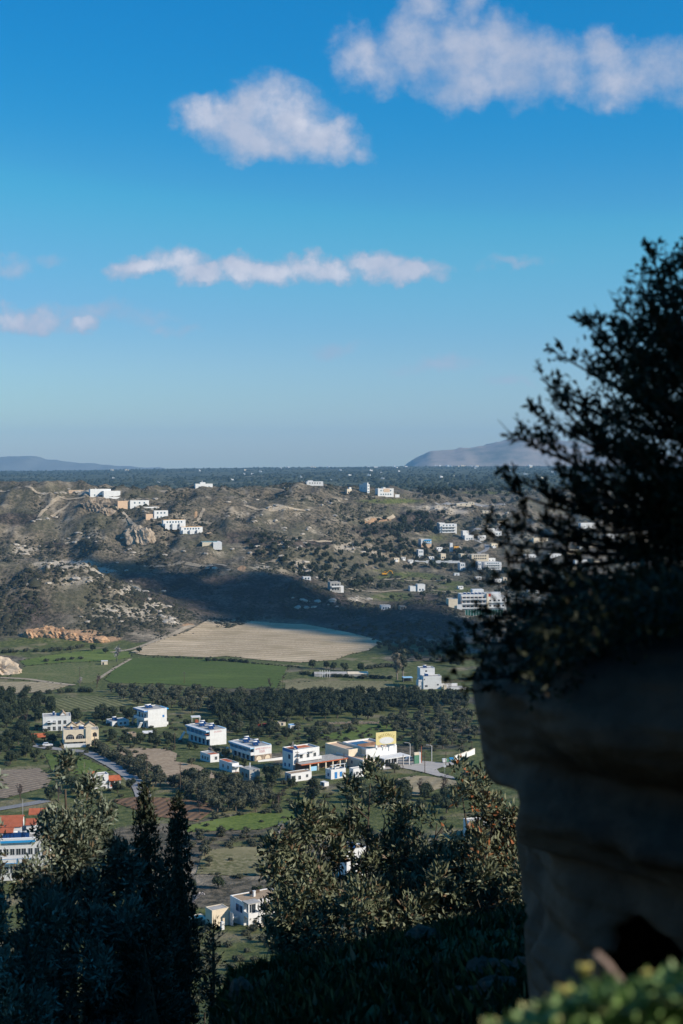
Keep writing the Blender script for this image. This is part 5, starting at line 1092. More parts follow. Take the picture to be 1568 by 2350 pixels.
for s in range(2):
    lb = [(0,.2,9,2.2,2.0,2.6),(1.6,0,11.5,1.7,1.6,2.2),(-1.5,.3,7,1.5,1.5,1.9),(1.2,-.5,6.2,1.3,1.3,1.6),(-.6,0,12.5,1.3,1.3,1.6),(0,0,4.4,1.0,1.0,1.4)]; tr = MB().tube([(0,0,-.6),(.2,0,5),(.1,0,10)], [.4,.28,.12], 7)
    proto('tall', [('trunk', tr.mesh('trunk', M_PALEBARK)), ('crown', crown_mesh('crown', 700, lb, .42, ML['reed' if s else 'olive'], s + 71, shell=.35, up=.8))])
WHAT = {'olive': ('olive_tree', 'olive tree'), 'dark': ('dark_tree', 'tree'), 'bush': ('bush', 'bush'), 'cypress': ('cypress_tree', 'tree'), 'blossom': ('almond_tree', 'tree'), 'bare': ('bare_tree', 'tree'), 'tall': ('tall_tree', 'tree')}
rt = random.Random(11)
def tree(kind, p, sc_, label, group=None, v=None, sz=1.0):
    nm, cat = WHAT[kind]; parts = PROTO[kind][rt.randrange(len(PROTO[kind])) if v is None else v]
    rz = rt.uniform(0, 6.28)
    if len(parts) == 1 or p.y > 1050:
        o = link(nm, parts[-1][1], None, p, rz)
    else:
        o = empty(nm, p, rz)
        for pn, me in parts: link(pn, me, o)
    o.scale = (sc_, sc_, sc_ * sz); return tag(o, label, cat, group)
def poly_world(poly, dmin=100): return np.array([[*gp(x, y, dmin).xy] for x, y in poly])
def fill(poly, spacing, jit=0.35, rot=0.0):
    A = poly_world(poly); c, s_ = math.cos(rot), math.sin(rot); Rm = np.array([[c, -s_], [s_, c]]); B = A @ Rm
    lo, hi = B.min(0), B.max(0); out = []
    y = lo[1]
    while y < hi[1]:
        x = lo[0]
        while x < hi[0]:
            q = np.array([x + rt.uniform(-jit, jit) * spacing, y + rt.uniform(-jit, jit) * spacing]); w = Rm @ q
            if inside(A, w[0], w[1]): out.append(Vector((w[0], w[1], ground(w[0], w[1]))))
            x += spacing
        y += spacing
    return out
def along(line, spacing, jit=0.25, dmin=100):
    P = [gp(x, y, dmin) for x, y in line]; out = []
    for a, b in zip(P[:-1], P[1:]):
        n = max(1, int((b - a).xy.length / spacing))
        for k in range(n):
            q = a.lerp(b, (k + .5) / n) + Vector((rt.uniform(-jit, jit), rt.uniform(-jit, jit), 0)) * spacing; q.z = ground(q.x, q.y); out.append(q)
    return out
MASS = {}
def mass(name, kind, pts, lo, hi, sz=1.0):
    L_ = MASS.setdefault((name, kind), [])
    for p in pts: L_.append((p, rt.uniform(lo, hi), rt.uniform(0, 6.28), sz))
def many(kind, pts, lo, hi, label, group, sz=1.0):
    for p in pts: tree(kind, p, rt.uniform(lo, hi), label, group, None, sz)

# groves that can be counted
many('olive', fill([(248,1579),(420,1586),(640,1594),(640,1606),(560,1634),(480,1646),(330,1624),(262,1600)], 9.5, .18, R(-22)), .85, 1.15, 'olive tree in the rowed grove below the green wheat field', 'olive trees in the rowed grove')
many('olive', along([(212,1714),(250,1736),(292,1760),(330,1784),(372,1806)], 6), .6, .95, 'grey green tree along the upper edge of the lane', 'trees along the lane')
many('bush', along([(205,1716),(240,1735),(280,1757),(318,1782),(345,1802)], 3.5), .6, 1.1, 'dark bush at the kerb of the grey lane', 'bushes along the lane')
many('olive', along([(262,1728),(300,1742),(340,1768),(375,1790)], 7), .6, .85, 'small tree scattered on the bare bank between lane and ploughed field', 'trees on the field bank')
many('olive', fill([(342,1806),(420,1794),(500,1796),(560,1806),(630,1832),(655,1850),(610,1862),(520,1872),(470,1856),(430,1822)], 5.6, .4), .75, 1.15, 'dark tree in the orchard below the ploughed field', 'orchard trees below the ploughed field')
many('olive', along([(428,1930),(480,1922),(540,1917),(590,1918),(650,1924),(700,1926)], 4.2), .5, .75, 'round tree in the hedgerow above the dry meadow', 'hedgerow trees above the dry meadow')
many('dark', along([(360,2050),(420,2044),(470,2040),(540,2036)], 4.5), .5, .7, 'dark tree in the thick hedge behind the brown roofed house', 'hedge behind the brown roofed house')
many('dark', fill([(150,1644),(240,1634),(330,1634),(318,1652),(240,1660),(160,1658)], 7, .4), .6, .95, 'dark tree in the belt below the striped vineyard field', 'trees below the vineyard field')
many('dark', fill([(232,1690),(300,1690),(420,1700),(410,1718),(300,1712),(240,1706)], 6.2, .4), .5, .8, 'dark tree in the thicket between the blue trimmed house and the ploughed field', 'thicket trees behind the ploughed field')
many('dark', fill([(0,1596),(80,1596),(135,1622),(138,1640),(92,1655),(60,1690),(92,1712),(100,1742),(0,1760)], 8.2, .4), .75, 1.15, 'dark tree in the wood at the left edge of the village', 'trees of the left wood')
many('olive', fill([(845,1652),(1000,1630),(1085,1618),(1096,1722),(960,1716),(925,1694),(860,1684)], 8.5, .42), .7, 1.0, 'grey green tree on the scrubby slope right of the billboard', 'trees behind the restaurant')
many('dark', fill([(425,1668),(520,1660),(640,1680),(735,1690),(735,1712),(660,1706),(545,1690),(440,1690)], 8.0, .4), .6, .9, 'dark tree behind the blue eaved hotels', 'trees behind the hotels')
# the dark wood across the middle reads as one mass; its front row can be counted
many('dark', along([(500,1668),(560,1664),(640,1652),(720,1650),(800,1648),(855,1652)], 6), .9, 1.3, 'tall dark tree in the front row of the middle wood', 'front row of the middle wood')
mass('woodland', 'dark', fill([(500,1612),(640,1604),(870,1602),(1060,1606),(1072,1620),(850,1640),(700,1646),(560,1656),(490,1650)], 6.4, .42), .8, 1.35)
mass('woodland', 'olive', fill([(640,1594),(870,1590),(1060,1596),(1068,1610),(860,1606),(640,1606)], 8, .4), .7, 1.0)
mass('woodland', 'olive', fill([(500,1668),(640,1662),(840,1660),(840,1690),(720,1692),(560,1690)], 8.5, .45), .5, .8)
many('dark', along([(382,1802),(450,1798),(540,1800),(640,1806),(735,1812)], 5.0, .3), .55, .95, 'dark tree in the row along the foot of the village houses', 'tree row below the houses')
many('dark', fill([(780,1812),(880,1815),(1080,1818),(1090,1870),(900,1860),(760,1850)], 7.5, .45), .6, 1.05, 'dark tree on the rough ground below the tan field', 'trees below the tan field')
many('dark', along([(420,1716),(470,1722),(500,1728),(560,1758)], 5, .3), .4, .7, 'small dark tree between the hotels and the ploughed field', 'small trees by the hotels')
many('dark', along([(130,1770),(160,1800),(185,1835)], 5, .3), .5, .8, 'dark tree behind the bushy evergreen, beside the white lane house', 'trees by the lane house')
mass('undergrowth', 'bush', fill([(380,1795),(740,1800),(760,1850),(500,1885),(430,1850)], 5, .5), .5, 1.0); mass('undergrowth', 'bush', fill([(420,1916),(700,1912),(720,1945),(430,1944)], 4.5, .5), .5, .95)
# single trees near the houses
for (px, py, kd, sc_, lab) in [(625,1796,'dark',1.25,'broad dark tree in front of the concrete house'),(536,1716,'olive',.85,'light round tree before the end wall of the upper hotel'),(906,1774,'olive',.8,'round tree at the kerb near the black car'),
    (895,1818,'dark',.75,'dark tree below the tan field, left of a pair'),(925,1836,'dark',.95,'dark tree under the tan field nearest the leafy crowns'),(858,1830,'dark',.8,'dark tree left of the tan field'),(1070,1790,'olive',.7,'tree in the grass island by the kerb'),
    (104,1700,'dark',.7,'dark tree beside the red tiled carport'),(120,1706,'dark',.8,'dark tree between the carport and the cream apartments'),(560,1768,'dark',.5,'small dark tree by the concrete house wall'),(440,1756,'olive',.6,'small tree at the upper right corner of the ploughed field'),
    (470,1965,'olive',.75,'single olive tree on the dry meadow'),(480,1985,'olive',.5,'small olive tree at the lower left of the dry meadow'),(720,1835,'dark',.8,'dark tree at the end of the bright grass'),(590,2058,'dark',.55,'dark tree behind the brown roof'),(600,2010,'dark',.6,'dark tree above the brown roofed house'),
    (270,1820,'dark',.8,'dark tree at the right of the orange porch'),(300,1812,'dark',.7,'dark tree where the lane leaves the orange porched house'),(115,1836,'dark',.9,'dark tree beside the lower lane'),(700,1766,'bush',.6,'shrub at the wall of the low white house'),(810,1795,'bush',.9,'shrub beside the plain white cottage'),
    (320,1498,'dark',.8,'dark round bush tree at the tip of the stubble field'),(213,1494,'dark',.9,'dark tree left of the pale almond'),(243,1500,'dark',.8,'dark tree just left of the pale almond')]:
    tree(kd, gp(px, py), sc_, lab)
tree('cypress', gp(955, 1748), 1.5, 'narrow dark cypress behind the green sign pillar'); tree('tall', gp(912, 1560), 1.15, 'tall ragged tree standing above the field shelter', v=1); tree('tall', gp(925, 1556), 1.25, 'tallest ragged grey green tree above the field shelter', v=0)
for (px, py, kd, sc_, lab) in [(268,1519,'blossom',2.1,'large pale blossoming almond tree beside the tiny white shed'),(184,1575,'blossom',1.15,'small pale almond tree on the farm track'),(640,1925,'blossom',1.0,'white blossoming almond tree at the end of the hedgerow'),(446,2098,'blossom',1.15,'big pale bare tree left of the brown roofed house'),
    (482,1738,'blossom',.9,'bare pale tree over the terracotta patched cottage'),(303,1668,'blossom',.9,'bare pale tree in front of the white bungalow'),(222,1578,'bare',1.5,'reddish brown bare tree at the left end of the grove'),(620,1582,'bare',1.3,'reddish bare tree at the right corner of the wheat field'),
    (965,1826,'bare',1.2,'purplish bare tree right of the tan field'),(1015,1824,'bare',1.3,'widest purplish bare tree near the sunlit crowns'),(135,1838,'bare',1.3,'purplish bare tree by the lower lane'),(48,1836,'bare',1.2,'grey bare tree at the foot of the grey ploughed plot'),(458,1866,'bare',.9,'brown bare tree on the red field'),
    (512,1668,'bare',1.0,'reddish bare tree in front of the dark wood, left one'),(545,1664,'bare',1.2,'taller reddish bare tree in front of the dark wood'),(640,1846,'bare',1.0,'bare reddish tree in the orchard'),(240,1650,'bare',1.1,'grey bare tree in the belt under the vineyard field'),(60,1662,'bare',1.2,'brown bare tree in the left wood')]:
    tree(kd, gp(px, py), sc_, lab)
# hedges and bushes between the fields
many('bush', along([(0,1500),(50,1496),(110,1496),(160,1492),(196,1484)], 4.5), 1.0, 1.7, 'dark bush in the upper left field hedge', 'upper left field hedge'); many('bush', along([(100,1519),(140,1516),(192,1512)], 5), .9, 1.4, 'bush in the short hedge across the left pasture', 'short pasture hedge')
many('bush', along([(472,1517),(520,1518),(572,1522)], 3.6), 1.2, 1.7, 'dark bush in the thick hedge below the stubble field', 'hedge below the stubble field'); mass('undergrowth', 'bush', along([(350,1509),(470,1513),(575,1523),(690,1532)], 2.4), .45, .75)
many('bush', along([(690,1547),(760,1553),(830,1557),(905,1558)], 3.4), 1.0, 1.5, 'bush in the long hedge before the low greenhouse', 'greenhouse hedge'); many('dark', along([(700,1536),(740,1532),(770,1540),(845,1540)], 7), .6, 1.1, 'dark tree behind the low greenhouse', 'trees behind the greenhouse')
mass('undergrowth', 'bush', along([(840,1536),(880,1530),(915,1532)], 2.4), 1.0, 1.7); many('bush', along([(100,1592),(150,1590),(200,1588),(216,1590)], 4.2), 1.2, 1.8, 'bush in the hedge between the dry field and the vineyard', 'hedge above the vineyard field')
many('bush', along([(945,1582),(925,1590),(950,1594)], 5), 1.0, 1.4, 'bush beside the stepped white house', 'bushes by the stepped house')
mass('undergrowth', 'bush', fill([(120,1740),(200,1740),(270,1790),(300,1830),(240,1850),(150,1800)], 7, .5), .35, .7); mass('undergrowth', 'bush', fill([(430,1880),(760,1810),(1080,1800),(1090,1900),(760,2000),(430,2040)], 11, .5), .4, .9)
mass('undergrowth', 'bush', fill([(380,2120),(700,2110),(700,2300),(400,2345)], 6, .5), .5, 1.0); mass('undergrowth', 'bush', fill([(560,1700),(1060,1640),(1090,1730),(900,1720),(700,1720)], 6.5, .5), .4, .9)
mass('undergrowth', 'bush', fill([(0,1640),(420,1640),(420,1720),(0,1760)], 8, .5), .5, .9)
# shaded flats and the far side of the valley
mass('woodland', 'dark', fill([(830,1484),(1000,1472),(1062,1488),(1062,1536),(940,1516),(880,1502)], 9, .45), .6, 1.1); mass('woodland', 'bush', fill([(700,1432),(1080,1440),(1100,1462),(1000,1476),(880,1478),(800,1448)], 9, .5), .8, 1.4)
for line, lo, hi, sp, lab, grp in [([(985,1306),(1010,1306),(1035,1306)], 1.5, 1.8, 11, 'big round dark tree in the clump left of the frame building', 'round dark trees in the valley'), ([(1072,1308),(1092,1308)], 1.6, 1.9, 12, 'big dark tree between the two white frame buildings', None),
   ([(860,1352),(900,1352),(935,1352)], 1.0, 1.3, 10, 'round tree in the row left of the twin white house', 'tree row by the twin white house'), ([(880,1376),(960,1372),(1050,1366)], .8, 1.1, 13, 'round tree in the row below the twin white house', 'lower tree row'), ([(800,1350),(830,1345),(856,1340)], 1.1, 1.6, 10, 'dark tree right of the unfinished house', 'trees by the unfinished house'), ([(1000,1330),(1040,1345),(1100,1350)], .9, 1.5, 16, 'dark tree on the terraces above the long hotel', 'trees above the long hotel')]:
    many('dark', along(line, sp, .2), lo, hi, lab, grp)
mass('woodland', 'dark', fill([(925,1186),(965,1182),(1005,1200),(1000,1222),(945,1222),(900,1240),(880,1226)], 10, .45), 1.1, 1.8); mass('woodland', 'dark', fill([(840,1290),(960,1292),(960,1306),(850,1312)], 12, .45), 1.0, 1.6); mass('woodland', 'dark', fill([(890,1242),(1080,1262),(1100,1290),(960,1286),(880,1270)], 11, .45), .8, 1.4)
mass('woodland', 'dark', fill([(560,1240),(660,1236),(780,1270),(840,1300),(800,1330),(720,1320),(640,1290),(560,1270)], 11.5, .48), .6, 1.3); mass('woodland', 'dark', fill([(800,1228),(900,1225),(950,1250),(940,1288),(840,1292),(790,1262)], 9.5, .48), .6, 1.25); mass('woodland', 'dark', fill([(650,1300),(800,1305),(850,1330),(790,1345),(700,1326)], 11, .48), .5, 1.1); mass('woodland', 'bare', fill([(780,1218),(930,1215),(960,1285),(830,1290)], 17, .48), .8, 1.4); mass('woodland', 'dark', fill([(1000,1180),(1160,1190),(1160,1230),(1090,1230),(1010,1205)], 16, .48), .8, 1.5); mass('woodland', 'dark', fill([(950,1128),(1200,1122),(1200,1150),(980,1150)], 26, .48), .9, 1.6); mass('woodland', 'dark', fill([(780,1190),(900,1195),(900,1222),(800,1225)], 15, .48), .6, 1.1)
mass('woodland', 'dark', fill([(1100,1300),(1380,1290),(1380,1420),(1180,1430),(1100,1350)], 17, .48), .8, 1.6); mass('woodland', 'dark', fill([(1100,1440),(1380,1430),(1400,1700),(1110,1700)], 13, .48), .8, 1.4)
# weedy margins of the fields
for poly in FIELD_EDGES:
    pts = [p for p in along(poly + [poly[0]], 2.6, .5) if rt.random() < .6]; mass('undergrowth', 'bush', pts, .12, .5, .8)
# joined masses
for (nm, kd), items in MASS.items():
    VV = []; FF = []; ofs = 0; meshes = [p[-1][1] for p in PROTO[kd]]; cache = []
    for me in meshes:
        v = np.empty(len(me.vertices) * 3, np.float32); me.vertices.foreach_get('co', v); me.calc_loop_triangles(); f = np.empty(len(me.loop_triangles) * 3, np.int32); me.loop_triangles.foreach_get('vertices', f); cache.append((v.reshape(-1, 3), f.reshape(-1, 3)))
    for (p, s_, rz, sz) in items:
        k = rt.randrange(len(cache)); v, f = cache[k]; c, s2 = math.cos(rz), math.sin(rz)
        if p.y > 950: keep = np.random.default_rng(int(p.x * 10) % 9999).random(len(f)) < .6; f = f[keep]
        w = v * s_; VV.append(np.stack([w[:,0]*c - w[:,1]*s2 + p.x, w[:,0]*s2 + w[:,1]*c + p.y, w[:,2]*sz + p.z], 1)); FF.append(f + ofs); ofs += len(v)
    tag(link(nm, np_mesh(nm, np.concatenate(VV), np.concatenate(FF), meshes[0].materials[0])), kind='stuff', label={'woodland': 'dark evergreen woodland filling the flats and gullies', 'undergrowth': 'low green bushes scattered between the fields and houses'}[nm])
# scrub on the hills, and the tree dotted far plain
bm = bmesh.new(); bmesh.ops.create_icosphere(bm, subdivisions=1, radius=1)
I0 = np.array([v.co for v in bm.verts]); F0 = np.array([[v.index for v in f.verts] for f in bm.faces]); bm.free()
keepf = [i for i, f in enumerate(F0) if I0[f][:, 2].mean() > -0.45]; F0 = F0[keepf]
bm = bmesh.new(); bmesh.ops.create_icosphere(bm, subdivisions=1, radius=1); bm.free()
OC = np.array([(1,0,0),(.31,.95,0),(-.81,.59,0),(-.81,-.59,0),(.31,-.95,0),(.55,.4,.75),(-.6,.3,.8),(0,-.65,.8),(0,0,1.15)]); OF = np.array([(0,1,5),(1,2,6),(2,3,6),(3,4,7),(4,0,5),(1,6,5),(3,7,6),(4,5,7),(5,6,8),(6,7,8),(7,5,8)])
def dome_scatter(name, X, Y, S, mat, label, hs=0.75):
    n = len(X); Z = ground_v(X, Y); g = np.random.default_rng(3)
    sc3 = np.stack([S * g.uniform(.7, 1.4, n), S * g.uniform(.7, 1.4, n), S * hs * g.uniform(.6, 1.2, n)], 1); a = g.uniform(0, 6.28, n)
    B = OC[None] * g.uniform(.75, 1.25, (n, len(OC), 1)) * sc3[:, None, :]
    V = np.stack([B[...,0]*np.cos(a)[:,None] - B[...,1]*np.sin(a)[:,None] + X[:,None], B[...,0]*np.sin(a)[:,None] + B[...,1]*np.cos(a)[:,None] + Y[:,None], B[...,2] + Z[:,None] - .1*S[:,None]], -1).reshape(-1, 3)
    Fc = (OF[None] + (np.arange(n) * len(OC))[:, None, None]).reshape(-1, 3)
    return tag(link(name, np_mesh(name, V, Fc, mat)), kind='stuff', label=label)
g = np.random.default_rng(5)
n = 105000
Y = 985 + (2150 - 985) * g.random(n) ** 1.25; X = Y * g.uniform(-.30, .23, n)
bh = base_h(X / KS, Y / KS); i_ = np.clip(np.searchsorted(rows, Y) - 1, 0, nr - 1); j_ = np.clip(np.searchsorted(cols, X / Y) - 1, 0, nc - 1)
cvs = cov[i_, j_]
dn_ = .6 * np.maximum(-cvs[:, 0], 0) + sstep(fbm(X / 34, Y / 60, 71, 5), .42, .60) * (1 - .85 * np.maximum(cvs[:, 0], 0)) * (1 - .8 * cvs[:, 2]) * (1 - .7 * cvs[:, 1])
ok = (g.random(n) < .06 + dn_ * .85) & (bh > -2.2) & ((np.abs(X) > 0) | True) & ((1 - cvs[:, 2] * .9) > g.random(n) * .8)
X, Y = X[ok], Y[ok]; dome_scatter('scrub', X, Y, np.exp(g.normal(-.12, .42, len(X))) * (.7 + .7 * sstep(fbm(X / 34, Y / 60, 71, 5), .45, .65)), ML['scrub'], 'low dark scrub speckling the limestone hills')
n = 11000
Y = 2150 * np.exp(g.random(n) * math.log(9000 / 2150)); X = Y * g.uniform(-.30, .24, n); ok = g.random(n) < .25 + sstep(fbm(X / 260, Y / 420, 81, 4), .38, .6); X, Y = X[ok], Y[ok]
dome_scatter('far_woodland', X, Y, g.uniform(3.0, 8.0, len(X)), ML['far'], 'dark trees dotting the far plain', .8)
# pale boulders on the slopes
ROCKM = []
M_LIME = mat_plain('limestone', (0.46,0.41,0.345), .16, .95, .7, .1, dark=(0.22,0.185,0.145), bumpd=.15)
M_CRAG = mat_plain('brown_crag', (0.34,0.27,0.20), .16, .95, .35, .1, dark=(0.15,0.115,0.085), bumpd=.4)
def rock_mesh(name, rx, ry, rz, seed, sub=3, mat=None, amp=.35, crag=0.0):
    bm = bmesh.new(); bmesh.ops.create_icosphere(bm, subdivisions=sub, radius=1)
    P = np.array([v.co for v in bm.verts]); nse = fbm(P[:,0]*1.7 + seed + P[:,2], P[:,1]*1.7 - P[:,2]*1.3, seed, 4) - .5; nse2 = ridged(P[:,0]*2.3 + P[:,2]*.6 + seed, P[:,1]*2.3 + P[:,2]*.5, seed + 5, 3) - .6
    k = 1 + amp * 2 * nse + crag * nse2
    for v, s_ in zip(bm.verts, k): v.co = Vector((v.co.x * rx * s_, v.co.y * ry * s_, v.co.z * rz * s_))
    me = bpy.data.meshes.new(name); bm.to_mesh(me); bm.free(); me.materials.append(mat or M_LIME); return me
tag(link('crag', rock_mesh('crag', 15, 8, 11, 3, 5, M_CRAG, .45, .9), None, gp(220, 1172) + Vector((0, 5, -1))), 'jagged brown crag right under the topmost villa', 'crag')
tag(link('crag', rock_mesh('crag', 8, 7, 6, 8, 4, M_CRAG, .5, .8), None, gp(240, 1180) + Vector((0, 4, 0))), 'small brown crag at the foot of the jagged one', 'crag')
tag(link('crag', rock_mesh('crag', 15, 12, 13, 14, 5, mat_plain('tan_rock', (0.44,0.355,0.265), .14, .95, .35, .1, dark=(0.22,0.165,0.115), bumpd=.4), .42, .5), None, gp(322, 1250) + Vector((0, 9, 3))), 'rounded tan rock with a dark left side on the mid slope', 'crag')
tag(link('earth_mound', rock_mesh('earth_mound', 13, 9, 6.0, 21, 5, mat_plain('pale_earth', (0.52,0.42,0.31), .18, .95, .3, .1, dark=(0.34,0.26,0.18), bumpd=.3), .6, .7), None, gp(2, 1546) + Vector((-3, 5, 0))), 'pale cream earth mound at the left edge of the fields', 'mound')
bank = [(70,1462,7,4.5),(100,1460,9,6),(128,1462,8,6),(160,1466,7,4.5),(188,1470,9,4),(220,1474,8,3.5)]
M_BANK = mat_plain('orange_bank', (0.50,0.315,0.185), .16, .95, .3, .1, dark=(0.28,0.16,0.09), bumpd=.4)
for k, (px, py, rx, rz_) in enumerate(bank):
    tag(link('cut_bank', rock_mesh('cut_bank', rx, 5, rz_, 30 + k, 4, M_BANK, .35, .7), None, gp(px, py) + Vector((0, 3, 0))), 'bare orange earth bank, %s along the foot of the left hill' % ['first', 'second', 'third', 'fourth', 'fifth', 'last'][k], 'earth bank', 'orange earth banks under the left hill')
protos = [rock_mesh('boulder', 1.6, 1.3, 1.0, 60 + k, 2, M_LIME, .4, .5) for k in range(5)]
spots = []
for (px, py, rx, ry, am) in PALE:
    for _ in range(int(3 + am * 5)):
        q = gp(px + rt.gauss(0, rx * .5), py + rt.gauss(0, ry * .5))
        if 950 < q.y < 2000: spots.append(q)
for q in spots[:260]:
    o = link('boulder', rt.choice(protos), None, q, rt.uniform(0, 6.28)); s_ = rt.uniform(.6, 2.0); o.scale = (s_ * 1.3, s_, s_ * rt.uniform(.5, .9)); tag(o, 'pale limestone boulder on the scrub covered hills', 'boulder', 'limestone boulders on the hills')

# ------------------------------------------------------------------ the near hillside: cliff, overhanging rock, trees
M_ROCK = mat_plain('grey_brown_rock', (0.205,0.112,0.080), .2, .95, 1.0, .05, dark=(0.050,0.029,0.023), bumpd=.04)
# castle cliff climbing on the right, outside the picture: it keeps the near slope in shade
ys = np.linspace(-1.2, 52, 90); prof_t = np.concatenate([np.linspace(0, 1, 34), np.linspace(1, 2, 22)[1:]])
V = []
for y in ys:
    top = np.interp(y, [-1.2, 0.0, 2, 12, 18, 23, 28, 33, 37, 41, 46, 52], [86, 94, 97, 95, 89, 85.6, 84.6, 79.5, 76.0, 73.4, 70, 64]) + (float(fbm(np.array(y*.7), np.array(3.3), 6, 3)) - .5) * 1.3
    gz = float(near_h(np.array(16.5), np.array(min(y, 44.0)))) - 3
    for t_ in prof_t:
        if t_ <= 1: x = 17.2 + 1.6 * t_; z = gz + (top - gz) * t_
        else: x = 18.8 + 40 * (t_ - 1); z = top + 4 * (t_ - 1)
        n_ = float(ridged(np.array(y*.25 + z*.1), np.array(z*.35), 12, 3)) - .6
        V.append((x - (n_ * 1.8 if t_ <= 1 else 0), y + n_ * .4, z))
I = np.arange(len(V)).reshape(len(ys), len(prof_t))
tag(link('cliff', np_mesh('cliff', V, np.stack([I[:-1,:-1], I[1:,:-1], I[1:,1:], I[:-1,1:]], -1).reshape(-1, 4), M_ROCK, False)), kind='structure', label='tall castle cliff shading the near slope')
V = []; xs_ = np.linspace(-26, 8, 60); zs_ = np.linspace(0, 1, 30)  # unseen rock face, added behind the camera to cut sky light on the rock
for x in xs_:
    top = 92 + (float(fbm(np.array(x * .4), np.array(1.7), 8, 3)) - .5) * 6 - 7 * max(0, (x - 2) / 6)
    for s_ in zs_:
        z = 77 + (top - 77) * s_; n_ = float(ridged(np.array(x * .3), np.array(z * .3), 22, 3)) - .6; V.append((x, -4.5 - 1.5 * s_ + n_ * 1.6 - .04 * (x + 8) ** 2 * .2, z))
I = np.arange(len(V)).reshape(len(xs_), len(zs_)); tag(link('cliff', np_mesh('cliff', V, np.stack([I[:-1,:-1], I[1:,:-1], I[1:,1:], I[:-1,1:]], -1).reshape(-1, 4), M_ROCK, False)), kind='structure', label='rock face added unseen behind the viewpoint to block sky light')
# overhanging boulder
RC = (3.45, 8.2); RY = 8.2
prof = [(1330,1480),(1365,1380),(1400,1290),(1440,1200),(1480,1135),(1525,1102),(1570,1084),(1620,1089),(1680,1101),(1720,1105),(1760,1112),(1790,1122),(1806,1140),(1816,1188),(1850,1196),(1900,1186),(1960,1191),(2050,1199),(2150,1207),(2300,1214),(2450,1212),(2750,1180)]
zz = np.array([CAMZ + uv(784, p[0])[1] * RY for p in prof]); rr = np.array([RC[0] - uv(p[1], 1500)[0] * RY for p in prof])
zs = np.linspace(zz.min(), zz.max(), 170); rz_ = np.interp(zs, zz[::-1], rr[::-1]); th = np.linspace(0, 2 * math.pi, 241)[:-1]
TT, ZZ = np.meshgrid(th, zs); RR = np.repeat(rz_[:, None], len(th), 1)
X0 = np.cos(TT); Y0 = np.sin(TT)
frontw = np.clip(-Y0, 0, 1); leftw = sstep(-X0, .2, .9)
strata = (ridged(ZZ * 1.15 + X0 * .35, X0 * .8 + Y0, 3, 3) - .6) * .26 + (ridged(ZZ * 4.2 + Y0 * .3, X0 * 1.5, 8, 2) - .6) * .07
nn = (fbm(X0 * 2.2 + ZZ * .7, Y0 * 2.2 - ZZ * .4, 9, 5) - .5) * .55 + (fbm(X0 * 9 + ZZ * 3.0, Y0 * 9 + ZZ * 2, 19, 4) - .5) * .14
amp = 1 - .45 * leftw
crack = (ridged(X0 * 1.6 + ZZ * 1.1, Y0 * 1.6 - ZZ * .5, 31, 2) - .68) * .42
blocky = (np.floor(fbm(X0 * 1.3 + 4, ZZ * 1.5 + Y0, 37, 2) * 9) / 9 - .5) * .5
nn = nn * 1.25 + crack * .6 + blocky * .5
notch = np.exp(-((ZZ - (CAMZ + uv(784, 1905)[1] * 6.2)) / .13) ** 2) * .38 * frontw
ledge = np.exp(-((ZZ - (CAMZ + uv(784, 1745)[1] * 6.1)) / .16) ** 2) * .22 * frontw
RR = RR + (strata + nn) * amp - notch + ledge
PXr = RC[0] + RR * X0; PYr = RC[1] + RR * Y0 * .86
rg_ = np.random.default_rng(4)
jit = (fbm(zs * 3.1, zs * 0 + 2.2, 51, 4) - .5) * .004
for _ in range(6):                                 # the outline seen from the path, kept under the roughness
    k0 = (PXr / PYr).argmin(1); xm = PXr[np.arange(len(zs)), k0]; ym = PYr[np.arange(len(zs)), k0]
    tgt = uv(np.interp((CAMZ - zs) / ym * FP + 1061, [p_[0] for p_ in prof], [p_[1] for p_ in prof]), 1500)[0] + jit
    k_ = (RC[0] - tgt * ym) / np.maximum(.5, RC[0] - xm); PXr = RC[0] + (PXr - RC[0]) * np.clip(k_, .8, 1.25)[:, None]
for _ in range(2):                                 # keep the lip from sagging in front of the undercut
    pyv = 1061 + (CAMZ - ZZ) / PYr * FP; lim = uv(np.interp(pyv, [p_[0] for p_ in prof], [p_[1] for p_ in prof]), 1500)[0] + jit[:, None] * .5; PXr = np.maximum(PXr, lim * PYr)
if 0:
    pp = 1061 + (CAMZ - ZZ) / PYr * FP; pu = CX + PXr / PYr * FP
    for b_ in range(1560, 2300, 30):
        m_ = (pp >= b_) & (pp < b_ + 30); print('SIL', b_, pu[m_].min().round(), PYr[m_][pu[m_].argmin()].round(2), np.interp(b_ + 15, [p_[0] for p_ in prof], [p_[1] for p_ in prof]))
# hollow low on the right of the front face
du = CX + PXr / PYr * FP; dv = 1061 + (CAMZ - ZZ) / PYr * FP
wob = (fbm(du / 70, dv / 70, 44, 3) - .5) * 60
roofline = np.where(du < 1465, 2118 + (1465 - du) * 1.9, 2118 + (du - 1465) * .72) + wob
cave = sstep(dv, roofline - 14, roofline + 40) * sstep(du, 1380, 1430) * (PYr < RC[1]) * (1 - .6 * sstep(dv, 2300, 2420))
PYr = PYr + cave * 1.3
V = np.stack([PXr, PYr, ZZ], -1).reshape(-1, 3); I = np.arange(len(V)).reshape(TT.shape); I2 = np.roll(I, -1, 1)
Fq = np.stack([I[:-1], I2[:-1], I2[1:], I[1:]], -1).reshape(-1, 4)
V = np.concatenate([V, [[RC[0], RC[1], zs[-1] + .05]]]); cap = np.stack([I[-1], I2[-1], np.full(len(th), len(V) - 1)], -1)
me = bpy.data.meshes.new('overhanging_rock'); me.from_pydata(V.tolist(), [], Fq.tolist() + cap.tolist()); me.materials.append(M_ROCK); me.polygons.foreach_set('use_smooth', np.ones(len(me.polygons), bool))
tag(link('overhanging_rock', me), 'huge dark overhanging rock filling the lower right corner, hollow at its foot', 'rock')
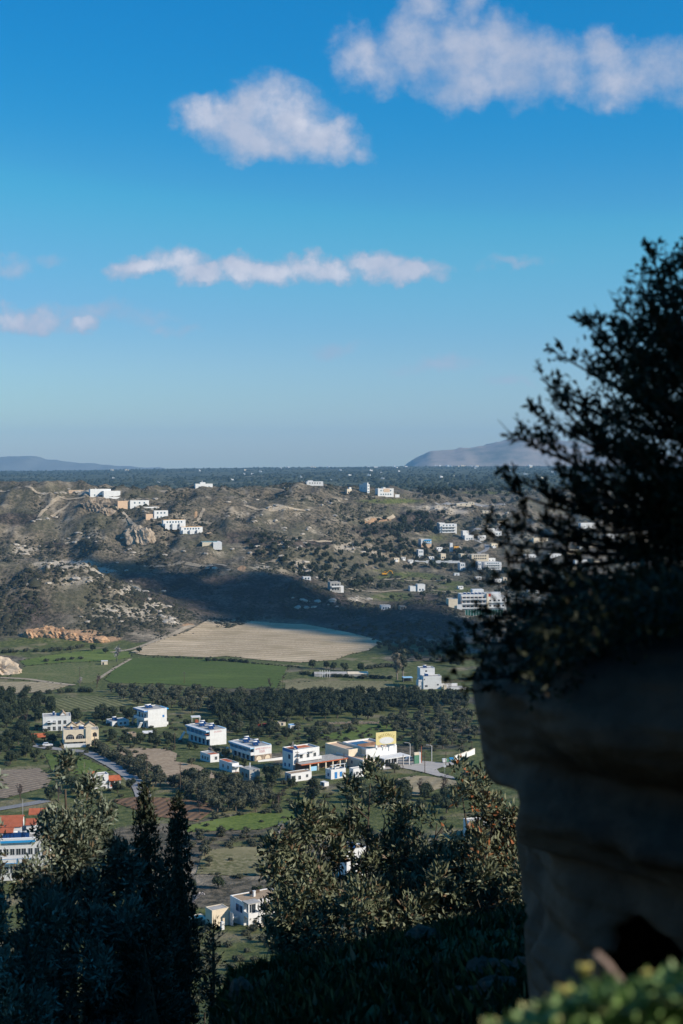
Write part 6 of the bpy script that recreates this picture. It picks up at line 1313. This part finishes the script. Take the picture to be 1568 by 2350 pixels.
def stone(px, py, d, rx, rz_, seed, label, group=None):
    u, v = uv(px, py); x = u * d; tag(link('stone', rock_mesh('stone', rx, rx * .8, rz_, seed, 4, M_ROCK, .3, .35), None, (x, d, ground(x, d) if d >= 46.5 else float(near_h(np.array(x), np.array(d))))), label, 'stone', group)
stone(972, 2200, 24, .30, .30, 71, 'single rounded grey stone on the dark grass slope')
for k, (px, py, d, rx, rz2, lab) in enumerate([(1110, 2260, 17, .25, .26, 'left stone of the dim rock pile beside the big rock'), (1160, 2250, 16.5, .24, .24, 'middle stone of the dim rock pile'), (1205, 2255, 16, .22, .25, 'right stone of the dim rock pile, touching the big rock'), (1085, 2335, 14.5, .24, .22, 'lowest stone of the dim rock pile'), (1150, 2320, 14.5, .28, .22, 'broad low stone at the front of the dim rock pile')]):
    stone(px, py, d, rx, rz2, 75 + k, lab, 'dim stones beside the big rock')
stone(556, 2335, 22, .22, .34, 83, 'narrow upright stone at the left edge of the dark slope')

# ---- leafy trees close by
def blades(P, Dv, ln, wd, g, bend=.25):
    """two triangle leaf blades at points P along directions Dv"""
    n = len(P); Dv = Dv / (np.linalg.norm(Dv, axis=1)[:, None] + 1e-9); s = np.cross(Dv, g.normal(size=(n, 3))); s /= np.linalg.norm(s, axis=1)[:, None] + 1e-9
    up = np.cross(s, Dv); l = ln * g.uniform(.6, 1.35, n)[:, None]; w = wd * g.uniform(.7, 1.3, n)[:, None]
    mid = P + Dv * l * .5 + up * l * bend * .3
    V = np.stack([P, mid + s * w * .5, P + Dv * l + up * l * bend * g.uniform(-1, 1, n)[:, None], mid - s * w * .5], 1).reshape(-1, 3)
    return V, np.arange(4 * n).reshape(-1, 4)
def cone_crown(lobes, per_m2, ln, wd, seed, clump=9, core_k=.5, out=1.0, up=1.0):
    """lobes: (px, py_top, py_bottom, half width, distance), read off the photograph once and built as solid cones of leaves"""
    g = np.random.default_rng(seed); VV = []; FF = []; o = 0; CV = []; CF = []; oc = 0
    for (px, t0, t1, hw, d) in lobes:
        a = at(px, t0, d); b = at(px, t1, d); R_ = hw * d / FP; H_ = a.z - b.z
        nC = max(10, int(per_m2 * 2 * math.pi * R_ * H_ * .6 / clump)); t_ = g.random(nC) ** .75; an = g.uniform(0, 6.283, nC)
        rad = R_ * (np.minimum(1, (t_ * 1.9) ** .75)) * (1 - .35 * np.maximum(0, t_ - .7) / .3) * (.45 + .62 * g.random(nC) ** .45) * (1 + .35 * (fbm(an * 1.1 + px, t_ * 5, seed, 3) - .5))
        Cn = np.stack([a.x + rad * np.cos(an), a.y + rad * np.sin(an), a.z - t_ * H_], 1)
        Dc = np.stack([np.cos(an) * out, np.sin(an) * out, np.full(nC, up)], 1) + g.normal(size=(nC, 3)) * .35
        P = np.repeat(Cn, clump, 0) + g.normal(size=(nC * clump, 3)) * ln * .45; Dv = np.repeat(Dc, clump, 0) + g.normal(size=(nC * clump, 3)) * .6
        V, Fc = blades(P, Dv, ln, wd, g); VV.append(V); FF.append(Fc + o); o += len(V)
        if core_k > 0:
            bm = bmesh.new(); bmesh.ops.create_icosphere(bm, subdivisions=2, radius=1); v = np.array([w.co for w in bm.verts]); f = np.array([[w.index for w in q.verts] for q in bm.faces]); bm.free()
            tt = (1 - v[:, 2]) / 2; k = core_k * np.minimum(1, (tt * 1.7) ** .7) * g.uniform(.8, 1.2, len(v)); q = np.stack([a.x + v[:,0] * R_ * k, a.y + v[:,1] * R_ * k, a.z - H_ * (.10 + .95 * tt)], 1); CV.append(q); CF.append(f + oc); oc += len(q)
    V = np.concatenate(VV); Fc = np.concatenate(FF); tri = np.concatenate([Fc[:, [0,1,2]], Fc[:, [0,2,3]]])
    if CV: tri = np.concatenate([tri, np.concatenate(CF) + len(V)]); V = np.concatenate([V] + CV)
    return V, tri
def loose_crown(lobes, per_m2, ln, wd, seed, clump=8, blob=.34, nblob=14, up=.7):
    """crowns of many small leaf masses at the branch ends, with gaps between them"""
    g = np.random.default_rng(seed); VV = []; FF = []; o = 0; BL = []
    for (px, t0, t1, hw, d) in lobes:
        a = at(px, t0, d); b = at(px, t1, d); R_ = hw * d / FP; H_ = a.z - b.z
        for k in range(nblob):
            t_ = g.random() ** .9; an = g.uniform(0, 6.283); rmax = R_ * min(1, (t_ * 2.2 + .05) ** .6) * (1 - .45 * max(0, t_ - .72) / .28)
            rad = rmax * g.uniform(.25, 1.0); r = R_ * blob * g.uniform(.6, 1.25)
            BL.append((a.x + rad * math.cos(an), a.y + rad * math.sin(an), a.z - t_ * H_ - r * .4, r, d))
    for (x, y, z, r, d) in BL:
        nC = max(6, int(per_m2 * 4 * math.pi * r * r / clump)); dv_ = g.normal(size=(nC, 3)); dv_ /= np.linalg.norm(dv_, axis=1)[:, None]; dv_[:, 2] *= 1.25
        Cn = np.array([x, y, z]) + dv_ * r * (.35 + .75 * g.random(nC) ** .6)[:, None]
        Dc = dv_ + np.array([0, 0, up]) + g.normal(size=(nC, 3)) * .3
        P = np.repeat(Cn, clump, 0) + g.normal(size=(nC * clump, 3)) * ln * .45; V, Fc = blades(P, np.repeat(Dc, clump, 0) + g.normal(size=(nC * clump, 3)) * .6, ln, wd, g)
        VV.append(V); FF.append(Fc + o); o += len(V)
    V = np.concatenate(VV); Fc = np.concatenate(FF)
    return V, np.concatenate([Fc[:, [0,1,2]], Fc[:, [0,2,3]]])
ML['near'] = mat_leaf('near_leaves', (0.075,0.092,0.046), (0.260,0.285,0.180), .55, (0.17,0.10,0.055), spec=.3)
ML['nearred'] = mat_leaf('near_leaves_rusty', (0.075,0.088,0.046), (0.25,0.26,0.16), .55, (0.34,0.115,0.04), spec=.3)
ML['nearpale'] = mat_leaf('near_leaves_grey', (0.095,0.118,0.074), (0.31,0.35,0.26), .55, (0.21,0.15,0.09), spec=.3)
ML['spire'] = mat_leaf('spire_leaves', (0.030,0.042,0.024), (0.095,0.11,0.068), .6, (0.12,0.10,0.06))
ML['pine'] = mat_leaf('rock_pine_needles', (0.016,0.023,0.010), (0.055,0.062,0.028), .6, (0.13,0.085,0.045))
def near_tree(name, label, cat, lobes, mat, per, ln, wd, seed, trunk_r=.12, group=None, loose=False, **kw):
    d = lobes[0][4]; px = np.mean([l[0] for l in lobes]); u = uv(px, 1500)[0]; x = u * d
    zg = ground(x, d) if d >= 46.5 else float(near_h(np.array(x), np.array(d)))
    root = tag(empty(name, (x, d, zg)), label, cat, group)
    V, tri = (loose_crown if loose else cone_crown)(lobes, per, ln, wd, seed, **kw); V = V - np.array([x, d, zg])
    link('crown', np_mesh('crown', V, tri, mat), root)
    tops = [at(l[0], l[1] * .75 + l[2] * .25, l[4]) - Vector((x, d, zg)) for l in lobes]
    mb = MB(); base = Vector((0, 0, -.6)); g = random.Random(seed)
    for tp in tops:
        mid = Vector((tp.x * .35, tp.y * .35, tp.z * .45)); mb.tube([base, mid, tp], [trunk_r, trunk_r * .6, trunk_r * .15], 7)
        for k in range(5):
            s_ = g.uniform(.35, .9); p0 = mid.lerp(tp, s_); mb.tube([p0, p0 + Vector((g.uniform(-1,1) * .6, g.uniform(-1,1) * .6, g.uniform(.2, .7)))], [trunk_r * .25, trunk_r * .08], 4)
    mb.build('trunk', M_BARK, root)
    return root
near_tree('evergreen_tree', 'large bushy evergreen at lower left with sunlit grey green tips over a dark body', 'tree', [(150,1728,2060,36,33),(205,1795,2150,46,33.5),(112,1850,2250,62,32.6),(240,1835,2200,46,34),(165,1900,2480,120,33),(75,1985,2480,84,32),(275,1935,2420,72,34),(120,2080,2560,150,31.5),(300,2090,2560,90,33)], ML['nearpale'], 210, .17, .06, 5, .16, loose=True, nblob=26)
near_tree('evergreen_tree', 'evergreen cut by the left edge of the picture, pale tips showing', 'tree', [(-22,1772,2120,34,31),(-60,1900,2450,70,31.5),(-5,2060,2550,70,30.5)], ML['nearpale'], 200, .16, .06, 6, .14, loose=True, nblob=22)
near_tree('cypress_tree', 'slim dark cypress with a pale tip right of the bushy evergreen', 'tree', [(334,1795,2450,50,35)], ML['spire'], 620, .13, .05, 7, .12, core_k=.75, out=.4, up=1.4)
near_tree('cypress_tree', 'darker slim cypress, right hand one of two spires', 'tree', [(408,1822,2450,46,36.5)], ML['spire'], 640, .13, .05, 8, .12, core_k=.78, out=.4, up=1.4)
near_tree('evergreen_tree', 'low dark evergreen filling the space under the two cypress spires', 'tree', [(372,1985,2560,52,34),(330,2100,2600,80,33),(230,2040,2600,120,34.5)], ML['spire'], 300, .16, .06, 9, .12)
near_tree('sapling', 'thin dark sapling standing between the stone terrace and the white gate pillar', 'tree', [(490,2072,2300,14,38),(484,2190,2440,20,38)], ML['spire'], 260, .14, .05, 10, .06, core_k=.3)
kw = dict(loose=True)
near_tree('leafy_tree', 'sunlit grey green tree at the left of the middle thicket', 'tree', [(690,1842,2150,58,46),(742,1850,2170,50,46.5),(648,1905,2170,52,45),(705,1935,2210,84,46)], ML['near'], 165, .24, .085, 11, .12, **kw)
near_tree('leafy_tree', 'tall thin sunlit tree with shoots rising before the villa', 'tree', [(800,1780,2060,34,47),(850,1722,2020,24,47),(884,1800,2110,46,47.5),(770,1880,2110,48,47)], ML['near'], 170, .24, .085, 12, .11, loose=True)
near_tree('leafy_tree', 'sunlit tree in the middle of the thicket under the tan field', 'tree', [(948,1832,2130,58,48),(1003,1812,2120,48,48.5),(910,1880,2150,50,48),(975,1920,2220,86,47)], ML['near'], 165, .24, .085, 13, .12, **kw)
near_tree('leafy_tree', 'tall rusty tinged sunlit tree beside the dark rock', 'tree', [(1060,1735,2080,38,46),(1098,1785,2100,50,46.5),(1140,1845,2120,52,47),(1180,1895,2150,44,47),(1172,1838,2100,40,47),(1125,1812,2120,44,46.5),(1080,1905,2210,90,46)], ML['nearred'], 165, .24, .085, 14, .12, **kw)
near_tree('leafy_shrub', 'low sunlit shrub hiding the right part of the brown roofed house', 'shrub', [(640,2045,2220,36,44),(690,2045,2230,50,44),(745,2050,2260,66,44)], ML['near'], 200, .22, .08, 15, .08, **kw)
near_tree('leafy_shrub', 'dark shrub in shade at the foot of the thicket, middle one', 'shrub', [(830,2020,2290,84,44),(915,2035,2290,84,44.5)], ML['near'], 190, .22, .08, 16, .08, **kw)
near_tree('leafy_shrub', 'dark shrub in shade at the foot of the thicket, next to the rock', 'shrub', [(1010,2010,2270,84,45),(1110,2000,2260,84,45),(1190,2000,2250,60,45)], ML['near'], 190, .22, .08, 17, .08, **kw)
near_tree('leafy_shrub', 'small rough shrub at the left lip of the dark slope', 'shrub', [(560,2250,2420,34,30),(606,2225,2380,36,30),(532,2320,2520,26,29)], ML['spire'], 260, .15, .055, 18, .06, **kw)

# ---- pine growing over the rock
g = np.random.default_rng(77); gr = random.Random(77)
TIPS = [(1500,562),(1465,622),(1560,556),(1535,590),(1420,678),(1345,722),(1372,762),(1395,720),(1290,818),(1240,868),(1300,925),(1225,948),(1262,905),(1195,1008),(1235,1000),(1148,1082),(1178,1130),(1128,1195),(1118,1240),(1165,1288),(1112,1332),(1100,1402),(1150,1420),(1062,1478),(1008,1522),(1035,1562),(1085,1590),(1205,1185),(1275,1080),(1335,1000),(1400,850),(1450,770),(1300,1215),(1250,1300),(1225,1400),(1180,1490),(1340,1340),(1355,1130),(1420,980),(1480,880),(1510,720),(1130,1520),(1090,1440),(1190,1340),(1240,1130),(1310,1130),(1280,1400),(1150,1560),(1440,1180),(1480,1290)]
root = Vector((2.75, 7.9, 79.1))
t = tag(empty('rock_pine', root), 'dark spreading evergreen rooted on top of the overhanging rock', 'tree')
wood = MB(); BP = []; BD = []
def bez(a, b, c, s): return a * (1-s)**2 + b * 2*s*(1-s) + c * s*s
trunk_top = at(1720, 640, 7.6); wood.tube([root, root + Vector((.05, -.1, .8)), at(1690, 950, 7.7), trunk_top], [.13, .11, .09, .04], 8)
for (px, py) in TIPS:
    if py < 800: py += 22
    d = gr.uniform(6.7, 8.1); tip = at(px, py, d)
    oy = 1000 if py < 900 else (1210 if py < 1300 else 1400); o0 = at(gr.uniform(1600, 1760), oy + gr.uniform(-90, 90), 7.6)
    midp = o0.lerp(tip, .55) + Vector((0, 0, -.10 - .05 * gr.random())) + Vector((gr.uniform(-.1, .1), gr.uniform(-.2, .2), 0))
    pts = [bez(o0, midp, tip, s / 7) for s in range(8)]; wood.tube(pts, [.028, .024, .020, .016, .013, .010, .007, .004], 5)
    dr = (tip - midp).normalized()
    ntw = int(16 + 26 * (tip - o0).length / 1.2)
    for k in range(ntw):
        s = gr.uniform(.18, 1.0); p = bez(o0, midp, tip, s); td = (dr * .55 + Vector((gr.uniform(-.7, .5), gr.uniform(-.8, .8), gr.uniform(-.25, 1.1)))).normalized(); ln = gr.uniform(.05, .17) * (1.25 - .6 * s)
        e = p + td * ln + Vector((0, 0, ln * .15)); wood.tube([p, e], [.004, .0015], 3, cap=False)
        for q in range(gr.randint(6, 12)):
            f = gr.uniform(.25, 1.0); BP.append(p.lerp(e, f)); BD.append(td + Vector((gr.gauss(0, .7), gr.gauss(0, .7), gr.gauss(.2, .7))))
    if gr.random() < .5:                                            # a bare wiry twig reaching past the leaves
        e = tip + (dr + Vector((-.2, 0, .5))).normalized() * gr.uniform(.08, .16); wood.tube([tip, tip.lerp(e, .5) + Vector((0, 0, -.015)), e], [.0035, .0025, .001], 4, cap=False)
def dens_region(px, py):
    edge = np.interp(py, [540,600,640,700,740,800,850,900,960,1020,1080,1150,1200,1280,1340,1400,1450,1500,1560,1620], [1560,1490,1470,1440,1392,1390,1345,1370,1350,1330,1370,1400,1400,1330,1250,1190,1130,1090,1110,1170])
    return px - edge
n = 0
while n < 4000:
    px = gr.uniform(1050, 2150); py = gr.uniform(575, 1640 if px < 1350 else 1470 if px < 1568 else 1400); dd_ = dens_region(px, py)
    prob = 1 / (1 + math.exp(-(dd_ - 46) / 22)) * (.30 if 1030 < py < 1330 and px < 1500 else 1.0)
    if gr.random() > prob: continue
    n += 1; p = at(px, py, gr.uniform(6.9, 8.5)); td = Vector((gr.uniform(-1, .4), gr.uniform(-.8, .8), gr.uniform(-.2, 1.1))).normalized()
    for q in range(11): BP.append(p + Vector((gr.gauss(0, .035), gr.gauss(0, .035), gr.gauss(0, .035)))); BD.append(td + Vector((gr.gauss(0, .8), gr.gauss(0, .8), gr.gauss(0, .8))))
for k in range(900):
    px = gr.uniform(1230, 2100); py = np.interp(px, [1230, 1300, 1400, 1568, 2100], [1500, 1450, 1405, 1370, 1340]) + gr.gauss(0, 34); p = at(px, py, gr.uniform(5.9, 7.2)); td = Vector((gr.uniform(-.7, .4), gr.uniform(-1, .3), gr.uniform(-.6, .6))).normalized()
    for q in range(11): BP.append(p + Vector((gr.gauss(0, .04), gr.gauss(0, .04), gr.gauss(0, .04)))); BD.append(td + Vector((gr.gauss(0, .8), gr.gauss(0, .8), gr.gauss(0, .8))))
wood.build('branches', mat_plain('pine_bark', (0.085,0.06,0.045), .2, .9, 6), t, loc=-root)
V, Fc = blades(np.array([list(p) for p in BP]) - np.array(root), np.array([list(p) for p in BD]), .044, .017, g)
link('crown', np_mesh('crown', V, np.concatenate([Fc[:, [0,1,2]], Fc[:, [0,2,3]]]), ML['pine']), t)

# ---- green plant on a bank right below the camera, yellow flower heads, dry stalk
M_BANKNEAR = M_SLOPE
bankpts = []
PL = 2.55
bx, by_ = uv(1480, 2300)[0] * PL, PL
tag(link('earth_bank', rock_mesh('earth_bank', .62, .42, .62, 91, 4, M_SLOPE, .15, .1), None, (bx + .12, by_ + .12, at(1480, 2395, PL).z - .58)), 'small earth bank under the green plant at the lower right', 'bank')
ML['plant'] = mat_leaf('fresh_leaves', (0.10,0.19,0.050), (0.28,0.42,0.15), .5, (0.42,0.42,0.20), spec=.35)
n = 3600; BP = []; BD = []
top = lambda px: np.interp(px, [1130,1180,1230,1300,1340,1400,1450,1500,1568,1700,1900], [2352,2338,2316,2292,2268,2262,2262,2244,2226,2225,2300])
for k in range(n):
    px = gr.uniform(1140, 1850); d = PL + gr.uniform(-.22, .3); p = at(px, top(px) + 20 + abs(gr.gauss(0, 55)), d); BP.append(p); BD.append(Vector((gr.gauss(0, .7), gr.gauss(-.3, .7), gr.gauss(.55, .5))))
t = tag(empty('green_plant', at(1480, 2400, PL)), 'bright green leafy plant with yellow flower heads at the lower right edge', 'plant')
V, Fc = blades(np.array([list(p) for p in BP]) - np.array(t.location), np.array([list(p) for p in BD]), .034, .023, g, .5)
link('foliage', np_mesh('foliage', V, np.concatenate([Fc[:, [0,1,2]], Fc[:, [0,2,3]]]), ML['plant']), t)
M_FLOW = mat_plain('yellow_flower', (0.50,0.44,0.13), .1, .7, 20)
for (px, py, r_) in ((1293,2278,.017),(1339,2225,.014),(1482,2236,.010),(1513,2338,.016)):
    p = at(px, py, PL - .05) - t.location; MB().tube([p + Vector((.004, .01, -.16)), p], [.0035, .003], 5).build('stem', ML['plant'], t)
    b_ = MB()
    for k in range(9):
        a = k * .7; b_.tube([p + Vector((0, 0, -r_ * .5)), p + Vector((math.cos(a) * r_ * .9, math.sin(a) * r_ * .9, r_ * (.1 + .09 * k)))], [r_ * .3, r_ * .35], 5)
    b_.build('flower_head', M_FLOW, t)
st = tag(empty('dry_stalk', at(1374, 2290, PL)), 'broken dry stalk bent into a sharp upturned V above the green plant', 'stalk'); o_ = Vector(st.location)
MB().tube([at(1377,2300,PL) - o_, at(1372,2245,PL) - o_, at(1366,2192,PL) - o_], [.011, .010, .009], 7).build('lower_stem', mat_plain('dry_stem', (0.30,0.22,0.18), .15, .8, 15), st); MB().tube([at(1365,2190,PL) - o_, at(1392,2215,PL - .01) - o_, at(1440,2275,PL - .03) - o_], [.009, .009, .007], 7).build('bent_stem', bpy.data.materials['dry_stem'], st)
# grass on the shaded slope
n = 26000; Y = 9 + 34 * g.random(n) ** 1.1; X = Y * g.uniform(-.13, .22, n); Z = near_h(X, Y)
V, Fc = blades(np.stack([X, Y, Z - .02], 1), np.stack([g.normal(size=n) * .35, g.normal(size=n) * .35, np.ones(n)], 1), .22, .03, g, .6)
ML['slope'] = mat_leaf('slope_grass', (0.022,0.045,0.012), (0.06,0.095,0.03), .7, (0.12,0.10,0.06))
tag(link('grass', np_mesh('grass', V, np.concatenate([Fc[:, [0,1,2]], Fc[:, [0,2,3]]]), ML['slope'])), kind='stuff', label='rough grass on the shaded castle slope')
# fence posts down on the valley meadow
for k, (px, py) in enumerate(((432, 2352), (470, 2360), (513, 2368))):
    p = gp(px, py, 95); tag(MB().tube([(0, 0, -.5), (0, 0, 2.4)], .09, 6).build('fence_post', C['wood'], None, loc=p), 'thin wooden fence post on the lit grass by the dark trees, %s' % ['left one', 'middle one', 'right one'][k], 'fence post', 'fence posts on the lower meadow')

# ------------------------------------------------------------------ the cloud whose shade lies on the middle hills (it floats to the right, outside the picture)
ALT = 950.0
shade = [(190,1284),(300,1296),(450,1318),(600,1314),(690,1336),(720,1356),(780,1394),(830,1404),(930,1402),(1000,1398),(1035,1418),(1065,1440),(1110,1462),(1200,1482),(1200,1500),(1060,1502),(940,1508),(880,1474),(790,1458),(690,1446),(600,1436),(520,1428),(450,1420),(420,1408),(350,1372),(280,1330)]
q = []
for (px, py) in shade:
    w = gp(px, py); k = (ALT - w.z) / SUN_DIR.z; q.append((w.x + SUN_DIR.x * k, w.y + SUN_DIR.y * k))
A = np.array(q); lo, hi = A.min(0), A.max(0)
bm = bmesh.new(); bmesh.ops.create_icosphere(bm, subdivisions=2, radius=1); v0 = np.array([v.co for v in bm.verts]); f0 = np.array([[v.index for v in f.verts] for f in bm.faces]); bm.free()
VV = []; FF = []; o = 0
for xx in np.arange(lo[0], hi[0], 17):
    for yy in np.arange(lo[1], hi[1], 17):
        x_, y_ = xx + gr.uniform(-6, 6), yy + gr.uniform(-6, 6)
        if not inside(A, x_, y_) or float(fbm(np.array(x_ / 48), np.array(y_ / 48), 61, 3)) > .60: continue
        r_ = gr.uniform(11, 19); VV.append(v0 * np.array([r_, r_, r_ * .6]) + np.array([x_, y_, ALT + gr.uniform(-3, 6)])); FF.append(f0 + o); o += len(v0)
m_, t_, b_ = new_mat('cloud_white'); b_.inputs['Base Color'].default_value = (.85, .86, .88, 1); b_.inputs['Roughness'].default_value = 1
tag(link('cloud', np_mesh('cloud', np.concatenate(VV), np.concatenate(FF), m_, True)), kind='stuff', label='white cumulus cloud drifting right of the view')
HAZE = 0.000053

# ------------------------------------------------------------------ air
m = bpy.data.materials.new('air'); m.use_nodes = True; t = NT(m.node_tree); t.n.clear()
o_ = t.node('ShaderNodeOutputMaterial'); pv = t.node('ShaderNodeVolumePrincipled')
pv.inputs['Color'].default_value = (0.34, 0.65, 1.0, 1); pv.inputs['Density'].default_value = HAZE; pv.inputs['Anisotropy'].default_value = 0.0
t.l.new(pv.outputs[0], o_.inputs['Volume'])
tag(MB().box(-9600, 9600, -400, 15200, -80, 420).build('haze', m), kind='stuff', label='thin blue haze over the far plain')
